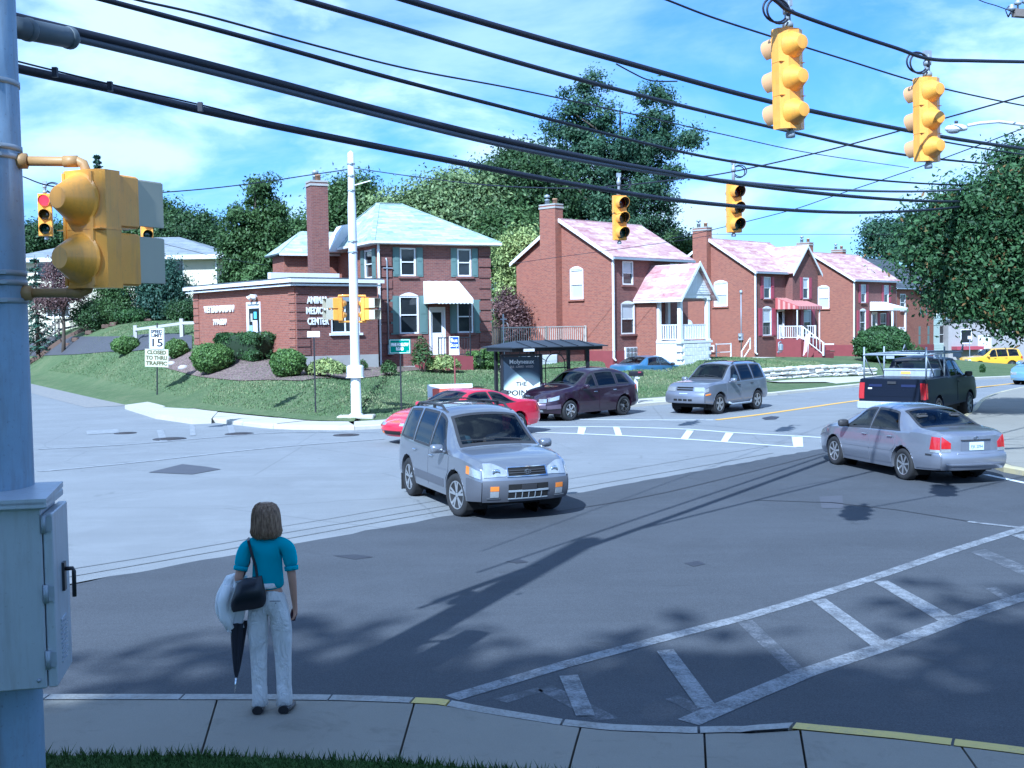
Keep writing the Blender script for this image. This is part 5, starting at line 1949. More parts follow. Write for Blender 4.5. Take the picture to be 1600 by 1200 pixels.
	for sx in sp['seats']:
		for sy in (1, -1):
			mb = MB()
			mb.cbox((sx, sy * .36, seat_z), (.5, .5, .18), .05)
			Rb = Matrix.Rotation(rad(-14), 3, 'Y')
			mb.cbox((sx - .28, sy * .36, seat_z + .34), (.16, .48, .62), .05, R=Rb)
			mb.cbox((sx - .37, sy * .36, seat_z + .72), (.1, .26, .16), .04, R=Rb)
			mb.build('seat', M['seat'], t, uv=False)
	mb = MB()
	ctr = Vector((cab[1] - .42, .36, zb + .0))
	ring = [ctr + Vector((.07 * math.sin(a), .18 * math.cos(a), .17 * math.sin(a))) for a in np.linspace(0, 2 * PI, 21)]
	mb.tube(ring, .014, 6, cap=False)
	mb.bar(ctr, ctr + Vector((.2, 0, -.1)), .05)
	mb.build('steering_wheel', M['dark_trim'], t, uv=False)
	return t, c
def lamp(c, t, name, m, pieces, label=None):
	mb = MB()
	for p in pieces:
		if p[0] == 'e': c.end_patch(*p[1:], mb=mb)
		else: c.side_patch(*p[1:], mb=mb)
	ob = mb.build(name, M[m] if isinstance(m, str) else m, t, uv=False)
	ob.data.polygons.foreach_set('use_smooth', [True] * len(ob.data.polygons))
	ob.data.set_sharp_from_angle(angle=rad(40))
	return ob
def plate(t, c, end, z, y=0.0, txt='PENNSYLVANIA', num='EJX 4176', parent=None):
	p = c.F(y, z, end)
	mb = MB()
	mb.cbox((p.x + end * .014, p.y, z), (.014, .31, .155), .004)
	ob = mb.build('licence_plate', M['plate'], parent or t, uv=False)
	if num:
		tx = text(num, ob, (p.x + end * .023, p.y, z - .01), (PI / 2, 0, PI / 2 if end > 0 else -PI / 2), .085, mat('plate_ink', (.05, .08, .22), .6), 'plate_number', .001, width=.25)
	return ob
def wipers(t, c, xb):
	mb = MB()
	for y0, y1 in ((.45, -.12), (-.05, -.62)):
		pts = []
		for k in range(7):
			y = y0 + (y1 - y0) * k / 6
			x = xb - .02 - .05 * k / 6
			p = c.S(x, 3 - min(.95, abs(y) / c.rail(x)[0]), 1 if y >= 0 else -1)
			pts.append(p + Vector((.012, 0, .022)))
		mb.tube(pts, .009, 5)
	mb.build('wiper', M['dark_trim'], t, uv=False)
P_SILVER = paint_mat('paint_silver_blue', (.23, .245, .285), .6)
P_SILVER2 = paint_mat('paint_silver_violet', (.285, .30, .355), .6)
P_SILVER3 = paint_mat('paint_silver', (.26, .275, .33), .6)
P_CLAD = mat('grey_cladding', (.105, .11, .13), .5, .2)
P_RED = paint_mat('paint_red', (.62, .02, .055), .1, .25, .05)
P_PURPLE = paint_mat('paint_deep_cranberry', (.022, .006, .019), .2, .28, .03)
P_NAVY = paint_mat('paint_dark_blue', (.004, .007, .018), 0, .4, .0)
P_NAVY.node_tree.nodes['Principled BSDF'].inputs['Coat Weight'].default_value = .12
P_NAVY.node_tree.nodes['Principled BSDF'].inputs['Specular IOR Level'].default_value = .25
P_YELLOW = paint_mat('paint_yellow', (.78, .44, .03), .05, .3, .06)
P_BLUE = paint_mat('paint_mid_blue', (.10, .24, .42), .45, .3, .06)
P_LBLUE = paint_mat('paint_light_blue', (.24, .42, .60), .45, .3, .06)
# ---------------------------------------------------------------- compact SUV crossing in the foreground
R4 = dict(name='compact_suv', L=4.10, W=1.74, R=.345, Ra=.41, xf=1.24, xr=-1.25, tumble=.20, crown=.055, nose_bulge=.13, tail_bulge=.06,
	top=[(-2.05, 1.10), (-2.02, 1.30), (-1.93, 1.50), (-1.80, 1.60), (-1.5, 1.655), (-.8, 1.69), (-.1, 1.68), (.18, 1.635), (.34, 1.57), (.96, 1.13), (1.05, 1.085), (1.3, 1.045), (1.7, .985), (1.95, .925), (2.05, .875)],
	belt=[(-2.05, 1.04), (-1.2, 1.0), (0, .97), (.9, .95), (1.3, .95), (1.8, .895), (2.05, .825)],
	sill=[(-2.05, .40), (-1.6, .36), (-.7, .28), (.7, .28), (1.6, .30), (2.05, .33)],
	front_prof=[(.3, -.04), (.45, .03), (.6, .05), (.68, .03), (.8, -.02), (.95, -.09)], rear_prof=[(.35, -.02), (.55, .05), (.7, .03), (1.0, 0), (1.6, -.05)],
	plan=[(-2.05, .88), (-1.8, .965), (-1.2, 1), (1.0, 1), (1.5, .985), (1.8, .94), (1.95, .89), (2.05, .82)],
	glass=[('windscreen', 'front', (2.10, 3, .36, .98, .36, .98)), ('rear_screen', 'dark', (2.12, 3, -2.03, -1.83, -2.03, -1.83)),
		   ('door_window', 'side', (1.06, 1.93, -.02, .86, .02, .36)), ('rear_door_window', 'dark', (1.06, 1.93, -.92, -.11, -.86, -.09)), ('quarter_window', 'dark', (1.08, 1.92, -1.72, -1.02, -1.60, -1.0))],
	doors=[(-.06, .93), (-.96, -.08)], paint=P_SILVER, handle_mat=M['chrome'], mirror_x=.72, spokes=5, split=True, spoke_w=.17, cabin=(-1.7, .95), seats=(.05, -.85), seat_z=.68,
	trim=[(-.78, .74, .20, .40, P_CLAD)])
suv, c = build_car(R4, 'silver grey compact SUV with roof rails turning in the middle of the crossing', 'suv', -.62, 19.55, rad(-67.5), steer=rad(10))
lamp(c, suv, 'bumper', P_CLAD, [('e', 1, -1, 1, .33, .655, .022, 22, 6), ('s', 1, 1.72, 2.05, .02, .62, .02, 8, 6), ('s', -1, 1.72, 2.05, .02, .62, .02, 8, 6)])
g_ = lamp(c, suv, 'grille', 'under', [('e', 1, -.44, .44, .715, .838, .012, 14, 4)])
for z in (.75, .785):
	lamp(c, g_, 'grille_bar', 'dark_trim', [('e', 1, -.43, .43, z, z + .014, .026, 14, 1)])
lamp(c, suv, 'grille_surround', 'chrome', [('e', 1, -.47, .47, .838, .852, .024, 14, 1), ('e', 1, -.47, .47, .703, .715, .024, 14, 1), ('e', 1, -.475, -.445, .703, .852, .024, 2, 2), ('e', 1, .445, .475, .703, .852, .024, 2, 2)])
p = c.F(0, .778, 1)
for sx, sy in ((.052, .034), (.019, .033), (.045, .014)):
	mb = MB()
	oz = .012 if sx == .045 else 0
	mb.tube([p + Vector((.034, sx * math.cos(a), oz + sy * math.sin(a))) for a in np.linspace(0, 2 * PI, 25)], .006, 5, cap=False)
	mb.build('emblem', M['chrome'], g_, uv=False)
for side in (1, -1):
	hl = lamp(c, suv, 'headlight', 'lens_clear', [('e', 1, side * .49, side * .97, lambda y: .715 - .05 * max(0, abs(y) - .62), lambda y: .80 + .115 * min(1, (abs(y) - .49) / .3) ** .7, .012, 8, 5), ('s', side, 1.80, 2.03, .70, .93, .014, 8, 5)])
	lamp(c, hl, 'indicator', 'lens_amber', [('s', side, 1.70, 1.80, .72, .92, .014, 4, 4)])
	mb = MB()
	p = c.F(side * .70, .77, 1)
	mb.lathe([(.068, 0), (.06, .012), (.02, .004), (.0001, .004)], 18, axis=(p + Vector((.008, 0, 0)), (1, side * .2, 0)))
	mb.build('reflector', M['chrome'], hl, uv=False)
	fl = lamp(c, suv, 'fog_light', 'lens_clear', [('e', 1, side * .66, side * .84, .41, .50, .03, 4, 4)])
	lamp(c, fl, 'fog_indicator', 'lens_amber', [('e', 1, side * .66, side * .84, .505, .575, .03, 4, 3)])
	lamp(c, fl, 'fog_surround', 'chrome', [('e', 1, side * .63, side * .90, .385, .402, .03, 4, 1)])
lg = lamp(c, suv, 'lower_grille', 'under', [('e', 1, -.46, .46, .385, .60, .026, 14, 4)])
lamp(c, lg, 'cross_bar', 'galv', [('e', 1, -.46, .46, .485, .512, .04, 14, 1), ('e', 1, -.46, .46, .378, .39, .036, 14, 1)])
for y in (-.3, -.15, 0, .15, .3): lamp(c, lg, 'cross_bar', 'galv', [('e', 1, y - .008, y + .008, .39, .485, .034, 1, 2)])
lamp(c, lg, 'plate_bracket', 'dark_trim', [('e', 1, -.17, .17, .52, .59, .045, 4, 2)])
wipers(suv, c, .95)
for side in (1, -1):
	mb = MB()
	pts = [c.S(x, 2.04, side) + Vector((0, -side * .02, .055 if -1.5 < x < .0 else .0)) for x in np.linspace(-1.68, .16, 14)]
	mb.tube(pts, .022, 8)
	for x in (-1.2, -.5): mb.bar(c.S(x, 2.04, side), c.S(x, 2.04, side) + Vector((0, 0, .05)), .05, .03)
	mb.build('roof_rail', M['dark_trim'], suv, uv=False)
mb = MB()
for x in (-1.25, -.35): mb.tube([c.S(x, 2.04, 1) + Vector((0, 0, .06)), c.S(x, 2.6, 1) + Vector((0, 0, .055)), c.S(x, 2.6, -1) + Vector((0, 0, .055)), c.S(x, 2.04, -1) + Vector((0, 0, .06))], .016, 6)
mb.build('cross_rail', M['dark_trim'], suv, uv=False)
for y_ in (.76, -.76):
	mb = MB(); mb.box((c.xr - .42, y_, .22), (.012, .2, .3)); mb.build('mud_flap', M['rubber'], suv, uv=False)
# ---------------------------------------------------------------- silver sedan
EL = dict(name='sedan', L=4.5, W=1.73, R=.31, Ra=.365, xf=1.36, xr=-1.25, tumble=.34, crown=.05, nose_bulge=.16, tail_bulge=.12,
	top=[(-2.25, .985), (-2.1, 1.02), (-1.75, 1.045), (-1.62, 1.06), (-1.0, 1.33), (-.75, 1.395), (-.2, 1.43), (.2, 1.405), (.42, 1.345), (1.16, .98), (1.25, .95), (1.6, .90), (2.0, .80), (2.18, .72), (2.25, .66)],
	belt=[(-2.25, .93), (-1.7, .965), (-1.0, .935), (.3, .89), (1.2, .855), (1.7, .80), (2.1, .71), (2.25, .62)],
	sill=[(-2.25, .30), (-1.7, .27), (-.7, .21), (.8, .20), (1.8, .22), (2.25, .24)],
	front_prof=[(.2, -.04), (.4, .03), (.55, .03), (.7, -.04), (.9, -.12)], rear_prof=[(.25, -.05), (.42, .05), (.55, .06), (.63, .01), (.8, 0), (1.0, -.02)],
	plan=[(-2.25, .80), (-2.1, .90), (-1.7, .965), (-1.1, 1), (1.1, 1), (1.6, .97), (2.0, .90), (2.25, .76)],
	glass=[('windscreen', 'front', (2.1, 3, .44, 1.16, .44, 1.16)), ('rear_screen', 'rear', (2.1, 3, -1.58, -.92, -1.58, -.92)),
		   ('door_window', 'side', (1.07, 1.90, -.02, .94, 0, .40)), ('rear_door_window', 'side', (1.07, 1.90, -1.12, -.10, -.82, -.09))],
	doors=[(-.06, 1.02), (-1.0, -.08)], paint=P_SILVER2, mirror_x=.78, mirror_mat=M['dark_trim'], spokes=7, spoke_w=.2, tyre_w=.2, cabin=(-1.2, 1.0), seats=(.05, -.8), seat_z=.48,
	trim=[(-.98, .98, .47, .53, P_SILVER3)])
sed, c = build_car(EL, 'silver four door sedan seen from behind at the right, turning toward the road', 'sedan', 7.86, 22.8, rad(104))
sed.scale = (.96, .96, .97)
for side in (1, -1):
	tl = lamp(c, sed, 'tail_light', 'lens_red', [('e', -1, side * .74, side * .985, lambda y: .70, lambda y: .93 - .5 * (.985 - abs(y)), .012, 7, 6), ('s', side, lambda q: -2.245, lambda q: -2.06 - .09 * (q - .6), .60, .97, .014, 8, 6)])
	lamp(c, tl, 'reversing_light', 'lens_clear', [('e', -1, side * .74, side * .985, .635, .695, .012, 6, 2), ('s', side, -2.245, -2.08, .52, .60, .014, 4, 2)])
	lamp(c, sed, 'headlight', 'lens_clear', [('s', side, 1.78, 2.22, .80, .97, .012, 8, 4), ('e', 1, side * .5, side * .98, .50, .61, .012, 6, 4)])
bp = lamp(c, sed, 'rear_bumper', P_SILVER2, [('e', -1, -1, 1, .31, .585, .02, 22, 6), ('s', 1, -2.24, -1.68, .06, .45, .016, 10, 5), ('s', -1, -2.24, -1.68, .06, .45, .016, 10, 5)])
lamp(c, bp, 'bumper_strip', P_SILVER3, [('e', -1, -.9, .9, .40, .425, .045, 18, 1)])
lamp(c, bp, 'reflector', 'dark_trim', [('s', 1, -2.10, -1.96, .42, .47, .024, 4, 2)])
rc = lamp(c, sed, 'plate_recess', P_SILVER3, [('e', -1, -.46, .46, .66, .845, .006, 8, 3)])
lamp(c, rc, 'plate_light_bar', 'dark_trim', [('e', -1, -.46, .46, .845, .868, .03, 8, 1)])
plate(sed, c, -1, .745, 0, num='FJK 2094')
lamp(c, sed, 'boot_lid', P_SILVER2, [('e', -1, -.56, .56, .60, .655, .006, 10, 2)])
p = c.F(0, .90, -1)
mb = MB(); mb.tube([p + Vector((-.012, .05 * math.cos(a), .026 * math.sin(a))) for a in np.linspace(0, 2 * PI, 21)], .006, 5, cap=False)
mb.bar(p + Vector((-.012, .022, -.02)), p + Vector((-.012, .012, .02)), .009).bar(p + Vector((-.012, -.012, -.02)), p + Vector((-.012, -.022, .02)), .009).bar(p + Vector((-.012, .016, 0)), p + Vector((-.012, -.016, 0)), .009)
mb.build('emblem', M['chrome'], sed, uv=False)
# ---------------------------------------------------------------- red coupe
RC = dict(name='coupe', L=4.5, W=1.74, R=.315, Ra=.37, xf=1.32, xr=-1.30, tumble=.42, crown=.05, nose_bulge=.2, tail_bulge=.14,
	top=[(-2.25, .93), (-2.0, .97), (-1.6, 1.0), (-1.45, 1.02), (-.85, 1.26), (-.5, 1.335), (0, 1.345), (.3, 1.29), (1.05, .93), (1.15, .90), (1.6, .83), (2.0, .72), (2.18, .63), (2.25, .57)],
	belt=[(-2.25, .88), (-1.6, .93), (-.9, .90), (.3, .85), (1.1, .80), (1.6, .74), (2.05, .63), (2.25, .54)],
	sill=[(-2.25, .29), (-1.7, .26), (-.7, .2), (.8, .2), (1.8, .2), (2.25, .22)],
	front_prof=[(.2, -.05), (.35, .04), (.48, .04), (.6, -.05), (.8, -.14)], rear_prof=[(.25, -.05), (.42, .05), (.6, .05), (.8, 0), (.95, -.03)],
	plan=[(-2.25, .8), (-2.1, .9), (-1.7, .97), (-1.1, 1), (1.1, 1), (1.6, .96), (2.0, .88), (2.25, .74)],
	glass=[('windscreen', 'front', (2.1, 3, .34, 1.05, .34, 1.05)), ('rear_screen', 'rear', (2.1, 3, -1.40, -.72, -1.40, -.72)),
		   ('door_window', 'side', (1.08, 1.88, -.34, .86, -.30, .34)), ('quarter_window', 'side', (1.10, 1.86, -1.20, -.44, -.80, -.40))],
	doors=[(-.44, .98)], paint=P_RED, mirror_x=.74, spokes=5, spoke_w=.3, cabin=(-1.1, .95), seats=(-.1, -.85), seat_z=.44)
cou, c = build_car(RC, 'red two door coupe half hidden behind the silver SUV', 'coupe', -1.35, 30.9, math.atan2(-.70, -.71))
lg = lamp(c, cou, 'lower_grille', 'under', [('e', 1, -.5, .5, .28, .355, .012, 12, 3)])
lamp(c, cou, 'front_bumper', P_RED, [('e', 1, -1, 1, .38, .50, .03, 20, 4)])
for side in (1, -1):
	lamp(c, cou, 'headlight', 'lens_clear', [('s', side, 1.80, 2.2, .80, .98, .012, 8, 4), ('e', 1, side * .45, side * .98, .47, .56, .012, 8, 4)])
	lamp(c, cou, 'fog_light', 'lens_amber', [('e', 1, side * .62, side * .8, .29, .34, .014, 4, 2)])
	lamp(c, cou, 'tail_light', 'lens_red', [('e', -1, side * .5, side * .98, .66, .80, .012, 6, 4), ('s', side, -2.24, -2.0, .62, .85, .012, 6, 4)])
wipers(cou, c, 1.02)
# ---------------------------------------------------------------- purple retro wagon
PT = dict(name='retro_wagon', L=4.28, W=1.70, R=.325, Ra=.39, xf=1.33, xr=-1.28, tumble=.25, crown=.07, nose_bulge=.30, tail_bulge=.12,
	top=[(-2.14, 1.03), (-2.08, 1.15), (-1.9, 1.32), (-1.6, 1.47), (-1.1, 1.585), (-.5, 1.63), (0, 1.60), (.22, 1.52), (.92, 1.13), (1.05, 1.09), (1.4, 1.04), (1.8, .965), (2.0, .90), (2.14, .82)],
	belt=[(-2.14, 1.0), (-1.4, 1.0), (0, .97), (.9, .95), (1.4, .90), (1.8, .84), (2.14, .74)],
	sill=[(-2.14, .34), (-1.6, .28), (-.7, .22), (.8, .22), (1.7, .24), (2.14, .27)],
	front_prof=[(.25, -.1), (.42, .03), (.52, .05), (.6, -.02), (.75, -.05), (.95, -.12)], rear_prof=[(.3, -.05), (.45, .06), (.58, .05), (.9, 0), (1.5, -.1)],
	plan=[(-2.14, .80), (-1.9, .92), (-1.4, 1), (-.8, .985), (.7, .97), (1.2, 1), (1.5, .98), (1.8, .90), (2.0, .80), (2.14, .66)],
	glass=[('windscreen', 'front', (2.12, 3, .26, .92, .26, .92)), ('rear_screen', 'dark', (2.2, 3, -2.08, -1.72, -2.08, -1.72)),
		   ('door_window', 'side', (1.08, 1.88, .06, .80, .08, .30)), ('rear_door_window', 'dark', (1.08, 1.88, -.92, -.04, -.88, -.02)), ('quarter_window', 'dark', (1.14, 1.8, -1.62, -1.02, -1.35, -1.0))],
	doors=[(-.02, .92), (-.95, -.05)], paint=P_PURPLE, handle_mat=M['chrome'], mirror_x=.70, spokes=6, spoke_w=.26, cabin=(-1.6, .9), seats=(0, -.85), seat_z=.6, rim_mat=M['chrome'])
ptc, c = build_car(PT, 'dark purple retro wagon with rounded roof beside the bus shelter', 'car', 2.2, 37.2, math.atan2(-.70, -.71))
gr_ = lamp(c, ptc, 'grille', 'under', [('e', 1, -.36, .36, .56, .81, .010, 10, 6)])
for k in range(9): lamp(c, gr_, 'grille_bar', 'dark_trim', [('e', 1, -.34 + k * .085 - .008, -.34 + k * .085 + .008, .565, .805, .03, 1, 4)])
lamp(c, gr_, 'emblem', 'chrome', [('e', 1, -.16, .16, .795, .815, .035, 6, 1)])
lamp(c, ptc, 'bumper', paint_mat('paint_bumper_purple', (.16, .12, .17), .5), [('e', 1, -1, 1, .43, .555, .05, 20, 4), ('s', 1, 1.75, 2.13, .28, .50, .03, 8, 4), ('s', -1, 1.75, 2.13, .28, .50, .03, 8, 4)])
lamp(c, ptc, 'lower_grille', 'under', [('e', 1, -.55, .55, .30, .40, .012, 10, 3)])
for side in (1, -1):
	lamp(c, ptc, 'headlight', 'lens_clear', [('s', side, lambda q: 1.80 - .12 * (q - .75), 2.12, .74, .95, .02, 8, 5), ('e', 1, side * .66, side * .98, .60, .72, .016, 5, 4)])
	lamp(c, ptc, 'fog_light', 'lens_clear', [('e', 1, side * .7, side * .84, .32, .39, .014, 4, 3)])
	lamp(c, ptc, 'tail_light', 'lens_red', [('s', side, -2.12, -1.98, .78, 1.0, .014, 4, 4)])
wipers(ptc, c, .90)
# ---------------------------------------------------------------- silver SUV with roof rack, driver leaning at the window
TK = dict(name='small_suv', L=4.0, W=1.71, R=.34, Ra=.405, xf=1.25, xr=-1.23, tumble=.22, crown=.05, nose_bulge=.1, tail_bulge=.05,
	top=[(-2.0, 1.16), (-1.97, 1.35), (-1.88, 1.55), (-1.75, 1.63), (-1.3, 1.67), (-.3, 1.68), (.05, 1.65), (.2, 1.60), (.74, 1.18), (.82, 1.12), (1.2, 1.085), (1.7, 1.03), (1.93, .97), (2.0, .92)],
	belt=[(-2.0, 1.08), (-1.2, 1.05), (0, 1.02), (.75, 1.0), (1.2, .99), (1.75, .95), (2.0, .87)],
	sill=[(-2.0, .42), (-1.6, .38), (-.7, .33), (.7, .33), (1.6, .34), (2.0, .38)],
	front_prof=[(.35, -.02), (.5, .05), (.66, .05), (.72, 0), (.95, -.05)], rear_prof=[(.4, -.02), (.6, .05), (.75, .02), (1.0, 0), (1.6, -.06)],
	plan=[(-2.0, .9), (-1.8, .97), (-1.2, 1), (1.0, 1), (1.5, .99), (1.8, .95), (2.0, .86)],
	glass=[('windscreen', 'front', (2.1, 3, .20, .76, .20, .76)), ('rear_screen', 'dark', (2.15, 3, -1.96, -1.8, -1.96, -1.8)),
		   ('rear_door_window', 'dark', (1.07, 1.92, -.92, -.14, -.86, -.12)), ('quarter_window', 'dark', (1.08, 1.9, -1.70, -1.02, -1.62, -1.0)), ('door_window', 'side', (1.06, 1.93, -.04, .66, 0, .22))],
	doors=[(-.1, .80), (-.96, -.12)], paint=P_SILVER3, mirror_x=.60, handle_mat=M['dark_trim'], spokes=5, spoke_w=.34, cabin=(-1.6, .75), seats=(-.1, -.9), seat_z=.72)
trk, c = build_car(TK, 'silver small SUV with roof rails on the road before the pale stone wall', 'suv', 7.04, 38.9, math.atan2(-.75, -.66))
for z in (.80, .875): lamp(c, trk, 'grille', 'under', [('e', 1, -.42, .42, z, z + .045, .012, 10, 2)])
lamp(c, trk, 'bumper', P_SILVER3, [('e', 1, -1, 1, .42, .74, .04, 20, 5), ('s', 1, 1.70, 1.99, .05, .58, .02, 8, 5), ('s', -1, 1.70, 1.99, .05, .58, .02, 8, 5)])
for y in (-.5, -.25, 0, .25): lamp(c, trk, 'bumper_opening', 'under', [('e', 1, y, y + .19, .47, .53, .046, 4, 2)])
plate(trk, c, 1, .64, 0, num=None)
for side in (1, -1):
	hl = lamp(c, trk, 'headlight', 'lens_clear', [('e', 1, side * .5, side * .96, .77, .91, .014, 6, 4), ('s', side, 1.86, 1.99, .72, .94, .014, 4, 4)])
	lamp(c, hl, 'indicator', 'lens_amber', [('s', side, 1.80, 1.97, .52, .60, .03, 4, 2)])
	mb = MB()
	mb.tube([c.S(x, 2.04, side) + Vector((0, -side * .03, .06 if -1.5 < x < -.05 else 0)) for x in np.linspace(-1.62, .05, 12)], .02, 6)
	mb.build('roof_rail', M['dark_trim'], trk, uv=False)
	mb = MB()
	mb.tube([(.75, side * .86, .36), (.6, side * .92, .30), (-.6, side * .92, .30), (-.75, side * .86, .36)], .035, 8)
	mb.build('side_step', M['galv'], trk, uv=False)
wipers(trk, c, .74)
# ---------------------------------------------------------------- yellow SUV
YS = dict(TK); YS.update(name='yellow_suv', L=4.4, W=1.8, R=.36, Ra=.43, xf=1.32, xr=-1.30, paint=P_YELLOW, doors=[(-.1, .9), (-.98, -.12)], mirror_x=.66,
	top=[(-2.2, 1.18), (-2.17, 1.36), (-2.08, 1.56), (-1.95, 1.66), (-1.3, 1.74), (-.3, 1.74), (.1, 1.70), (.26, 1.64), (.92, 1.18), (1.0, 1.14), (1.4, 1.11), (1.9, 1.06), (2.12, .98), (2.2, .92)],
	belt=[(-2.2, 1.08), (-1.2, 1.06), (0, 1.04), (.9, 1.02), (1.4, 1.0), (1.9, .95), (2.2, .87)], sill=[(-2.2, .45), (-1.6, .40), (0, .36), (1.6, .38), (2.2, .42)],
	plan=[(-2.2, .9), (-1.9, .97), (-1.2, 1), (1.1, 1), (1.6, .985), (2.0, .94), (2.2, .86)],
	glass=[('windscreen', 'front', (2.1, 3, .26, .92, .26, .92)), ('rear_screen', 'dark', (2.15, 3, -2.16, -1.98, -2.16, -1.98)),
		   ('rear_door_window', 'dark', (1.07, 1.9, -.95, -.16, -.9, -.14)), ('quarter_window', 'dark', (1.08, 1.9, -1.86, -1.08, -1.76, -1.06)), ('door_window', 'side', (1.06, 1.92, -.06, .78, -.04, .26))],
	trim=[(-2.15, -1.75, .02, .5, mat('grey_bumper', (.24, .24, .26), .6)), (1.76, 2.15, .02, .5, mat('grey_bumper', (.24, .24, .26), .6)), (-.85, .85, .03, .2, mat('grey_bumper', (.24, .24, .26), .6))], cabin=(-1.6, .9), seats=(-.1, -.9))
py = at(1547, 560, 88)
yel, c = build_car(YS, 'bright yellow SUV parked side on in front of the grey block building', 'suv', py.x, py.y, rad(186), 3.05 - (578.5 - 496) * 88 / 1780)
for side in (1, -1):
	lamp(c, yel, 'tail_light', 'lens_red', [('s', side, -2.18, -2.06, .72, 1.0, .014, 4, 5)])
	lamp(c, yel, 'headlight', 'lens_clear', [('s', side, 2.0, 2.18, .72, .95, .014, 4, 4), ('e', 1, side * .5, side * .96, .76, .90, .014, 6, 4)])
# ---------------------------------------------------------------- blue car down in the driveway, and a light blue one at the edge of the frame
BC = dict(EL); BC.update(name='blue_hatchback', paint=P_BLUE)
blu, c = build_car(BC, 'blue car parked down the driveway by the white porch base, only its upper half showing', 'car', CAR_PIT[0] - .1, CAR_PIT[1] - .05, rad(46), height(*CAR_PIT))
LB = dict(EL); LB.update(name='blue_sedan', paint=P_LBLUE, mirror_mat=P_LBLUE)
pl = gr(1618, 601)
lbl, c = build_car(LB, 'light blue sedan just entering the picture at the far right on the road', 'sedan', pl.x + .9, pl.y + .9, rad(222), float(rz(pl.x, pl.y)))
for side in (1, -1):
	lamp(c, lbl, 'headlight', 'lens_clear', [('s', side, 1.78, 2.22, .80, .97, .012, 8, 4), ('e', 1, side * .5, side * .98, .50, .61, .012, 6, 4)])
# ---------------------------------------------------------------- dark pickup with ladder rack
PU = dict(name='pickup_truck', L=5.3, W=1.96, R=.39, Ra=.47, xf=1.62, xr=-1.55, tumble=.20, crown=.05, nose_bulge=.10, tail_bulge=.02,
	top=[(-2.65, 1.36), (-2.5, 1.365), (-.62, 1.37), (-.56, 1.40), (-.42, 1.82), (-.34, 1.88), (.1, 1.92), (.55, 1.90), (.72, 1.85), (1.28, 1.42), (1.36, 1.38), (1.7, 1.35), (2.3, 1.29), (2.55, 1.24), (2.65, 1.18)],
	belt=[(-2.65, 1.33), (-.7, 1.33), (-.3, 1.28), (1.2, 1.27), (1.6, 1.26), (2.3, 1.20), (2.65, 1.12)],
	sill=[(-2.65, .62), (-2.0, .58), (-.9, .50), (1.0, .50), (2.0, .52), (2.65, .55)],
	front_prof=[(.5, 0), (.7, .06), (.85, .04), (1.2, -.03)], rear_prof=[(.6, 0), (1.4, 0)],
	plan=[(-2.65, .975), (-2.4, .99), (-.8, 1), (1.6, 1), (2.2, .98), (2.65, .90)],
	glass=[('windscreen', 'front', (2.1, 3, .72, 1.30, .72, 1.30)), ('rear_screen', 'rear', (2.14, 3, -.555, -.40, -.555, -.40)),
		   ('door_window', 'side', (1.08, 1.92, .34, 1.16, .36, .72)), ('rear_door_window', 'side', (1.08, 1.92, -.30, .24, -.28, .24))],
	doors=[(.28, 1.32)], paint=P_NAVY, mirror_x=1.08, mirror_mat=M['dark_trim'], spokes=6, spoke_w=.3, tyre_w=.26, wheel_in=0, cabin=(-.4, 1.2), seats=(.35,), seat_z=.9, handle_mat=M['dark_trim'])
pck, c = build_car(PU, 'dark blue pickup truck with pipe ladder rack and silver toolbox, seen from behind', 'pickup', 12.35, 34.3, math.atan2(.8, .6), float(rz(12.3, 34.2)))
tg = lamp(c, pck, 'tailgate', P_NAVY, [('e', -1, -.80, .80, .70, 1.34, .02, 10, 6)])
lamp(c, tg, 'tailgate_panel', P_NAVY, [('e', -1, -.70, .70, .86, 1.06, .03, 10, 3)])
lamp(c, tg, 'tailgate_lettering', mat('blue_lettering', (.006, .012, .06), .5), [('e', -1, -.72, -.28, 1.13, 1.20, .034, 4, 2), ('e', -1, .30, .70, 1.13, 1.20, .034, 4, 2)])
lamp(c, tg, 'badge', 'white', [('e', -1, .60, .72, 1.06, 1.10, .034, 2, 1)])
mb = MB(); p = c.F(0, 1.25, -1); mb.box((p.x - .03, 0, 1.25), (.04, .24, .07)); mb.build('handle', M['dark_trim'], tg, uv=False)
for side in (1, -1):
	lamp(c, pck, 'tail_light', 'lens_red', [('e', -1, side * .84, side * .985, .78, 1.24, .02, 4, 6), ('s', side, -2.645, -2.56, .25, .86, .012, 3, 6)])
mb = MB()
mb.cbox((-2.74, 0, .60), (.22, 1.92, .22), .03)
rb = mb.build('rear_bumper', M['alu'], pck, uv=False)
mb = MB(); mb.cbox((-2.86, .1, .61), (.014, .31, .155), .004)
pb = mb.build('licence_plate', M['plate'], rb, uv=False)
mb = MB(); mb.box((-2.84, -.25, .62), (.03, .30, .14)).box((-2.6, 0, .42), (.12, .9, .1)); mb.build('hitch', M['dark_trim'], rb, uv=False)
mb = MB(); mb.cbox((-.92, 0, 1.44), (.5, 1.5, .2), .02)
tb = mb.build('toolbox', M['alu'], pck, uv=False)
mb = MB(); mb.cbox((-.92, 0, 1.55), (.54, 1.54, .05), .015); mb.build('toolbox_lid', M['alu'], tb, uv=False)
mb = MB(); mb.box((-1.175, .1, 1.46), (.01, .28, .08)); mb.build('warning_sticker', mat('sticker_amber', (.75, .45, .1), .5), tb, uv=False)
mb = MB()
RK = 2.03
for side in (1, -1):
	mb.tube([(-2.5, side * .88, RK), (.95, side * .88, RK), (1.25, side * .84, RK - .02)], .026, 8)
for x in (-2.45, -.75, 1.2):
	mb.tube([(x, .88, RK), (x, -.88, RK)], .026, 8)
rack = mb.build('ladder_rack', M['galv'], pck, uv=False)
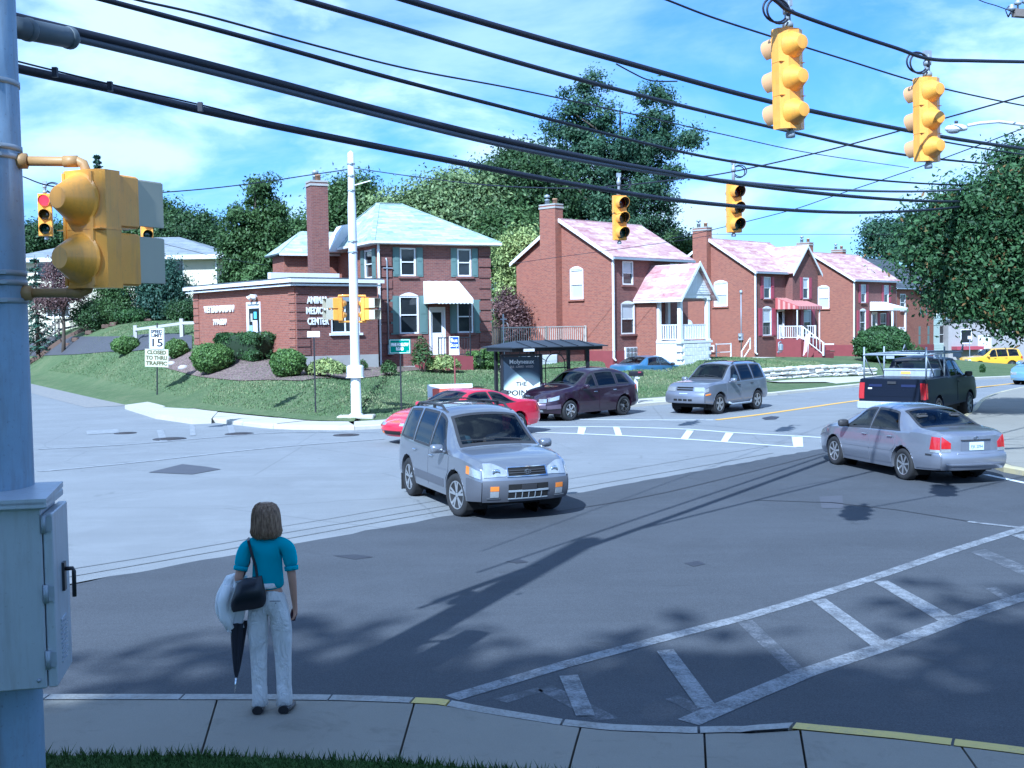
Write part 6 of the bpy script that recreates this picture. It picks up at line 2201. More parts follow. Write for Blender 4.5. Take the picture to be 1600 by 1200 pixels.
for side in (1, -1):
	for x, top in ((-2.45, RK + .22), (-.75, RK + .2)):
		q = MB(); q.tube([(x, side * .88, 1.36), (x, side * .88, top)], .026, 8); q.build('rack_post', M['galv'], rack, uv=False)
	q = MB(); q.tube([(-2.45, side * .88, RK - .05), (-1.7, side * .88, 1.4)], .016, 6).tube([(-.75, side * .88, 1.4), (-1.4, side * .88, RK - .05)], .016, 6).tube([(.95, side * .88, RK), (1.15, side * .88, RK + .2), (1.28, side * .84, RK)], .02, 6); q.build('rack_brace', M['galv'], rack, uv=False)
for x in (-.75, 1.2):
	q = MB(); q.box((x, .7, RK - .1), (.02, .25, .14)); q.box((x, -.7, RK - .1), (.02, .25, .14)); q.build('rack_gusset', M['galv'], rack, uv=False)
# ---- people at the wheel
def driver(car_, x, y, z, label, shirt, cap=None, lean=0.0):
	me = person_bust()
	loc = car_.matrix_world if False else None
	t = thing('person', label, 'person', (0, 0, 0))
	Mw = Matrix.Translation(car_.location) @ Matrix.Rotation(car_.rotation_euler.z, 4, 'Z') @ Matrix.Translation((x, y, z)) @ Matrix.Rotation(lean, 4, 'X')
	t.matrix_world = Mw
	q = MB(); q.smooth = True
	# torso, neck, head in one surface of revolution, shoulders widened
	prof = [(.001, -.02), (.15, 0), (.17, .12), (.185, .28), (.19, .38), (.15, .45), (.06, .49), (.052, .54), (.075, .57), (.092, .63), (.098, .70), (.088, .78), (.05, .825), (.0001, .835)]
	q.lathe(prof, 18)
	q.v = [(a * (.72 if c_ < .5 else 1.08), b * (1.25 if .2 < c_ < .47 else (1 if c_ < .5 else .88)), c_) for a, b, c_ in q.v]
	q.ball((.105, 0, .665), .02, 5)
	for s_ in (1, -1): q.tube([(0, s_ * .20, .40), (.04, s_ * .25, .22), (.28, s_ * .20, .20)], [.055, .05, .035], 8)
	q.build('body', mat('skin', (.44, .25, .18), .6, var=.08), t, uv=False)
	q = MB(); q.smooth = True
	q.lathe([(.155, -.02), (.178, .12), (.195, .28), (.20, .385), (.16, .46), (.07, .49)], 18)
	q.v = [(a * .74, b * (1.26 if .2 < c_ < .47 else 1), c_) for a, b, c_ in q.v]
	q.build('shirt', shirt, t, uv=False)
	q = MB(); q.smooth = True
	q.lathe([(.103, .70), (.10, .76), (.075, .82), (.0001, .85)], 16)
	q.v = [(a * 1.1 - .012, b * .92, c_ - (.09 if a < -.03 else 0) * (1 if c_ < .72 else 0)) for a, b, c_ in q.v]
	if cap: q.tube([(.08, -.07, .715), (.17, 0, .70), (.08, .07, .715)], .014, 6)
	q.build('cap' if cap else 'hair', cap or mat('hair_dark', (.06, .04, .03), .8), t, uv=False)
	return t
def person_bust(): return None
bpy.context.view_layer.update()
driver(trk, -.10, .50, .76, 'driver of the silver SUV by the stone wall, wearing a white cap', mat('shirt_white', (.7, .7, .72), .8), mat('cap_white', (.8, .8, .8), .7))
driver(suv, .05, .36, .70, 'driver in a dark shirt at the wheel of the silver grey SUV mid-crossing', mat('shirt_navy', (.03, .04, .08), .8))
driver(suv, .05, -.36, .70, 'front passenger in pale blue inside the silver grey SUV mid-crossing', mat('shirt_pale', (.45, .62, .68), .8))
driver(ptc, 0, .36, .60, 'driver behind the windscreen of the dark purple wagon', mat('shirt_grey', (.25, .25, .27), .8))
# ================================================================== street furniture
def upright(u, v, z=None):
	return hit(u, v) if z is None else gz(u, v, z)
# ---- big steel strain pole in the foreground
SP_Y = 6.45
a, b = at(12, 1200, SP_Y), at(-34, 0, SP_Y)
sp_x = a.x
sp_r0, sp_r1 = .205, .185
pole = thing('strain_pole', 'thick blue grey steel strain pole at the left edge, carrying a cabinet and a signal', 'pole', (sp_x, SP_Y, .15))
mb = MB()
top_z = 8.6
mb.lathe([(sp_r0 + .004, -.2), (sp_r0, 0), (sp_r1, top_z - .15), (sp_r1 * .6, top_z - .05), (.0001, top_z)], 40)
mb.build('shaft', M['pole_steel'], pole)
def sp_rad(z): return sp_r0 + (sp_r1 - sp_r0) * (z - .15) / (top_z - .15)
def band(z, h=.03, buckle=True):
	q = MB()
	r = sp_rad(z) + .006
	q.lathe([(r - .01, -h / 2), (r, -h / 2), (r, h / 2), (r - .01, h / 2)], 40, axis=((0, 0, z - .15), (0, 0, 1)))
	if buckle: q.box((r * .5, -r * .85, z - .15), (.06, .02, h * 1.2), rz=.5).bar((r * .35, -r * .98, z - .15), (r * .8, -r * .72, z - .15), .02)
	q.build('clamp_band', M['galv'], pole)
def zat(v, Y=SP_Y, u=30): return at(u, v, Y).z
for v in (130, 232, 246, 427, 442, 470, 779): band(zat(v))
# conduit and elbow under the cabinet
mb = MB()
zc = zat(1088)
mb.tube([(-.08, -.21, zc + .15), (-.08, -.23, zc - .08), (-.08, -.25, zc - .16)], .07, 12)
mb.tube([(-.08, -.25, zc - .10), (-.06, -.26, zc - .30), (-.06, -.2, zc - .42)], .055, 12)
mb.build('conduit_elbow', M['pole_steel'], pole)
# ---- traffic control cabinet strapped to the pole
cbl = at(74, 1076, 6.12)
ctop = at(72, 790, 6.12).z
CBW, CBD = .85, .42
cab = thing('control_cabinet', 'grey metal traffic control cabinet with louvred side door strapped to the thick pole', 'cabinet', (cbl.x, cbl.y, cbl.z), rad(12))
hh = ctop - cbl.z
mb = MB()
mb.cbox((-CBW / 2, CBD / 2, hh / 2), (CBW, CBD, hh), .008)
mb.build('case', M['alu'], cab)
mb = MB()
mb.cbox((-CBW / 2 + .015, CBD / 2 - .01, hh + .012), (CBW + .05, CBD + .10, .05), .01)
mb.prism([(-CBW - .01, -.06, hh + .035), (.04, -.06, hh + .035), (.04, CBD + .04, hh + .06), (-CBW - .01, CBD + .04, hh + .06)], (0, 0, -.02), (0, 0, .01))
mb.build('lid', M['alu'], cab)
mb = MB()
mb.cbox((.03, CBD / 2 + .03, hh / 2 - .02), (.05, CBD + .05, hh - .05), .006)
dr = mb.build('door', M['alu'], cab)
for z in (.16, .52, .9):
	q = MB(); q.tube([(.012, -.012, z * hh - .05), (.012, -.012, z * hh + .05)], .014, 8); q.box((.03, -.008, z * hh), (.05, .006, .08)); q.build('hinge', M['galv'], dr)
q = MB(); q.tube([(.055, CBD * .62, hh * .60), (.11, CBD * .62, hh * .60), (.115, CBD * .62, hh * .585), (.115, CBD * .60, hh * .44)], .012, 8); q.box((.06, CBD * .62, hh * .56), (.02, .06, .16)); q.build('handle', M['black_metal'], dr)
for k in range(10):
	q = MB(); q.box((.058, CBD * .55, .10 + k * .026), (.012, .16, .010)); q.build('louvre', M['alu'], dr)
q = MB(); q.lathe([(.012, 0), (.01, .01), (.0001, .012)], 10, axis=((-.04, -.002, .05), (0, -1, 0))); q.build('rivet', M['galv'], cab)
# ---- signal heads
def round_visor(r, l, taper=.92, full=False, droop=.0):
	"""cut-away tunnel visor pointing along -y, open end cut on a slant"""
	mb = MB()
	mb.smooth = True
	n = 22
	A, B, Ai, Bi = [], [], [], []
	for k in range(n + 1):
		a = -PI * .25 + (PI * 1.5) * k / n
		c, s_ = math.cos(a), math.sin(a)
		ll = l * (.62 + .38 * (s_ + .7) / 1.7)
		for lst, rr in ((A, r), (Ai, r * .94)): lst.append((rr * c, 0, rr * s_))
		for lst, rr in ((B, r * taper), (Bi, r * taper * .94)): lst.append((rr * c, -ll, rr * s_ - droop * ll))
	mb.grid([A, B])
	mb.grid([B, Bi])
	mb.mi = 1
	mb.grid([Bi, Ai])
	return mb
def head3(label, loc, rz_, lit=None, hang=.35, name='traffic_light', group='overhead signals', visor=M['signal_orange'], sec=.36, wd=.34, scale=1.0, tilt=0.0):
	"""three-section vehicle signal facing local -y, hung from the top"""
	t = thing(name, label, 'traffic light', loc, rz_, group)
	t.scale = (scale,) * 3
	t.rotation_euler = (0, tilt, rz_)
	mb = MB()
	H = sec * 3
	dp = .14
	mb.prism([(-wd / 2, -dp / 2, 0), (wd / 2, -dp / 2, 0), (wd / 2, dp * .25, 0), (wd * .22, dp / 2 + .02, 0), (-wd * .22, dp / 2 + .02, 0), (-wd / 2, dp * .25, 0)], (0, 0, -H), (0, 0, 0))
	for k in range(1, 3): mb.box((0, -.005, -sec * k), (wd + .006, dp + .006, .006))
	mb.build('housing', M['signal_orange'], t)
	mb = MB()
	mb.box((0, -dp / 2 - .012, -H / 2), (wd - .02, .024, H - .02))
	bk = mb.build('door_plate', M['signal_orange'], t)
	for k in range(3):
		z = -sec * (k + .5)
		q = MB()
		q.lathe([(.085, 0), (.15, 0.0), (.155, .01), (.075, .17), (.05, .175), (.0001, .175)], 22, axis=((0, dp / 2 - .01, z), (0, 1, 0)))
		q.build('reflector_cone', M['signal_orange'], t, sharp=28)
		col = [(.5, .02, .03), (.5, .3, .02), (.02, .3, .18)][k]
		on = lit == k
		q = MB()
		q.lathe([(.138, 0), (.12, .012), (.07, .024), (.0001, .028)], 22, axis=((0, -dp / 2 - .022, z), (0, -1, 0)))
		q.build('lens', emit_mat('signal_red_lit', (1.0, .03, .05), 1.6) if on else mat('lens_off_%d' % k, sc3(col, .12), .15, coat=1.0), t)
		v_ = round_visor(.15, .25, .95, droop=.05)
		v_.build('visor', [visor, M['signal_visor_in']], t, (0, -dp / 2 - .02, z), weld=False)
	q = MB()
	q.lathe([(.035, 0), (.035, hang)], 10)
	q.lathe([(.06, .02), (.06, .06), (.03, .1)], 12)
	q.lathe([(.05, hang * .55), (.055, hang * .7), (.03, hang * .8)], 10)
	q.box((0, 0, hang), (.10, .06, .10))
	q.build('hanger', M['galv'], t)
	q = MB()
	q.lathe([(.05, -H - .09), (.055, -H - .05), (.03, -H), (.03, -H + .01)], 10)
	q.build('drip_cap', M['galv'], t)
	q = MB()
	pts = [(.02 + .17 + .17 * math.cos(a_), .03, hang * .62 + .13 * math.sin(a_)) for a_ in np.linspace(-PI * .8, PI * 1.1, 22)]
	q.tube(pts, .012, 6)
	q.tube([(x_ * .92, y_ + .03, z_ - .02) for x_, y_, z_ in pts], .012, 6)
	q.build('cable_loop', M['cable'], t)
	return t
# the two large ones at upper right face away to the left
p = at(1231, 46, 11.75)
VISOR_TAN = mat('visor_pale_tan', (.68, .38, .17), .5, var=.08)  # paler tan than the signal enamel
TL1 = head3('larger of the two signals seen from behind on the span cable at upper right', p, rad(180 + 27), hang=.30, scale=.93, tilt=rad(1.7), visor=VISOR_TAN)
p = at(1449, 122, 14.0)
TL2 = head3('signal seen from behind at upper right, beside the white luminaire arm', p, rad(180 + 22), hang=.30, scale=.93, tilt=rad(1.2), visor=VISOR_TAN)
p = at(967, 306, 28.0)
head3('signal facing us over the pink roof of the porch house', p, rad(22), hang=.5)
p = at(1146, 288, 25.8)
head3('signal facing us against open sky beyond the porch house, dark lenses', p, rad(20), hang=.5)
p = at(70, 303, 29.5)
head3('signal showing a lit red lamp beside the thick left pole', p, rad(15), lit=0, hang=.28)
p = at(228, 318, 33)
head3('signal partly hidden behind the square grey hoods of the pole-mounted walk signal', p, rad(24), hang=.5)
# pedestrian signal: two sections, square hoods
def ped(label, loc, rz_, scale=1.0, group='walk signals', arms=None):
	t = thing('pedestrian_signal', label, 'walk signal', loc, rz_, group)
	t.scale = (scale,) * 3
	S_ = .335
	wd, dp = .33, .16
	mb = MB()
	mb.prism([(-wd / 2, -dp / 2, 0), (wd / 2, -dp / 2, 0), (wd / 2, dp * .2, 0), (wd * .3, dp / 2, 0), (-wd * .3, dp / 2, 0), (-wd / 2, dp * .2, 0)], (0, 0, -S_ * 2), (0, 0, 0))
	mb.box((0, 0, -S_), (wd + .006, dp + .006, .006))
	for x_ in (-wd * .32, wd * .32): mb.box((x_, dp / 2 - .004, -S_), (.02, .02, 2 * S_ - .03))
	mb.build('housing', M['signal_orange'], t)
	for k in range(2):
		z = -S_ * (k + .5)
		q = MB()
		q.lathe([(.15, 0), (.155, .012), (.142, .02), (.066, .155), (.060, .16), (.0001, .16)], 28, axis=((0, dp / 2 - .012, z), (0, 1, 0)))
		q.build('reflector_cone', M['signal_orange'], t, sharp=28)
		q = MB()
		w2 = .29
		y0, y1 = -dp / 2, -dp / 2 - .16
		for x_ in (-w2 / 2, w2 / 2): q.cbox((x_, (y0 + y1) / 2, z), (.014, .16, w2), .004)
		for z_ in (-w2 / 2, w2 / 2): q.cbox((0, (y0 + y1) / 2, z + z_), (w2 - .01, .16, .014), .004)
		q.build('frame', M['signal_orange'], t)
		q = MB()
		for x_ in (-w2 / 2 + .005, w2 / 2 - .005): q.cbox((x_, y1 - .10, z), (.008, .22, w2 - .02), .003)
		q.cbox((0, y1 - .10, z + w2 / 2 - .008), (w2 - .02, .22, .008), .003)
		q.build('hood', mat('hood_grey_green', (.50, .47, .36), .45, var=.08), t)
		q = MB(); q.box((0, y1 + .04, z), (w2 - .03, .02, w2 - .03)); q.build('lens', mat('lens_dark', (.02, .02, .02), .2), t)
	return t
pp = at(137, 268, 6.5)
PD = ped('yellow pedestrian signal with grey square hoods on bracket arms from the thick left pole', pp, rad(154), .985)
mb = MB()
inv = PD.matrix_world
# bracket arms belong to the signal: pipe from the pole to its top and bottom
bpy.context.view_layer.update()
def loc_in(o, p): return o.matrix_world.inverted() @ Vector(p)
za, zb_ = at(130, 252, 6.5).z, at(130, 457, 6.5).z
px0 = at(42, 250, 6.45)
e0 = Vector((pp.x - .01, pp.y, 0))
for z_, s_ in ((za, -1), (zb_, 1)):
	mb = MB()
	x_pole = sp_x + sp_rad(z_) * .9
	pts = [(x_pole, SP_Y, z_), (e0.x - .10, e0.y, z_), (e0.x - .045, e0.y, z_), (e0.x - .012, e0.y, z_ + s_ * .015), (e0.x, e0.y, z_ + s_ * .05), (e0.x, e0.y, z_ + s_ * .12)]
	pts = [loc_in(PD, q) for q in pts]
	mb.tube(pts, .028, 12)
	mb.tube([pts[0], pts[0].lerp(pts[1], .22)], .045, 10)
	mb.tube([pts[1].lerp(pts[0], .08), pts[2]], .034, 12)
	mb.build('bracket_arm', mat('bracket_tan', (.42, .25, .10), .5, var=.08), PD)
# ---- white pole at the far corner with two walk signals
wp = hit(557, 651)
WP = thing('signal_pole', 'white painted tapering signal pole on a square concrete pad at the far corner', 'pole', wp)
mb = MB()
wtop = at(545, 235, wp.y).z - wp.z
r0, r1 = .165, .11
mb.lathe([(r0 + .06, -.05), (r0 + .06, .06), (r0, .1), (r0 * .9, 2.2), (r0 * .82, wtop * .61), (r0 * .80, wtop * .80), (r1, wtop * .835), (r1 * .9, wtop - .08), (.0001, wtop)], 24)
mb.build('shaft', M['white_pole'], WP)
q = MB(); q.cbox((0, 0, -.04), (1.15, .7, .16), .03); q.build('pad', CONC_FAR, WP)
q = MB(); q.cbox((0, -.02, 1.42), (.50, .42, .40), .05); q.box((0, -.02, 1.24), (.54, .46, .03)); q.build('junction_box', M['white_pole'], WP)
for fz in (.62, .66, .85, .905, .95):
	q = MB(); rr = (r0 * .83 if fz < .8 else r1 * .95) + .02; q.lathe([(rr - .02, -.02), (rr, -.02), (rr, .02), (rr - .02, .02)], 20, axis=((0, 0, wtop * fz), (0, 0, 1))); q.box((0, -rr, wtop * fz), (.08, .05, .06)); q.build('clamp_band', M['galv'], WP)
q = MB(); q.bar((.1, 0, wtop * .87), (.62, -.1, wtop * .885), .05, .03); q.build('sign_arm', M['white'], WP)
for u, lab, rz_, s_ in ((529, 'walk signal on the left of the white corner pole, its hoods facing left', 78, -1), (571, 'walk signal on the right of the white corner pole, its hoods facing right', -78 + 360, 1)):
	p = at(u, 465, wp.y)
	o = ped(lab, p, rad(rz_ - 90 if s_ < 0 else 62), 1.08)
	o.rotation_euler = (0, 0, rad(-58) if s_ < 0 else rad(58))
	bpy.context.view_layer.update()
	for z_ in (p.z + .06, p.z - .76):
		q = MB()
		pts = [loc_in(o, (wp.x + s_ * .1, wp.y, z_)), loc_in(o, (p.x, p.y, z_)), loc_in(o, (p.x, p.y, z_ + (-.08 if z_ > p.z else .08)))]
		q.tube(pts, .03, 8)
		q.build('bracket_arm', M['signal_orange'], o)
# ---- wires: points read along each span, distance running from near to far
def wire(label, pts, Y0, Y1, r, m=M['cable'], name='cable', extra=None):
	P = [Vector((q[0], q[1])) for q in pts]
	L = []
	ext = [P[0] * 2 - P[1]] + P + [P[-1] * 2 - P[-2]]
	for i in range(1, len(ext) - 2):
		a_, b_, c_, d_ = ext[i - 1:i + 3]
		for k in range(10):
			t_ = k / 10
			L.append(.5 * ((2 * b_) + (c_ - a_) * t_ + (2 * a_ - 5 * b_ + 4 * c_ - d_) * t_ ** 2 + (3 * b_ - a_ - 3 * c_ + d_) * t_ ** 3))
	L.append(P[-1])
	n = len(L)
	out = []
	for i, q in enumerate(L):
		# a straight run in plan: distance follows the bearing, so it is solved from the two ends
		s0, s1 = (P[0].x - U0) / F_PX, (P[-1].x - U0) / F_PX
		A_, B_ = Vector((s0 * Y0, Y0)), Vector((s1 * Y1, Y1))
		s = (q.x - U0) / F_PX
		D_ = B_ - A_
		k = (s * A_.y - A_.x) / (D_.x - s * D_.y)
		k = min(1, max(0, k))
		out.append(at(q.x, q.y, A_.y + D_.y * k))
	mb = MB()
	mb.smooth = True
	mb.tube(out, r, 8)
	o = mb.build(name, m, uv=False)
	props(o, label, 'cable', 'overhead wires')
	if extra: extra(o, out)
	return o
def closure(o, out):
	q = MB()
	A_, B_ = at(22, 42, 7.0), at(112, 60, 7.45)
	d_ = (B_ - A_).normalized()
	L_ = (B_ - A_).length
	q.lathe([(.03, -.05), (.05, 0), (.066, .02), (.066, L_ - .03), (.05, L_), (.03, L_ + .05)], 18, axis=(A_, d_))
	for k in (.18, .9): q.lathe([(.068, L_ * k), (.072, L_ * k + .01), (.072, L_ * k + .04), (.068, L_ * k + .05)], 18, axis=(A_, d_))
	q.build('splice_closure', mat('closure_grey', (.10, .12, .14), .5), o)
ZA, ZB = 7.0, 36.0
wire('thickest black cable with a grey splice case by the left pole', [(-40, 8), (22, 27), (200, 70), (400, 121), (600, 174), (800, 222), (1000, 262), (1150, 286), (1300, 304), (1440, 314), (1560, 315)], ZA, ZB, .034)
wire('grey lashed cable running just under the thickest one', [(-40, 26), (22, 42), (112, 59), (250, 92), (400, 130), (600, 182), (800, 230), (1000, 266), (1150, 284), (1300, 296), (1440, 299), (1560, 292)], ZA, ZB, .026, mat('cable_grey', (.09, .10, .13), .5), extra=closure)
def ties(o, out):
	for u, v in ((86, 110), (172, 132), (313, 164)):
		q = MB(); q.box(at(u, v + 3, 7.0 + (u - 22) / 380), (.03, .03, .06)); q.build('tie', M['cable'], o)
wire('lowest thick black cable crossing from the left pole to the right tree', [(-40, 88), (28, 107), (170, 138), (310, 171), (500, 211), (800, 270), (950, 297), (1060, 313), (1200, 326), (1330, 332), (1450, 328), (1560, 316)], ZA, ZB, .030, extra=ties)
wire('thin messenger wire just above the lowest thick cable', [(-40, 78), (28, 96), (170, 131), (310, 163), (420, 190)], ZA, 8.6, .006)
wire('black cable entering at the top left, third from the bottom', [(120, -12), (165, 0), (400, 63), (600, 119), (800, 171), (1000, 222), (1130, 250), (1300, 274), (1430, 286), (1560, 291)], 8.0, ZB, .021)
wire('thin wire entering at the top left above the third cable', [(170, -14), (215, 0), (320, 24), (500, 73), (640, 108), (800, 138), (960, 172), (1130, 210), (1260, 238), (1420, 262)], 9.0, 40, .011)
wire('black cable entering at the top middle left', [(430, -14), (475, 0), (600, 36), (800, 95), (1000, 149), (1245, 208), (1400, 240), (1570, 259)], 9.5, ZB, .028)
wire('thick black cable entering at the top middle, upper of the sloping pair', [(595, -14), (636, 0), (800, 48), (950, 90), (1200, 158), (1440, 208), (1610, 234), (1700, 246), (1900, 262)], 10.0, 36, .033)
wire('thin drop wire slung under the upper thick cable near the tall tree top', [(963, 100), (985, 112), (1010, 124), (1030, 127), (1058, 127)], 16.5, 18.0, .011)
wire('second cable right of the far large signal, just below the upper one', [(1440, 214), (1500, 226), (1610, 243), (1700, 252), (1900, 270)], 24.0, 36, .018)
wire('heavy span cable that carries the two large signals', [(1195, -14), (1216, 4), (1240, 20), (1330, 52), (1400, 75), (1452, 92), (1520, 95), (1620, 97), (1720, 99), (2000, 108)], 11.3, 20, .021)
wire('thin line of the span wire above the two large signals', [(1190, -6), (1216, 2), (1240, 18)], 11.3, 11.8, .014)
wire('twisted service wire passing behind the two large signals', [(1020, -8), (1045, 1), (1110, 26), (1205, 57), (1320, 93), (1430, 127), (1530, 151), (1640, 172), (1900, 215)], 13, 28, .013)
wire('span wire from the white pole carrying the two signals that face us', [(549, 262), (640, 275), (760, 289), (880, 294), (967, 290), (1060, 280), (1146, 268), (1300, 233), (1450, 192), (1600, 150), (1680, 128), (1960, 40)], 37.6, 16.0, .014)
wire('thin wire crossing behind the facing signals from the roofs up to the right', [(1040, 374), (1100, 362), (1230, 330), (1300, 307), (1445, 258), (1600, 200), (1680, 168), (1900, 80)], 46, 21, .013)
wire('thin level wire far off over the row of roofs', [(980, 366), (1150, 366), (1300, 366), (1420, 366)], 90, 92, .02)
wire('span wire from the thick left pole to the white pole with the red-lit signal', [(36, 276), (72, 289), (130, 298), (200, 303), (300, 297), (400, 286), (480, 274), (549, 264)], 28.0, 37.6, .016)
wire('service wire drooping from the tree to the corner house', [(244, 378), (300, 392), (340, 402), (420, 415)], 60, 62, .012)
wire('service wire drooping across the porch house gable', [(800, 412), (870, 402), (960, 390), (1060, 376), (1110, 368)], 56, 57.5, .012)
# hardware at the top right: crossarm end with insulators
p = at(1586, 20, 17)
hw = thing('crossarm', 'end of a utility crossarm with insulators at the top right corner', 'crossarm', p)
q = MB(); q.bar((-.02, 0, 0), (1.4, .5, .02), .09, .11); q.build('beam', M['wood_grey'], hw)
for x_, z_ in ((.04, .06), (.16, .08), (-.05, -.02)):
	q = MB(); q.lathe([(.015, 0), (.015, .05), (.05, .06), (.055, .09), (.035, .11), (.045, .13), (.0001, .15)], 12, axis=((x_, 0, z_), (0, 0, 1))); q.build('insulator', M['galv'], hw)
q = MB(); q.tube([(-.1, 0, -.06), (-.06, 0, .02), (.02, 0, .05)], .012, 6).tube([(-.1, 0, -.06), (-.14, 0, .04), (-.09, 0, .1), (0, 0, .12), (.2, 0, .18)], .008, 6); q.build('jumper_wire', M['cable'], hw)
wire('thin wire leading to the crossarm at the top right corner', [(1500, -20), (1530, 0), (1560, 10), (1586, 20)], 16, 17, .007)
# luminaire on a curved arm
lp = at(1494, 201, 20)
LU = thing('street_light', 'white cobra head street light on a curved arm at the right edge', 'street light', lp)
pts = [loc for loc in (at(1512, 196, 20) - lp, at(1530, 192.5, 20) - lp, at(1560, 190, 20.1) - lp, at(1600, 195, 20.2) - lp, at(1700, 215, 20.4) - lp, at(1790, 240, 20.5) - lp)]
q = MB(); q.tube(pts, .028, 10); q.build('arm', M['white_pole'], LU)
q = MB(); q.smooth = True
q.ball((0, 0, 0), .2, 10, (1.0, .5, .42))
q.v = [(x_, y_, z_ if z_ > -.03 else -.03 + (z_ + .03) * .35) for x_, y_, z_ in q.v]
q.build('luminaire_head', M['white_pole'], LU)
q = MB(); q.ball((-.05, 0, -.035), .12, 8, (1, .7, .45)); q.build('lens', M['lens_clear'], LU)
q = MB(); q.lathe([(.03, 0), (.03, .05), (.0001, .06)], 10, axis=((.0, 0, .08), (0, 0, 1))); q.build('photocell', M['dark_trim'], LU)
q = MB(); pb = pts[-1]; q.lathe([(.16, -lp.z - .2), (.11, pb.z + .6), (.0001, pb.z + .65)], 16, axis=((pb.x, pb.y, 0), (0, 0, 1))); q.build('pole', M['pole_steel'], LU)
# ---- signs
def post_sign(name, label, u, v, w, h, ztop, face, parts, rz_=0.0, post_m='black_metal', post_r=.03, back='galv', lean=0.0):
	p = hit(u, v)
	t = thing(name, label, 'sign', p, rz_)
	if lean: t.rotation_euler = (0, lean, rz_)
	q = MB(); q.bar((0, .03, -.2), (0, .03, ztop), post_r * 1.6, post_r * 1.1, up=(0, 1, 0)); q.build('post', M[post_m], t)
	return t
def panel(t, zc, w, h, m, border=None, name='sign_panel'):
	q = MB(); q.cbox((0, -.01, zc), (w, .012, h), .002)
	pnl = q.build(name, m, t)
	if border:
		q = MB()
		b = .018 * max(1, w)
		for x_, z_, a_, c_ in ((0, zc + h / 2 - .03, w - .05, b), (0, zc - h / 2 + .03, w - .05, b)): q.box((x_, -.018, z_), (a_, .004, c_))
		for x_ in (-w / 2 + .03, w / 2 - .03): q.box((x_, -.018, zc), (b, .004, h - .05))
		q.build('border', border, pnl)
	return pnl
ink = M['dark_text']
wsign = mat('sign_white', (.78, .78, .78), .4, var=.03)
def lines(pn, rows, m, y=-.019):
	for s_, z_, sz, w_ in rows: text(s_, pn, (0, y, z_), (PI / 2, 0, 0), sz, m, 'letters', .001, width=w_, bold=.01)
s1 = post_sign('speed_limit_sign', 'white speed limit 15 sign above a pale closed to thru traffic plate on one post', 245, 618, 0, 0, 3.05, None, None, rad(-14), lean=rad(2))
d1_ = hit(245, 618).y
kz = d1_ / F_PX
pn = panel(s1, (618 - 530) * kz, 26 * kz, 34 * kz, wsign, ink)
zc_ = (618 - 530) * kz
lines(pn, [('SPEED', zc_ + .30, .20, .56), ('LIMIT', zc_ + .13, .20, .50), ('15', zc_ - .18, .46, .50)], ink)
pn2 = panel(s1, (618 - 560) * kz, 41 * kz, 28 * kz, mat('sign_cream', (.50, .50, .38), .5, var=.05), None)
z2 = (618 - 560) * kz
lines(pn2, [('CLOSED', z2 + .23, .22, .9), ('TO THRU', z2, .22, 1.0), ('TRAFFIC', z2 - .23, .22, 1.0)], mat('olive_ink', (.09, .085, .03), .6))
s2 = post_sign('address_sign', 'small blank white plate on a thin dark post before the leafy bed', 493, 647, 0, 0, 0, None, None, rad(-4))
d_ = hit(493, 647).y; kz = d_ / F_PX
q = MB(); q.bar((0, .03, -.2), (0, .03, (647 - 528) * kz), .05, .04); q.build('post', M['black_metal'], s2)
pn = panel(s2, (647 - 523) * kz, 20 * kz, 9 * kz, wsign)
text('DR  AD', pn, (0, -.019, (647 - 523) * kz), (PI / 2, 0, 0), .09, mat('faint_ink', (.55, .58, .6), .6), 'letters', .001, width=.28)
s3 = post_sign('street_name_sign', 'green Pine Hollow Road sign on a dark post left of the bus stop sign', 627, 648, 0, 0, (648 - 545) * hit(627, 648).y / F_PX, None, None, rad(-6))
kz = hit(627, 648).y / F_PX
zc_ = (648 - 541) * kz
pn = panel(s3, zc_, 34 * kz, 23 * kz, mat('sign_green', (.005, .20, .135), .4, var=.05), wsign)
lines(pn, [('PINE HOLLOW', zc_ + .055, .13, .58), ('ROAD', zc_ - .085, .13, .25)], wsign)
text('CT', pn, (.26, -.019, zc_ - .17), (PI / 2, 0, 0), .06, wsign, 'letters', .001)
s4 = post_sign('bus_stop_sign', 'blue and white bus stop sign on a rusty post in front of the brick steps', 711, 612, 0, 0, (612 - 528) * hit(711, 612).y / F_PX, None, None, rad(-10), post_m='foundation_red')
kz = hit(711, 612).y / F_PX
zc_ = (612 - 540) * kz
pn = panel(s4, zc_, 16 * kz, 29 * kz, wsign)
q = MB(); q.box((.012, -.018, zc_ + .11), (13.5 * kz, .004, 18 * kz)); bl_ = q.build('blue_field', mat('sign_blue', (.01, .055, .36), .4), pn)
text('Bus', bl_, (0, -.022, zc_ + .2), (PI / 2, 0, 0), .2, wsign, 'letters', .001, width=.27, bold=.006)
text('Stop', bl_, (0, -.022, zc_ + .02), (PI / 2, 0, 0), .2, wsign, 'letters', .001, width=.31, bold=.006)
# white notice board at the far left
p = hit(54, 520)
wb = thing('notice_board', 'white two-part notice board seen just right of the thick pole', 'sign', at(54, 513, 86))
q = MB(); q.cbox((0, 0, .2), (1.15, .08, .5), .01); q.build('panel', wsign, wb)
q = MB(); q.cbox((0, 0, .75), (1.1, .08, .42), .01); q.build('panel', wsign, wb)
q = MB(); q.bar((-.4, .06, -1.2), (-.4, .06, 1), .08).bar((.4, .06, -1.2), (.4, .06, 1), .08); q.build('post', M['wood_grey'], wb)
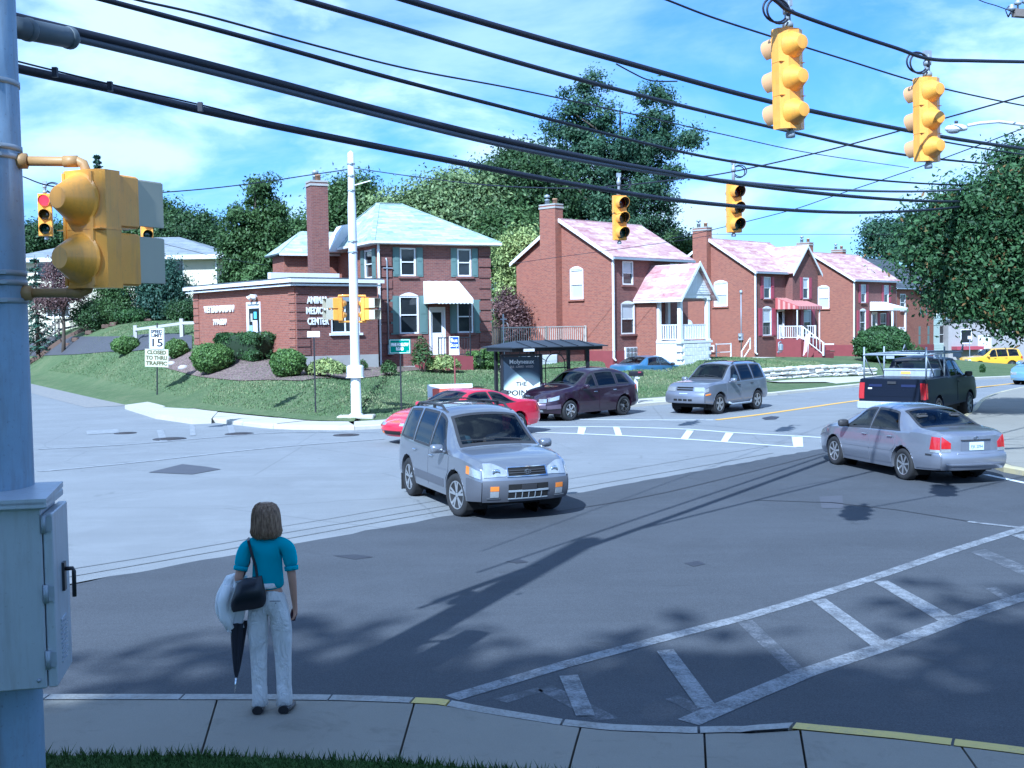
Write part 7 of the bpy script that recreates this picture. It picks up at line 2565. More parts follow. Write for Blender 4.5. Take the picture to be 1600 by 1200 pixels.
# advertising bench behind the red coupe
bb = hit(704, 640)
bn = thing('bench', 'bus bench with a white and red advert back, behind the red coupe', 'bench', bb, rad(14))
kz = bb.y / F_PX
q = MB(); q.cbox((0, 0, .62), (72 * kz, .05, .5), .01, R=Matrix.Rotation(rad(-8), 3, 'X')); bk_ = q.build('backrest', wsign, bn)
q = MB(); q.box((.06, -.045, .60), (62 * kz, .012, .26), R=Matrix.Rotation(rad(-8), 3, 'X')); q.build('advert', mat('advert_red', (.62, .12, .08), .5), bk_)
q = MB(); q.cbox((0, -.28, .42), (72 * kz, .42, .05), .01); q.build('seat', M['wood_grey'], bn)
for x_ in (-.55, .55): q = MB(); q.box((x_, -.2, .2), (.08, .45, .42)); q.build('leg', M['concrete_wall'], bn)
# ---- mailbox
mbp = hit(994, 634)
ml = thing('mailbox', 'black rural mailbox on a white post between the purple wagon and the silver SUV', 'mailbox', mbp, rad(18))
kz = mbp.y / F_PX
q = MB(); q.box((0, 0, .55), (.1, .1, 1.2)); q.box((0, 0, 1.0), (.12, .4, .05)); q.build('post', M['white'], ml)
q = MB()
poly = [(0, -.085, 0), (0, .085, 0)] + [(0, .085 * math.cos(a_), .10 + .085 * math.sin(a_)) for a_ in np.linspace(0, PI, 9)]
q.prism([(0, y_, z_ + 1.06) for _, y_, z_ in poly], (-.25, 0, 0), (.25, 0, 0))
bx = q.build('box', M['black_metal'], ml)
q = MB(); q.box((.26, 0, 1.14), (.012, .15, .14)); q.build('door', M['black_metal'], bx)
q = MB(); q.box((.1, -.1, 1.2), (.12, .01, .05)); q.build('flag', M['shutter_red'], bx)
# ---- bus shelter
shp = Vector((1.15, 39.1, 0)); shz = height(1.15, 39.1)
SH = thing('bus_shelter', 'black framed bus shelter with sloping metal roof and a large advert panel', 'bus shelter', (shp.x, shp.y, shz), rad(33))
Lx, Dy, hz_ = 3.05, 1.5, 2.05
for x_, y_ in ((-Lx / 2, Dy / 2), (Lx / 2, Dy / 2), (Lx / 2 - .2, -Dy / 2 + .1), (0, Dy / 2)):
	q = MB(); q.box((x_, y_, hz_ / 2), (.10, .10, hz_)); q.build('post', M['black_metal'], SH)
q = MB()
q.box((0, -Dy / 2, hz_ + .03), (Lx + .7, .08, .16)).box((0, Dy / 2, hz_ + .03), (Lx + .7, .08, .16)).box((-Lx / 2 - .32, 0, hz_ + .03), (.06, Dy, .16)).box((Lx / 2 + .32, 0, hz_ + .03), (.06, Dy, .16))
q.build('roof_frame', M['black_metal'], SH)
q = MB()
roofm = mat('dark_roof_metal', (.035, .04, .05), .35, .3, var=.2)
x0, x1, y0, y1, zr_ = -Lx / 2 - .4, Lx / 2 + .4, -Dy / 2 - .3, Dy / 2 + .3, hz_ + .27
e0_, e1_ = x0 + .75, x1 - .75
q.prism([(x0, y0, hz_ + .06), (x1, y0, hz_ + .06), (e1_, 0, zr_), (e0_, 0, zr_)], (0, 0, 0), (0, 0, .03))
q.prism([(x1, y1, hz_ + .06), (x0, y1, hz_ + .06), (e0_, 0, zr_), (e1_, 0, zr_)], (0, 0, 0), (0, 0, .03))
q.prism([(x0, y1, hz_ + .06), (x0, y0, hz_ + .06), (e0_, 0, zr_)], (0, 0, 0), (0, 0, .03))
q.prism([(x1, y0, hz_ + .06), (x1, y1, hz_ + .06), (e1_, 0, zr_)], (0, 0, 0), (0, 0, .03))
rf_ = q.build('roof', roofm, SH)
q = MB()
for k in range(1, 6):
	x_ = x0 + (x1 - x0) * k / 6
	xt = min(max(x_, e0_), e1_)
	f_ = 1 if e0_ <= x_ <= e1_ else (x_ - x0) / .75 if x_ < e0_ else (x1 - x_) / .75
	q.bar((x_, y0, hz_ + .10), (x_, y0 * (1 - f_), hz_ + .10 + (zr_ - hz_ - .06) * f_), .03)
q.build('roof_seam', roofm, rf_)
q = MB(); q.box((x0 + .55, y0 - .02, hz_ - .0), (.42, .02, .09)); q.build('plate', wsign, SH)
q = MB()
q.box((0, Dy / 2, .45), (Lx, .04, .04)).box((0, Dy / 2, 1.35), (Lx, .04, .04))
q.build('back_rail', M['black_metal'], SH)
for xx in (-.75, .95):
	q = MB()
	arc = [(xx + .42 * math.cos(a_), Dy / 2, 1.45 + .42 * math.sin(a_)) for a_ in np.linspace(0, PI, 13)]
	q.tube([(xx + .42, Dy / 2, .1)] + arc + [(xx - .42, Dy / 2, .1)], .018, 6)
	for k in range(4): q.tube([(xx + .42 * math.cos(PI * (k + .5) / 4), Dy / 2, 1.45 + .42 * math.sin(PI * (k + .5) / 4)), (xx + .6 * math.cos(PI * (k + .5) / 4), Dy / 2, 1.5 + .5 * math.sin(PI * (k + .5) / 4))], .014, 6)
	q.build('scroll_arch', M['black_metal'], SH)
for xx in (-1.3, -.2, .2):
	for dx in (-.07, .07):
		q = MB(); q.tube([(xx + dx, Dy / 2 - .03, .1), (xx + dx, Dy / 2 - .03, 2.0)], .016, 6); q.build('upright', M['black_metal'], SH)
	q = MB()
	for z_ in (.5, .6, 1.3, 1.4): q.box((xx, Dy / 2 - .03, z_), (.24, .05, .03))
	q.build('tie_bar', M['black_metal'], SH)
# advert kiosk at its left end
kp = hit(815, 637)
AD = thing('advert_panel', 'backlit style advert panel reading THE POINTE at the left end of the bus shelter', 'advert panel', (at(815, 600, 38.6).x, 38.6, shz), rad(10))
kz = 38.6 / F_PX
aw_, ah = 62 * kz, 84 * kz
zt_ = at(815, 556, 38.6).z - shz
q = MB()
q.box((-aw_ / 2, 0, zt_ / 2), (.07, .16, zt_ + .1)).box((aw_ / 2, 0, zt_ / 2), (.09, .16, zt_ + .1)).box((0, 0, zt_ + .02), (aw_, .16, .08)).box((0, 0, zt_ - ah - .05), (aw_, .16, .08))
q.build('frame', M['black_metal'], AD)
def poster_mat():
	t = NT('poster')
	v = t.coord('Object')
	sp_ = t.new('ShaderNodeSeparateXYZ')
	t.to(v, sp_.inputs[0])
	def mth(op, a_, b_):
		n = t.new('ShaderNodeMath', operation=op)
		for i, s_ in enumerate((a_, b_)):
			if isinstance(s_, (int, float)): n.inputs[i].default_value = s_
			else: t.to(s_, n.inputs[i])
		return n.outputs[0]
	x2 = mth('MULTIPLY', mth('POWER', mth('SUBTRACT', sp_.outputs['X'], .12), 2.0), .85)
	hgt = mth('ADD', sp_.outputs['Z'], x2)
	f = t.ramp(hgt, [(0.0, 0.0), (1.0, 1.0)])
	r_ = f.node
	zc0 = zt_ - ah * .40
	mr = t.new('ShaderNodeMapRange')
	mr.inputs[1].default_value, mr.inputs[2].default_value = zc0 - .1, zc0 + .30
	t.to(hgt, mr.inputs[0])
	c = t.ramp(mr.outputs[0], [(0.0, (.80, .82, .78)), (.35, (.55, .68, .66)), (.75, (.10, .14, .18)), (1.0, (.035, .05, .075))])
	t.color(c)
	t.set(rough=.25)
	return t.m
q = MB(); q.box((0, -.045, zt_ - ah / 2 - .02), (aw_ - .06, .03, ah - .02)); po = q.build('poster', poster_mat(), AD)
text('Molyneaux', po, (0, -.065, zt_ - .20), (PI / 2, 0, 0), .2, wsign, 'letters', .001, width=.85, bold=.004)
text('TILE - CARPET - WOOD', po, (0, -.065, zt_ - .37), (PI / 2, 0, 0), .1, mat('poster_tan', (.70, .62, .58), .5), 'letters', .001, width=.8)
text('THE', po, (-.02, -.065, zt_ - .96), (PI / 2, 0, 0), .2, ink, 'letters', .001, width=.36, bold=.004)
text('POINTE', po, (0, -.065, zt_ - 1.26), (PI / 2, 0, 0), .25, ink, 'letters', .001, width=1.02, bold=.006)
text('@ NORTH 4200', po, (.08, -.065, zt_ - 1.52), (PI / 2, 0, 0), .12, ink, 'letters', .001, width=.8)
# ---- short post beside the corner house, and a utility stub
pp_ = hit(786, 560)
ps = thing('service_post', 'thin pale service post between the corner house and the terrace railing', 'post', (at(787, 540, 55).x, 55, height(at(787, 540, 55).x, 55)))
q = MB(); q.bar((0, 0, -.2), (0, 0, 2.55), .07).bar((-.14, 0, 2.3), (.16, 0, 2.3), .05); q.tube([(0, 0, 2.2), (.2, 0, 2.1), (.25, 0, 1.9)], .01, 6); q.build('shaft', M['white_pole'], ps)
# ---- white hand rails, walkway and gas meter near the third house
hx_ = at(1150, 540, 71)
hr = thing('handrail', 'white pipe handrails beside the path in front of the third house', 'railing', (hx_.x, hx_.y, height(hx_.x, hx_.y)), rad(40))
railing(hr, [(-1.9, 0, 0), (-.5, 0, 0)], .95, M['white'], 'rail', 9, .02, .03, .45)
railing(hr, [(.3, -.2, -.25), (1.4, 0, .55)], .7, M['white'], 'rail', 9, .02, .03, .1)
q = MB(); q.box((0, -.6, -.1), (4.2, 1.6, .3)); q.build('path_slab', CONC_FAR, hr)
gx_ = at(1226, 540, 75.2)
gm = thing('gas_meter', 'grey gas meter with pipes at the front corner of the third house', 'gas meter', (gx_.x - .55, gx_.y - 1.2, .86), T45)
q = MB(); q.cbox((0, 0, .45), (.3, .25, .45), .05); q.tube([(-.25, 0, 0), (-.25, 0, .75), (0, 0, .85), (.1, 0, .6)], .03, 8).tube([(-.4, 0, .15), (.15, 0, .15)], .03, 8); q.build('meter', M['galv'], gm)
# small flag on the lawn
fp = at(1262, 540, 73.5)
fl = thing('flag', 'small pale pink banner hanging from a slanted pole by the red stoop', 'flag', (fp.x, fp.y, height(fp.x, fp.y)))
q = MB(); q.tube([(0, 0, 0), (.12, 0, 1.7)], .02, 6); q.build('pole', M['white'], fl)
q = MB(); q.smooth = True
rows = [[(.11 - .02 * k - .05 * j + .02 * math.sin(j * 1.8 + k), .05 * math.sin(k * 1.3 + j * .6), 1.65 - k * .2 - j * .06) for j in range(7)] for k in range(7)]
q.grid(rows); q.build('banner', mat('banner_pink', (.66, .46, .50), .8, var=.3, scale=5), fl)
rp = at(1266, 552, 72.5)
# brick edging blocks by the flower bed
for i, (u, v, w_) in enumerate(((1275, 551, .7), (1300, 554, 1.0))):
	p = hit(u, v)
	q = MB(); q.cbox((0, 0, .08), (w_, .4, .3), .04)
	props(q.build('edging_block', M['foundation_red'], loc=(p.x, p.y, p.z), rot=(0, 0, .4)), ['short red edging block by the small bush', 'longer red edging block right of the small bush'][i], 'block', 'red edging blocks')
# road sign by the block building
rs_ = at(1515, 560, 95)
rsn = thing('road_sign', 'small white sign on a thin post before the block building', 'sign', (rs_.x, rs_.y, height(rs_.x, rs_.y) - .3))
q = MB(); q.bar((0, 0, -.3), (0, 0, 2.6), .05); q.build('post', M['galv'], rsn)
q = MB(); q.cbox((0, -.04, 2.55), (.36, .02, .26), .004); q.build('sign_panel', wsign, rsn)
# ---- fences and rails on the left
def rail_fence(label, pts, ph, rails, m, name='rail_fence', post=.07):
	P = [Vector((p.x, p.y, p.z)) for p in pts]
	t = thing(name, label, 'fence', P[0])
	for p in P:
		q = MB(); q.box(p - P[0] + Vector((0, 0, ph / 2 - .1)), (post * 2, post * 2, ph + .2), rz=random.uniform(-.2, .2)); q.build('post', m, t)
	for a_, b_ in zip(P, P[1:]):
		for h_ in rails:
			q = MB(); q.bar(a_ - P[0] + Vector((0, -.05, h_)), b_ - P[0] + Vector((0, -.05, h_ + random.uniform(-.04, .04))), .07, .14); q.build('rail', m, t)
def tp(u, v, Y): p = at(u, v, Y); return Vector((p.x, p.y, height(p.x, p.y)))
random.seed(8)
rail_fence('long weathered split rail fence along the back of the parking lot', [tp(u, 515, Y) for u, Y in ((20, 84), (92, 83), (172, 82), (255, 81), (330, 80))], 1.25, (.45, 1.0), M['wood_grey'])
rail_fence('pale guard rail with two posts beside the clinic', [tp(u, 535, Y) for u, Y in ((212, 62), (285, 58), (343, 56.2), (374, 54.5))], .95, (.72,), mat('pale_wood', (.45, .43, .40), .85, var=.15), 'guard_rail', .09)
tr = thing('timber_edging', 'row of dark railway timbers edging the parking lot', 'edging', tp(40, 530, 80))
o_ = Vector(tr.location)
for i in range(9):
	a_, b_ = tp(30 + i * 34, 530, 80 - i * .5), tp(30 + i * 34 + 32, 530, 80 - i * .5 - .45)
	q = MB(); q.bar(a_ - o_ + Vector((0, 0, .12)), b_ - o_ + Vector((0, 0, .12)), .25, .3); q.build('timber', M['wood_brown'], tr)
for i, u in enumerate((104, 118, 140, 166, 178, 232)):
	p = tp(u, 540, 76 - i * .4)
	q = MB(); q.cbox((0, 0, .1), (.5, .3, .3), .06)
	props(q.build('wheel_stop', M['wood_brown'], loc=p, rot=(0, 0, random.uniform(-.3, .3))), ['leftmost dark timber wheel stop in the parking lot', 'second dark timber wheel stop from the left', 'third dark timber wheel stop from the left', 'fourth dark timber wheel stop from the left', 'dark timber wheel stop left of the first round shrub', 'rightmost dark wheel stop, beside the speed limit sign'][i], 'wheel stop', 'wheel stops in the parking lot')
# little red and yellow marker in the lawn
p = tp(257, 505, 86)
mk = thing('marker_flag', 'tiny red marker flag on a yellow stick on the far lawn', 'flag', p)
q = MB(); q.bar((0, 0, 0), (0, 0, .8), .05); q.build('stick', mat('marker_yellow', (.7, .5, .05), .6), mk)
q = MB(); q.box((.12, 0, .75), (.26, .03, .2)); q.build('pennant', mat('marker_red', (.6, .05, .06), .6), mk)
# ================================================================== the woman waiting at the kerb
def skin_mesh(name, verts, edges, radii, m, parent, sub=2, root=0, smooth=True):
	me = bpy.data.meshes.new(name)
	me.from_pydata(verts, edges, [])
	o = link(name, me, parent)
	md = o.modifiers.new('skin', 'SKIN')
	md.use_smooth_shade = smooth
	md.branch_smoothing = .6
	for i, r in enumerate(radii):
		sv = me.skin_vertices[0].data[i]
		sv.radius = (r, r) if isinstance(r, (int, float)) else r
		sv.use_root = i == root
	sb = o.modifiers.new('sub', 'SUBSURF')
	sb.levels = sb.render_levels = sub
	bpy.context.view_layer.update()
	dg = bpy.context.evaluated_depsgraph_get()
	me2 = bpy.data.meshes.new_from_object(o.evaluated_get(dg))
	o.modifiers.clear()
	o.data = me2
	me2.materials.clear()
	me2.materials.append(m)
	me2.polygons.foreach_set('use_smooth', [True] * len(me2.polygons))
	return o
wpos = gz(424, 1111, .15)
WM = thing('person', 'woman in turquoise top and pale trousers standing at the near kerb, seen from behind', 'person', wpos, rad(2))
WM.scale = (.935, .935, .935)
SKIN = mat('skin_tan', (.47, .27, .19), .55, var=.1, scale=8)
# x = right of the picture, y = away, z up; she faces +y. height about 1.64
JT = {'pel': (0, 0, .93), 'wst': (0, .0, 1.08), 'ch': (0, .01, 1.26), 'nb': (0, -.01, 1.405), 'nk': (0, .01, 1.47), 'hd': (-.005, .03, 1.565),
	  'ls': (-.165, -.01, 1.355), 'le': (-.225, -.07, 1.09), 'lw': (-.21, .14, 1.02), 'rs': (.165, -.01, 1.355), 're': (.20, -.03, 1.085), 'rw': (.205, .03, .86),
	  'lh': (-.085, 0, .88), 'lk': (-.085, .02, .48), 'la': (-.085, -.01, .085), 'lt': (-.10, .14, .035), 'rh': (.085, 0, .88), 'rk': (.10, .02, .48), 'ra': (.105, -.01, .085), 'rt': (.12, .13, .035)}
def chain(keys): return [JT[k] for k in keys]
order = ['pel', 'wst', 'ch', 'nb', 'nk', 'hd', 'ls', 'le', 'lw', 'rs', 're', 'rw', 'lh', 'lk', 'la', 'lt', 'rh', 'rk', 'ra', 'rt']
E = [('pel', 'wst'), ('wst', 'ch'), ('ch', 'nb'), ('nb', 'nk'), ('nk', 'hd'), ('nb', 'ls'), ('ls', 'le'), ('le', 'lw'), ('nb', 'rs'), ('rs', 're'), ('re', 'rw'), ('pel', 'lh'), ('lh', 'lk'), ('lk', 'la'), ('la', 'lt'), ('pel', 'rh'), ('rh', 'rk'), ('rk', 'ra'), ('ra', 'rt')]
R = {'pel': (.13, .10), 'wst': (.115, .085), 'ch': (.13, .095), 'nb': (.058, .05), 'nk': .046, 'hd': (.06, .07), 'ls': .044, 'le': .036, 'lw': .024, 'rs': .044, 're': .036, 'rw': .024, 'lh': .075, 'lk': .05, 'la': .034, 'lt': .026, 'rh': .075, 'rk': .05, 'ra': .034, 'rt': .026}
V = [JT[k] for k in order]
EE = [(order.index(a), order.index(b)) for a, b in E]
RR = [R[k] for k in order]
# hands: palm and five fingers each, part of the same body
def hand(side, wrist, d, palm_n, thumb_d, curl):
	global V, EE, RR
	w = order_idx[wrist]
	p0 = Vector(V[w]); d = Vector(d).normalized(); n = Vector(palm_n).normalized(); s = d.cross(n).normalized()
	if s.dot(Vector(thumb_d)) < 0: s = -s
	V.append(tuple(p0 + d * .045)); RR.append((.026, .018)); pm = len(V) - 1; EE.append((w, pm))
	for k, (off, L) in enumerate(((.027, .068), (.009, .076), (-.009, .071), (-.026, .056))):
		a = p0 + d * .085 + s * off
		V.append(tuple(a)); RR.append(.0095); ia = len(V) - 1; EE.append((pm, ia))
		b = a + d * L * .45 + n * L * .30 * curl
		V.append(tuple(b)); RR.append(.0085); ib = len(V) - 1; EE.append((ia, ib))
		c_ = b + d * L * .25 * (1 - .5 * curl) + n * L * .5 * curl
		V.append(tuple(c_)); RR.append(.007); EE.append((ib, len(V) - 1))
	a = p0 + d * .03 + s * .03 + n * .005
	V.append(tuple(a)); RR.append(.0105); ia = len(V) - 1; EE.append((pm, ia))
	b = a + d * .03 + s * .014 + n * .014
	V.append(tuple(b)); RR.append(.009); ib = len(V) - 1; EE.append((ia, ib))
	c_ = b + d * .02 + n * .012
	V.append(tuple(c_)); RR.append(.0075); EE.append((ib, len(V) - 1))
order_idx = {k: i for i, k in enumerate(order)}
hand('r', 'rw', (.03, .10, -1), (-1, .2, 0), (0, 1, 0), .8)
hand('l', 'lw', (.25, 1, -.2), (.2, 0, -1), (1, 0, 0), .7)
body = skin_mesh('body', V, EE, RR, SKIN, WM, 2)
# head shape, face, ears: a fuller skull joined into the same mesh
q = MB(); q.smooth = True
rows = []
for i in range(15):
	t_ = PI * i / 14
	r = []
	for k in range(25):
		a = 2 * PI * k / 24
		x, y, z = .074 * math.sin(t_) * math.cos(a), .094 * math.sin(t_) * math.sin(a), -.115 * math.cos(t_)
		if z < -.03: x *= .80 + .2 * (z + .115) / .085; y *= .92
		if y > .05 and abs(x) < .02 and -.045 < z < .005: y += .018 * (1 - abs(x) / .02)     # nose
		if y > .06 and .02 < abs(x) < .045 and .0 < z < .03: y -= .008                       # eye sockets
		r.append((x - .005, y + .03, z + 1.545))
	rows.append(r)
q.grid(rows)
for s_ in (1, -1): q.ball((s_ * .076 - .005, .02, 1.545), .026, 6, (.4, .8, 1.2))
hd_me = q.mesh('head', SKIN, uv=False, weld=True)
import bmesh
bm = bmesh.new(); bm.from_mesh(body.data); bm.from_mesh(hd_me); bm.to_mesh(body.data); bm.free()
body.data.polygons.foreach_set('use_smooth', [True] * len(body.data.polygons))
for s_ in (1, -1):
	q = MB(); q.ball((s_ * .03 - .005, .112, 1.56), .011, 6); q.build('eye', mat('eye_white', (.7, .7, .7), .2), WM, uv=False)
q = MB(); q.tube([(-.028, .113, 1.492), (-.005, .121, 1.49), (.018, .113, 1.492)], .006, 6); q.build('mouth', mat('lip', (.4, .12, .11), .5), WM, uv=False)
# turquoise knit top with short sleeves
SH_M = NT('turquoise_knit')
vv_ = SH_M.coord('Object')
SH_M.color(SH_M.mix(SH_M.noise(vv_, 9, 4, .6), (.015, .52, .70), (.05, .68, .84)))
SH_M.set(rough=.85)
wv = SH_M.new('ShaderNodeTexWave'); wv.inputs['Scale'].default_value = 60; SH_M.to(vv_, wv.inputs['Vector'])
SH_M.bump(SH_M.mix(.5, wv.outputs['Color'], SH_M.noise(SH_M.coord('Object', (1, 1, .45)), 13, 4, .6)), .8, .03)
tv = [(0, 0, .985), (0, -.003, 1.08), (0, .005, 1.22), (0, 0, 1.33), (0, -.01, 1.425), (-.10, -.008, 1.385), (-.168, -.012, 1.345), (-.197, -.035, 1.24), (-.206, -.048, 1.185), (.10, -.008, 1.385), (.168, -.012, 1.345), (.188, -.018, 1.24), (.194, -.023, 1.175)]
te = [(0, 1), (1, 2), (2, 3), (3, 4), (3, 5), (5, 6), (6, 7), (7, 8), (3, 9), (9, 10), (10, 11), (11, 12)]
tr_ = [(.148, .108), (.138, .10), (.150, .112), (.145, .105), (.10, .085), (.09, .085), .075, .062, .058, (.09, .085), .075, .062, .058]
top = skin_mesh('shirt', tv, te, tr_, SH_M.m, WM, 2)
q = MB(); q.smooth = True
q.tube([(-.202, -.043, 1.20), (-.2085, -.052, 1.165)], [.058, .055], 16)
q.build('cuff', SH_M.m, top, uv=False)
q = MB(); q.smooth = True
q.tube([(.192, -.022, 1.19), (.196, -.026, 1.155)], [.058, .055], 16)
q.build('cuff', SH_M.m, top, uv=False)
WMH = True
# pale trousers
TR_M = NT('pale_trousers')
vv_ = TR_M.coord('Object')
TR_M.color(TR_M.mix(TR_M.noise(vv_, 5, 4, .6), (.62, .62, .62), (.74, .73, .72)))
TR_M.set(rough=.85)
TR_M.bump(TR_M.noise(TR_M.coord('Object', (1.3, 1.3, .55)), 9, 5, .62, .8), 1.0, .05)
pv = [(0, 0, 1.035), (0, .0, .95), (-.078, -.012, .87), (-.092, 0, .70), (-.092, .012, .48), (-.090, .0, .26), (-.088, -.004, .085), (.078, -.012, .87), (.098, 0, .70), (.104, .012, .48), (.108, .0, .26), (.108, -.004, .085)]
pe = [(0, 1), (1, 2), (2, 3), (3, 4), (4, 5), (5, 6), (1, 7), (7, 8), (8, 9), (9, 10), (10, 11)]
pr = [(.13, .10), (.152, .122), (.098, .12), (.086, .096), (.068, .075), (.060, .066), (.058, .064), (.098, .12), (.086, .096), (.068, .075), (.060, .066), (.058, .064)]
trz = skin_mesh('trousers', pv, pe, pr, TR_M.m, WM, 2)
q = MB(); q.smooth = True
q.lathe([(.137, 1.025), (.139, 1.03), (.139, 1.06), (.134, 1.065)], 28, sy=.76)
q.build('waistband', TR_M.m, trz, uv=False)
for x_ in (-.089, .108):
	q = MB(); q.smooth = True
	q.lathe([(.050, .24), (.058, .2), (.059, .12), (.060, .055), (.055, .05)], 22, axis=((x_, -.002, 0), (0, 0, 1)), sx=1.08)
	q.v = [(a + (.004 * math.sin(c * 40 + a * 60) if c < .2 else 0), b + (.005 * math.sin(c * 55) if c < .18 else 0), c) for a, b, c in q.v]
	q.build('trouser_hem', TR_M.m, trz, uv=False)
q = MB(); q.box((.075, -.125, .93), (.085, .012, .006)); q.ball((.08, -.128, .915), .006, 5); q.build('back_pocket', mat('stitch', (.3, .3, .3), .8), trz, uv=False)
# shoes
for s_, x_ in ((-1, -.095), (1, .112)):
	q = MB(); q.smooth = True
	rows = []
	for i in range(9):
		t_ = i / 8
		y = -.085 + .26 * t_
		w = .043 + .012 * math.sin(PI * min(1, t_ * 1.2)) - .012 * max(0, t_ - .8) / .2
		h = .065 - .03 * t_ if t_ < .5 else .05 - .025 * (t_ - .5) * 2
		rows.append([(x_ + s_ * .03 * t_ + w * math.cos(a), y, max(.002, h * .5 + h * .55 * math.sin(a))) for a in np.linspace(0, 2 * PI, 17)])
	q.grid(rows)
	q.add([rows[0][k] for k in range(16)], [tuple(range(16))]); q.add([rows[-1][k] for k in range(16)], [tuple(range(15, -1, -1))])
	q.build('shoe', mat('black_leather', (.012, .012, .016), .35), WM, uv=False)
# hair: bob to the nape
HR = NT('hair_light_brown')
hv = HR.coord('Object', (1, 1, .12))
HR.color(HR.ramp(HR.noise(hv, 75, 4, .7), [(.3, (.10, .06, .035)), (.5, (.26, .165, .10)), (.7, (.46, .33, .22))]))
HR.set(rough=.5)
HR.bump(HR.noise(hv, 90, 2, .6), .6, .01)
q = MB(); q.smooth = True
rows = []
random.seed(3)
prof = [(.0001, .150), (.045, .146), (.078, .128), (.098, .095), (.108, .05), (.112, 0), (.115, -.05), (.117, -.085), (.108, -.115), (.088, -.130), (.05, -.125)]
NK_ = 60
jit = [random.uniform(-.004, .004) for _ in range(NK_)]
for r, z in prof:
	row = []
	for k in range(NK_ + 1):
		a = 2 * PI * k / NK_
		fr = max(0, math.sin(a))                      # front (+y) is open for the face
		rr = r * (1 + (jit[k % NK_] * 4 if z < .1 else 0) * (1 + max(0, -z) * 6))
		y = rr * math.sin(a) * 1.05
		if z < .06 and math.sin(a) > .45: y = min(y, .05 + .02 * max(0, z))
		zz = z + (.02 * fr if z < -.05 else 0) + (jit[(k * 7) % NK_] * 1.6 if z < -.09 else 0)
		row.append((rr * math.cos(a) - .005, y + .012, 1.555 + zz))
	rows.append(row)
q.grid(rows)
hr_ = random.Random(7)
for k in range(300):
	a = hr_.uniform(PI * .86, PI * 2.14)
	off, end = hr_.uniform(.001, .006), hr_.randint(8, 10)
	pts = []
	for j in range(hr_.randint(1, 3), end + 1):
		r, z = prof[j]
		a_ = a + .05 * math.sin(j * .9 + k)
		rr = r + off + (.006 * hr_.random() if j > 6 else 0)
		pts.append((rr * math.cos(a_) - .005, rr * math.sin(a_) * 1.05 + .012, 1.555 + z - (hr_.uniform(0, .018) if j == end else 0)))
	q.tube(pts, [.0035] * (len(pts) - 1) + [.001], 3, cap=False)
q.build('hair', HR.m, WM, uv=False)
# ---- shoulder bag, jacket, umbrella and phone: things of their own, at her hands
def local(o): return o
Mw = Matrix.Translation(wpos) @ Matrix.Rotation(rad(2), 4, 'Z') @ Matrix.Scale(.935, 4)
def held(name, label, cat):
	t = thing(name, label, cat)
	t.matrix_world = Mw
	return t
BL = mat('bag_leather', (.010, .012, .020), .32, var=.2, bump=.1)
bag = held('handbag', 'black leather shoulder bag hanging behind the woman\'s left hip', 'handbag')
q = MB(); q.smooth = True
rows = []
bc = Vector((-.135, -.15, 1.0))
for i in range(11):
	t_ = i / 10
	z = .125 - .25 * t_
	wd_ = .095 + .045 * min(1, t_ * 1.5) - .02 * max(0, t_ - .85) / .15
	th = .022 + .045 * math.sin(PI * min(.9, t_ * .95 + .05))
	if i in (0, 10): th *= .6
	tilt_ = .035 * (1 - t_)
	rows.append([(bc.x + tilt_ * .6 + math.copysign(abs(math.cos(a)) ** .6, math.cos(a)) * wd_, bc.y + math.sin(a) * th, bc.z + z + .02 * math.cos(a)) for a in np.linspace(0, 2 * PI, 29)])
q.grid(rows)
q.add([rows[0][k] for k in range(28)], [tuple(range(27, -1, -1))]); q.add([rows[-1][k] for k in range(28)], [tuple(range(28))])
q.build('pouch', BL, bag, uv=False)
q = MB()
strap = [(-.05, -.165, 1.12), (-.07, -.135, 1.22), (-.105, -.105, 1.32), (-.135, -.062, 1.405), (-.145, .0, 1.415), (-.15, .06, 1.36), (-.165, .09, 1.2), (-.2, -.03, 1.1)]
for a, b in zip(strap, strap[1:]): q.bar(a, b, .022, .008, up=(0, -1, .4))
q.build('strap', BL, bag, uv=False)
q = MB(); q.bar((-.225, -.165, 1.10), (-.06, -.165, 1.125), .008, .012); q.build('zip', M['galv'], bag, uv=False)
jk = held('jacket', 'white jacket draped over the woman\'s left forearm', 'jacket')
JM = NT('white_jacket_cloth')
JM.color(JM.mix(JM.noise(JM.coord('Object'), 7, 4, .6), (.78, .78, .78), (.88, .88, .87)))
JM.set(rough=.8)
JM.bump(JM.noise(JM.coord('Object', (1, 1, .5)), 14, 4, .6, .6), .5, .025)
q = MB(); q.smooth = True
rows = []
for i in range(19):
	t_ = i / 18
	row = []
	for k in range(41):
		a = 2 * PI * k / 40
		fold = .024 * math.sin(5 * a + 3 * t_) * (.3 + t_) + .015 * math.sin(9 * a - 2 * t_) * (.2 + t_) + .008 * math.sin(14 * a + 5 * t_)
		cx = -.255 - .05 * math.sin(t_ * 2.2) - .01 * t_
		rx = .065 + .045 * math.sin(PI * min(1, t_ * 1.05)) + fold - .02 * max(0, t_ - .8)
		ry = .085 + .02 * math.sin(PI * t_) + fold
		z = 1.125 - .44 * t_ - (.05 * math.cos(a) * t_ if math.cos(a) < .2 else -.02 * t_) + .012 * math.sin(4 * a) * t_
		if i == 0: rx, ry = rx * .35, ry * .6
		row.append((cx + rx * math.cos(a), .03 + ry * math.sin(a), z))
	rows.append(row)
q.grid(rows)
q.add(rows[0][:-1], [tuple(range(39, -1, -1))])
q.build('cloth', JM.m, jk, uv=False)
q = MB(); q.smooth = True
q.tube([(-.30, -.075, 1.05), (-.345, -.09, .93), (-.335, -.085, .80), (-.30, -.06, .70)], [.04, .045, .04, .034], 12)
q.build('sleeve', JM.m, jk, uv=False)
um = held('umbrella', 'folded black umbrella hanging tip down below the white jacket', 'umbrella')
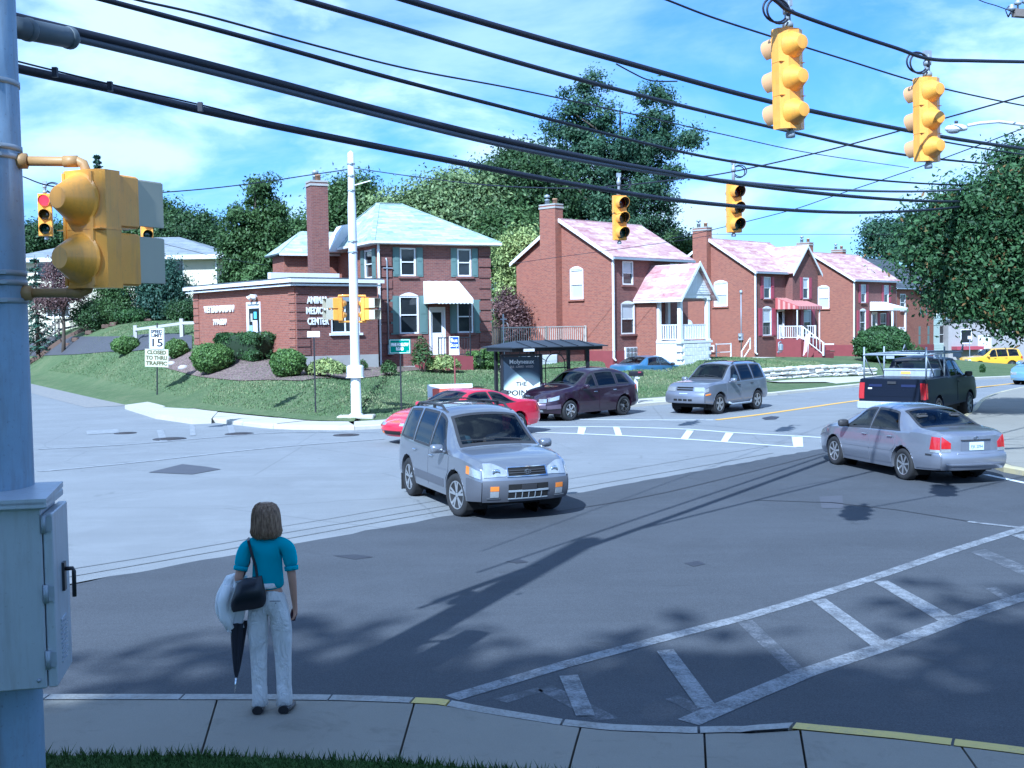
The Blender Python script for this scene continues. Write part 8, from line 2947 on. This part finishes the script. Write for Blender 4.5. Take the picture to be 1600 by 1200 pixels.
q = MB(); q.smooth = True
rows = []
for i in range(9):
	t_ = i / 8
	rr = .052 * (1 - t_) ** .7 + .008
	rows.append([(-.245 - .03 * t_ + rr * (1 + .28 * math.sin(5 * a)) * math.cos(a), .0 + rr * (1 + .28 * math.sin(5 * a)) * math.sin(a), .74 - .46 * t_) for a in np.linspace(0, 2 * PI, 31)])
q.grid(rows)
q.build('canopy', mat('umbrella_cloth', (.010, .012, .022), .6), um, uv=False)
q = MB(); q.tube([(-.275, 0, .30), (-.285, 0, .20), (-.29, 0, .16)], [.008, .006, .004], 8); q.build('tip', M['chrome'], um, uv=False)
q = MB(); q.tube([(-.245, 0, .73), (-.24, .02, .95)], .012, 8); q.tube([(-.305, -.02, .72), (-.30, -.02, .64), (-.285, -.02, .62)], .008, 6); q.build('shaft', M['chrome'], um, uv=False)
ph = held('phone', 'small dark folding phone held in the woman\'s right hand', 'phone')
q = MB(); q.cbox((.190, .045, .775), (.05, .026, .10), .008, R=Matrix.Rotation(.25, 3, 'Y')); q.build('body_shell', mat('dark_plum', (.035, .008, .018), .3), ph, uv=False)
# ================================================================== trees and plants
def leaf_mat(name, dark, light, trans=.25, warm=None):
	t = NT(name)
	a = t.new('ShaderNodeAttribute')
	a.attribute_name = 'tint'
	c = t.ramp(a.outputs['Fac'], [(0.0, dark), (.55, tuple((p + q) / 2 for p, q in zip(dark, light))), (1.0, light)])
	if warm: c = t.mix(t.ramp(a.outputs['Fac'], [(.93, 0.0), (.97, .7)]), c, warm)
	t.color(c)
	t.set(rough=.55, spec=.35)
	tr = t.new('ShaderNodeBsdfTranslucent')
	t.to(c, tr.inputs[0])
	mx = t.new('ShaderNodeMixShader')
	mx.inputs[0].default_value = trans
	t.to(t.b.outputs[0], mx.inputs[1])
	t.to(tr.outputs[0], mx.inputs[2])
	t.to(mx.outputs[0], t.n['Material Output'].inputs[0])
	return t.m
L_DARK = leaf_mat('leaf_dark', (.023, .053, .020), (.083, .151, .051))
L_MID = leaf_mat('leaf_mid', (.036, .076, .023), (.120, .202, .064))
L_PALE = leaf_mat('leaf_pale', (.082, .138, .056), (.276, .356, .145))
L_BLUE = leaf_mat('leaf_locust', (.023, .064, .038), (.089, .165, .083))
L_OAK = leaf_mat('leaf_oak', (.023, .059, .023), (.101, .203, .073), .3, (.292, .114, .049))
L_HEDGE = leaf_mat('leaf_hedge', (.029, .065, .023), (.097, .194, .056))
L_BOX = leaf_mat('leaf_box', (.056, .114, .029), (.211, .341, .089))
L_YEL = leaf_mat('leaf_yellow', (.114, .179, .056), (.518, .583, .211))
L_PLUM = leaf_mat('leaf_plum', (.082, .049, .056), (.276, .162, .145))
L_FIR = leaf_mat('leaf_fir', (.023, .059, .046), (.082, .162, .106))
def leaf_cards(P, N, size, rng, aspect=.55, jitter=.8, droop=0.0):
	"""quads (bent diamond) at points P facing roughly N"""
	n = len(P)
	d = N + rng.normal(0, jitter, (n, 3))
	d /= np.linalg.norm(d, axis=1)[:, None] + 1e-9
	r = rng.normal(0, 1, (n, 3))
	u = np.cross(d, r)
	u /= np.linalg.norm(u, axis=1)[:, None] + 1e-9
	v = np.cross(d, u)
	if droop:
		v[:, 2] -= droop
		v /= np.linalg.norm(v, axis=1)[:, None]
	s = size * rng.uniform(.6, 1.35, n)[:, None]
	a, b = u * s * aspect, v * s
	V = np.stack([P - b, P + a * .9 - b * .1 + d * s * .15, P + b, P - a * .9 - b * .1 + d * s * .15], 1).reshape(-1, 3)
	return V, np.arange(4 * n).reshape(-1, 4)
def crown_points(blobs, n_clump, per, spread, rng, hollow=.45, gaps=None):
	"""clumps scattered in a union of ellipsoids (cx,cy,cz,rx,ry,rz)"""
	B = np.array(blobs, float)
	vol = B[:, 3] * B[:, 4] * B[:, 5]
	pick = rng.choice(len(B), n_clump, p=vol ** .75 / (vol ** .75).sum())
	d = rng.normal(0, 1, (n_clump, 3))
	d /= np.linalg.norm(d, axis=1)[:, None]
	r = rng.uniform(hollow ** 3, 1, n_clump) ** (1 / 3)
	lump = 1 + .22 * np.sin(d[:, 0] * 5 + pick) * np.cos(d[:, 2] * 4 + pick * 2)
	c = B[pick, :3] + d * B[pick, 3:] * (r * lump)[:, None]
	cs = spread * rng.uniform(.6, 1.3, n_clump)
	P = np.repeat(c, per, 0) + rng.normal(0, 1, (n_clump * per, 3)) * np.repeat(cs, per)[:, None] * np.array([1, 1, .72])
	N = P - np.repeat(B[pick, :3], per, 0)
	N /= np.linalg.norm(N, axis=1)[:, None] + 1e-9
	N[:, 2] += .45
	ct = rng.uniform(0, .75, n_clump)
	T = np.clip(np.repeat(ct, per) * 1.1 + rng.uniform(-.25, .35, n_clump * per), 0, 1)
	return P, N, T, c
def tree(name, label, base, trunk_h, r, blobs, n_clump, per, spread, leaf, m, seed=1, cat='tree', group=None, branches=8, aspect=.55, hollow=.45, bark='bark', droop=0.0, extra_limbs=None):
	rng = np.random.default_rng(seed)
	t = thing(name, label, cat, base, 0, group)
	P, N, T, c = crown_points(blobs, n_clump, per, spread, rng, hollow)
	V, F = leaf_cards(P, N, leaf, rng, aspect, droop=droop)
	cr = link('crown', np_mesh('crown', V, F, m, T), t)
	mb = MB()
	B = np.array(blobs, float)
	ctr = B[:, :3].mean(0)
	topz = (B[:, 2] + B[:, 5]).max()
	wob = rng.uniform(-.25, .25, (6, 2)) * r * 2
	zz = np.linspace(-.4, topz * .86, 6)
	tx = [(ctr[0] * min(1, k / 3) * .9 + wob[k][0] * (k > 0), ctr[1] * min(1, k / 3) * .9 + wob[k][1] * (k > 0), zz[k]) for k in range(6)]
	mb.tube(tx, [r * 1.25, r, r * .85, r * .6, r * .35, r * .12], 10)
	for k in range(branches):
		tgt = c[rng.integers(len(c))]
		f = rng.uniform(.25, .8)
		j = min(4, int(f * 5)); g = f * 5 - j
		p0 = Vector(tx[j]).lerp(Vector(tx[j + 1]), g)
		if tgt[2] < p0.z - .5: continue
		p1 = Vector(tgt)
		mid = p0.lerp(p1, .5) + Vector((0, 0, .12 * (p1 - p0).length))
		mb.tube([p0, mid, p1], [r * .45 * (1 - f * .5), r * .25 * (1 - f * .5), r * .06], 6)
	mb.build('trunk', M[bark], t, uv=False)
	return t
def pxb(Y, *ells):
	"""ellipsoids read as (u, v, half width px, half height px[, depth m]) at distance Y, relative to the base"""
	out = []
	k = Y / F_PX
	for e in ells:
		p = at(e[0], e[1], Y)
		out.append([p.x, p.y + (e[5] if len(e) > 5 else 0), p.z, e[2] * k, (e[4] if len(e) > 4 and e[4] else e[2] * k * .9), e[3] * k])
	return out
def px_tree(name, label, u, Y, ells, nc, per, spread, leaf, m, r=.3, seed=1, **kw):
	per, leaf = int(per * 2.4), leaf * .57
	p = at(u, 500, Y)
	z = height(p.x, p.y)
	bl_ = [[a - p.x, b - p.y, c - z, d, e, f] for a, b, c, d, e, f in pxb(Y, *ells)]
	return tree(name, label, (p.x, p.y, z), 0, r, bl_, nc, per, spread, leaf, m, seed, **kw)
G1 = 'trees behind the houses'
px_tree('locust_tree', 'tallest tree in view, feathery dark locust rising behind the brick houses', 955, 88,
	[(905, 150, 22, 34), (940, 125, 26, 16), (890, 205, 40, 34), (935, 185, 30, 30), (1020, 150, 26, 22), (1035, 190, 24, 30), (1010, 225, 45, 36), (1075, 222, 28, 16), (950, 250, 70, 40), (880, 265, 45, 30), (930, 310, 75, 35), (1000, 300, 55, 32), (1045, 262, 22, 16), (870, 330, 60, 35), (960, 360, 75, 30), (1030, 345, 28, 30)],
	460, 84, .42, .22, L_BLUE, .42, 3, group=G1, branches=26, hollow=.2)
px_tree('broadleaf_tree', 'dark rounded tree just left of the tallest locust', 815, 84, [(810, 265, 42, 30), (800, 300, 55, 40), (830, 345, 45, 45), (780, 330, 40, 40), (860, 310, 30, 40)], 300, 80, .7, .25, L_DARK, .35, 5, group=G1, branches=10)
px_tree('broadleaf_tree', 'wide pale green tree behind the mint roof', 700, 82, [(715, 298, 38, 20), (680, 322, 44, 28), (742, 318, 38, 40), (645, 345, 46, 30), (720, 355, 65, 46), (770, 370, 45, 50), (610, 330, 30, 25)], 420, 80, .75, .26, L_PALE, .35, 7, group=G1, branches=14)
px_tree('broadleaf_tree', 'mid green tree between the pale tree and the tallest one, lower down', 770, 78, [(790, 380, 40, 50), (820, 400, 35, 40), (760, 400, 30, 40)], 160, 80, .6, .22, L_MID, .3, 9, group=G1)
px_tree('small_tree', 'yellow green young tree in the gap between corner house and porch house', 805, 66, [(815, 385, 26, 22), (806, 420, 26, 30), (800, 455, 20, 30), (795, 490, 18, 28)], 120, 70, .38, .17, L_YEL, .12, 11)
px_tree('bare_shrub', 'brownish twiggy shrub under the yellow green tree', 795, 63.5, [(793, 478, 16, 24), (800, 505, 18, 26)], 60, 60, .3, .13, L_PLUM, .08, 12, cat='shrub')
px_tree('broadleaf_tree', 'tree whose top shows behind the tall clinic chimney', 545, 84, [(548, 300, 26, 26), (530, 330, 32, 36), (560, 330, 30, 30), (470, 362, 36, 14)], 170, 70, .6, .24, L_MID, .3, 13, group=G1)
px_tree('poplar_tree', 'tall leaning bushy tree to the left of the clinic roof', 395, 72, [(405, 300, 24, 22), (430, 310, 14, 30), (385, 345, 30, 34), (420, 350, 26, 36), (380, 395, 30, 36), (415, 400, 28, 36), (390, 440, 42, 40), (380, 490, 30, 40)], 260, 80, .30, .2, L_MID, .28, 15, branches=16, droop=.4)
px_tree('broadleaf_tree', 'dark tree left of the tall leaning one, behind the cream house', 310, 98, [(300, 360, 32, 26), (325, 385, 28, 34), (275, 370, 26, 26)], 170, 70, .6, .26, L_DARK, .3, 17, group=G1)
px_tree('broadleaf_tree', 'grey green tree above the cream house roof, right of the pole signal', 255, 102, [(258, 345, 22, 28), (240, 370, 30, 28), (280, 380, 24, 24), (200, 372, 30, 16)], 150, 70, .6, .26, L_MID, .3, 19, group=G1)
px_tree('broadleaf_tree', 'low dark tree behind the left end of the cream house', 70, 104, [(70, 372, 34, 16), (110, 372, 30, 14), (40, 380, 30, 22), (150, 375, 30, 14)], 150, 70, .6, .27, L_DARK, .3, 21, group=G1)
px_tree('broadleaf_tree', 'small far tree between the last chimney and the right hand oak', 1382, 125, [(1375, 365, 22, 20), (1395, 385, 24, 22), (1362, 385, 12, 12), (1420, 370, 30, 30)], 130, 70, .7, .3, L_BLUE, .3, 23, group=G1)
px_tree('broadleaf_tree', 'sliver of far foliage between the porch house and the next chimney', 1072, 100, [(1078, 385, 18, 10), (1050, 378, 18, 14)], 50, 60, .5, .25, L_MID, .25, 24, group=G1)
px_tree('broadleaf_tree', 'dark foliage filling the gap behind the block building', 1530, 122, [(1500, 490, 60, 30), (1580, 470, 60, 50), (1640, 480, 50, 50)], 260, 70, .8, .32, L_DARK, .35, 25, group=G1)
# far wood closing the horizon
rng = np.random.default_rng(77)
bl_ = []
for k in range(46):
	x = -150 + 330 * k / 45
	y = 150 + 16 * math.sin(k * 1.7) + (8 if abs(x) > 60 else 0)
	hgt_ = rng.uniform(5.0, 7.5) - (3.4 if x > 48 else 0)
	bl_.append([x, y, hgt_ * .55, 6.5, 4, hgt_ * .62])
P, N, T, _ = crown_points(bl_, 1500, 55, 1.0, rng, .5)
V, F = leaf_cards(P, N, .5, rng)
props(link('far_wood', np_mesh('far_wood', V, F, L_DARK, T)), kind='stuff')
# unseen tree belts added left, behind and right of the view to darken reflections
bl_ = []
for k in range(40):
	a = PI * .62 + (PI * 1.76) * k / 39
	R_ = 85 + 8 * math.sin(k * 2.1)
	x, y = R_ * math.sin(a + PI * .0) * -1, R_ * math.cos(a) + 5
	if y > 20 and abs(x) < .75 * y + 6: continue
	bl_.append([x, y, 5.0, 7.5, 7.5, 6.5])
P, N, T, _ = crown_points(bl_, 900, 50, 1.2, rng, .5)
V, F = leaf_cards(P, N, .7, rng)
props(link('unseen_tree_belt', np_mesh('unseen_tree_belt', V, F, L_MID, T)), kind='stuff')
# conifers
def conifer(name, label, base, h, w, m, seed, layers=16, per=150, leaf=.22, droop=.5, cat='tree', z0=.1):
	rng = np.random.default_rng(seed)
	t = thing(name, label, cat, base)
	Ps, Ns = [], []
	mb = MB()
	mb.tube([(0, 0, -.3), (0, 0, h * .5), (0, 0, h * .98)], [h * .018 + .05, h * .012 + .03, .015], 8)
	for k in range(layers):
		f = k / layers
		z = h * (z0 + (1 - z0) * f)
		rr = w * (1 - f) ** .85 * rng.uniform(.8, 1.1) + .06
		nb = max(5, int(11 * (1 - f) + 4))
		for j in range(nb):
			a = 2 * PI * (j + rng.uniform(-.3, .3)) / nb
			L = rr * rng.uniform(.75, 1.15)
			s = rng.uniform(.12, 1, per // nb + 3)
			p = np.stack([np.cos(a) * s * L, np.sin(a) * s * L, z - droop * L * s ** 1.6 * .45 + .05 * L], 1)
			p += rng.normal(0, .05 + .05 * L, p.shape) * np.array([1, 1, .5])
			Ps.append(p)
			Ns.append(np.tile([np.cos(a) * .4, np.sin(a) * .4, .9], (len(p), 1)))
			if rr > .4: mb.tube([(0, 0, z), (math.cos(a) * L * .9, math.sin(a) * L * .9, z - droop * L * .35)], [.03, .008], 5, cap=False)
	P, N = np.concatenate(Ps), np.concatenate(Ns)
	V, F = leaf_cards(P, N, leaf, rng, .35, .5, droop=.3)
	link('crown', np_mesh('crown', V, F, m, rng.uniform(0, 1, len(P)) ** 1.3), t)
	mb.build('trunk', M['bark'], t, uv=False)
	return t
p = at(160, 500, 108); zt = at(166, 238, 108).z
conifer('spruce_tree', 'narrow pointed spruce top rising above the pole-mounted walk signal', (p.x, p.y, 3.0), zt - 3.0, 2.1, L_FIR, 31, 34, 210, .24)
p = at(58, 500, 80); z0_ = height(p.x, p.y); zt = at(58, 395, 80).z
conifer('conifer', 'dark drooping conifer beside the thick pole', (p.x, p.y, z0_), zt - z0_, 2.0, L_FIR, 32, 12, 90, .2, .9)
p = at(254, 500, 76); z0_ = height(p.x, p.y)
px_tree('weeping_conifer', 'wide weeping blue green conifer in front of the cream house', 254, 76, [(254, 425, 26, 20), (240, 450, 30, 28), (268, 455, 30, 28), (252, 480, 40, 24)], 200, 60, .42, .17, L_FIR, .16, 33, cat='shrub', droop=.7)
px_tree('plum_shrub', 'reddish brown half bare ornamental tree in front of the cream house', 97, 75, [(95, 430, 26, 26), (85, 460, 30, 26), (115, 455, 24, 24)], 90, 42, .34, .13, L_PLUM, .12, 34, branches=16)
px_tree('shrub', 'dark rounded shrub with reddish top below the walk signal', 150, 76, [(140, 488, 22, 16), (160, 484, 18, 20), (150, 498, 34, 12)], 110, 55, .3, .14, L_DARK, .08, 35, cat='shrub')
px_tree('shrub', 'green shrub against the cream wall, left of the weeping conifer', 182, 75, [(178, 455, 18, 26), (186, 480, 20, 20)], 90, 55, .32, .15, L_MID, .08, 36, cat='shrub')
px_tree('shrub', 'low dark shrub under the small cream house window', 208, 74, [(208, 493, 20, 8)], 50, 50, .22, .12, L_HEDGE, .05, 37, cat='shrub')
px_tree('shrub', 'low shrub between the weeping conifer and the clinic', 290, 74, [(285, 487, 22, 12), (300, 480, 12, 16)], 60, 50, .25, .13, L_DARK, .05, 38, cat='shrub')
# clipped shrubs
def clipped(name, label, u, vb, w_px, h_px, m, seed, n=5200, leaf=.055, square=1.0, cat='shrub', depth=None, group=None, flat=.0):
	p = hit(u, vb)
	k = p.y / F_PX
	rx, rz_ = w_px * k / 2, h_px * k / 2
	ry = depth or rx * .9
	rng = np.random.default_rng(seed)
	t = thing(name, label, cat, p, 0, group)
	d = rng.normal(0, 1, (n, 3)); d /= np.linalg.norm(d, axis=1)[:, None]
	q = np.sign(d) * np.abs(d) ** square
	q /= (np.abs(q) ** (2 / square)).sum(1)[:, None] ** (square / 2)
	lump = 1 + .06 * np.sin(q[:, 0] * 7 + seed) * np.cos(q[:, 1] * 6) + .045 * np.sin(q[:, 2] * 11 + q[:, 0] * 5 + seed) + np.abs(rng.normal(0, .05, n)) * (rng.uniform(0, 1, n) > .6)
	P = q * np.array([rx, ry, rz_]) * lump[:, None]
	taper = 1 - flat * np.clip(-P[:, 2] / rz_, -.3, 1)
	P[:, 0] *= taper; P[:, 1] *= taper
	P[:, 2] += rz_ * 1.02
	V, F = leaf_cards(P, d, leaf, rng, .6, .7)
	T = np.clip(rng.uniform(0, .8, n) + .12 * np.sin(P[:, 0] * 6 + seed) , 0, 1)
	link('foliage', np_mesh('foliage', V, F, m, T), t)
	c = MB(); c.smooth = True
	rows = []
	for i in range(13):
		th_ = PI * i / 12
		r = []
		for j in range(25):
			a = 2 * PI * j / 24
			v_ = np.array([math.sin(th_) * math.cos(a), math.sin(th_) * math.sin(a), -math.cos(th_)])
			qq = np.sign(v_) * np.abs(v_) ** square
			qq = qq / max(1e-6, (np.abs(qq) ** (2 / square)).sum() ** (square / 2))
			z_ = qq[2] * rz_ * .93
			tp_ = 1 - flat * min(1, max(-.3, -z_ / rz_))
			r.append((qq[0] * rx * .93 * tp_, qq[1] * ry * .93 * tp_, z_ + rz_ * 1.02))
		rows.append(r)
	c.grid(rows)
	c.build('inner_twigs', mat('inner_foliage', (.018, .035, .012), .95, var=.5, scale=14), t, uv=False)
	c = MB(); c.tube([(0, 0, -.15), (0, 0, rz_)], .05, 6); c.build('stem', M['bark'], t, uv=False)
	return t
clipped('clipped_shrub', 'round clipped shrub at the left end of the mulch bed, near the parking lot', 197, 553, 42, 26, L_BOX, 41, 3800)
clipped('clipped_shrub', 'round clipped shrub half hidden behind the speed limit sign', 276, 560, 34, 28, L_BOX, 42, 3600)
clipped('clipped_shrub', 'large round clipped shrub right of the speed limit sign', 333, 583, 62, 44, L_BOX, 43, 7000)
clipped('clipped_shrub', 'round clipped shrub at the clinic corner beside the yellow green plants', 450, 589, 52, 42, L_BOX, 44, 6200)
hd_ = clipped('hedge', 'dark flat topped hedge in front of the clinic door', 402, 553, 128, 40, L_HEDGE, 45, 13000, square=.32, depth=.62, cat='hedge', flat=.12)
hd_.rotation_euler.z = rad(-50)
hd_.location.x -= .25
hd_.location.y -= .9
hd_.location.z = height(hd_.location.x, hd_.location.y) - .1
clipped('hedge', 'dark square hedge behind the bus stop sign', 722, 574, 34, 32, L_HEDGE, 46, 4200, square=.4, cat='hedge')
clipped('hedge', 'broad bright green clipped hedge by the basement door of the corner house', 750, 577, 56, 30, L_BOX, 47, 7000, square=.55, cat='hedge', depth=.8)
clipped('clipped_shrub', 'large dome of green behind the ladder rack', 1378, 566, 82, 54, L_HEDGE, 48, 9000, leaf=.09)
clipped('ivy_column', 'narrow ivy covered column against the fourth house', 1322, 549, 15, 32, L_HEDGE, 49, 2400, square=.5, leaf=.07)
clipped('clipped_shrub', 'tiny round bush between the red edging blocks', 1288, 553, 13, 10, L_HEDGE, 50, 900, leaf=.06)
clipped('clipped_shrub', 'small conical bush on the grass before the yellow SUV', 1535, 582, 7, 12, L_HEDGE, 51, 700, leaf=.08)
clipped('clipped_shrub', 'tall rough bushes at the corner of the pale green house', 1445, 535, 30, 44, L_MID, 52, 3600, leaf=.12)
def leafy(name, label, u, vb, w_px, h_px, m, seed, n, leaf, group=None, cat='plant'):
	p = hit(u, vb)
	k = p.y / F_PX
	rng = np.random.default_rng(seed)
	t = thing(name, label, cat, p, 0, group)
	a = rng.uniform(0, 2 * PI, n); r = np.sqrt(rng.uniform(0, 1, n))
	x, y = r * np.cos(a) * w_px * k / 2, r * np.sin(a) * w_px * k / 3
	h = h_px * k * (1 - .5 * r ** 2) * rng.uniform(.35, 1, n)
	P = np.stack([x, y, h], 1)
	V, F = leaf_cards(P, np.stack([np.cos(a) * r, np.sin(a) * r, np.ones(n) * .8], 1), leaf, rng, .3, .6)
	link('foliage', np_mesh('foliage', V, F, m, rng.uniform(0, 1, n)), t)
	c = MB()
	for i in range(14):
		j = rng.integers(n)
		c.tube([(P[j, 0] * .3, P[j, 1] * .3, -.05), (P[j, 0], P[j, 1], P[j, 2])], .012, 4, cap=False)
	c.build('stem', M['bark'], t, uv=False)
	return t
leafy('hosta', 'clump of yellow green leafy plants beside the clinic foundation', 510, 590, 66, 30, L_YEL, 61, 1500, .10)
leafy('hosta', 'yellow green plants with flowers under the bus stop sign', 693, 583, 56, 30, L_YEL, 62, 1200, .09)
leafy('tall_weeds', 'tall loose green weeds before the corner house wall', 660, 582, 34, 58, L_MID, 63, 800, .09)
leafy('ornamental_grass', 'spiky green tuft at the foot of the downspout', 608, 588, 26, 26, L_MID, 64, 600, .08)
leafy('ornamental_grass', 'small green tuft just right of the white pole', 566, 580, 18, 18, L_MID, 65, 400, .07)
leafy('ornamental_grass', 'thin upright green sprigs at the end of the dark hedge', 446, 553, 14, 26, L_MID, 66, 260, .07)
leafy('tall_weeds', 'scrubby plants behind the pickup truck bed', 1420, 560, 60, 22, L_MID, 67, 700, .14)
# loose stones of the bed
rng_ = random.Random(9)
stm = mat('bed_stone', (.45, .42, .42), .9, var=.3)
for i, (u, v) in enumerate(((262, 562), (268, 571), (286, 577))):
	p = hit(u, v)
	q = MB(); q.ball((0, 0, .06), .14 + .03 * i, 5, (1.2, .9, .7)); q.v = [(x + rng_.uniform(-.02, .02), y + rng_.uniform(-.02, .02), z) for x, y, z in q.v]
	props(q.build('stone', stm, loc=p, uv=False), ['smallest pale loose stone at the upper left of the mulch bed', 'middle pale loose stone by the mulch bed edge', 'largest pale loose stone, nearest the big round shrub'][i], 'stone', 'loose stones of the bed')
# ---- the oak at the right, close by
kO = 32.0
def O(u, v, rx, ry, dz=0): return (u, v, rx, ry, None, dz)
px_tree('oak_tree', 'big dark leafy oak reaching into the picture from the right', 1720, kO,
	[O(1600, 300, 64, 34), O(1535, 322, 60, 34), O(1480, 345, 44, 32), O(1445, 360, 30, 24), O(1420, 345, 14, 12), O(1560, 380, 80, 46), O(1480, 395, 50, 38), O(1440, 400, 30, 22), O(1590, 440, 70, 46), O(1515, 440, 46, 36), O(1470, 455, 26, 22), O(1555, 485, 40, 26), O(1620, 470, 50, 40), O(1660, 370, 80, 80), O(1740, 410, 110, 100), O(1740, 310, 100, 70), O(1490, 470, 20, 18), O(1600, 255, 44, 20), O(1575, 508, 30, 14), O(1690, 490, 40, 24)],
	1000, 62, .36, .13, L_OAK, .3, 71, branches=40, hollow=.15, aspect=.5)
# ---- trees behind the viewpoint whose shade falls on the near sidewalk and crossing
def back_tree(label, x, y, h, w, seed, n=900):
	bl2 = [[0, 0, h * .76, w, w, h * .2], [w * .5, 0, h * .66, w * .8, w * .8, h * .2], [-w * .5, .3, h * .68, w * .8, w * .8, h * .2], [0, 0, h * .5, w, w, h * .16]]
	tree('shade_tree', label, (x, y, .3), 0, .3, bl2, n, 60, .7, .30, L_MID, seed, group='street trees behind the viewpoint', hollow=.1)
BACK_TREES = True
for i, (x0_, dz) in enumerate(((-8.5, .2), (-4.6, -.3), (-.8, .3), (3.0, -.2), (6.8, .4))):
	back_tree('tall shade tree behind the viewpoint, %s in their row' % ('leftmost', 'second from the left', 'middle one', 'fourth from the left', 'rightmost')[i], x0_ - 9.6, -12.2, 19.9 + dz, 3.3, 81 + i, 330)
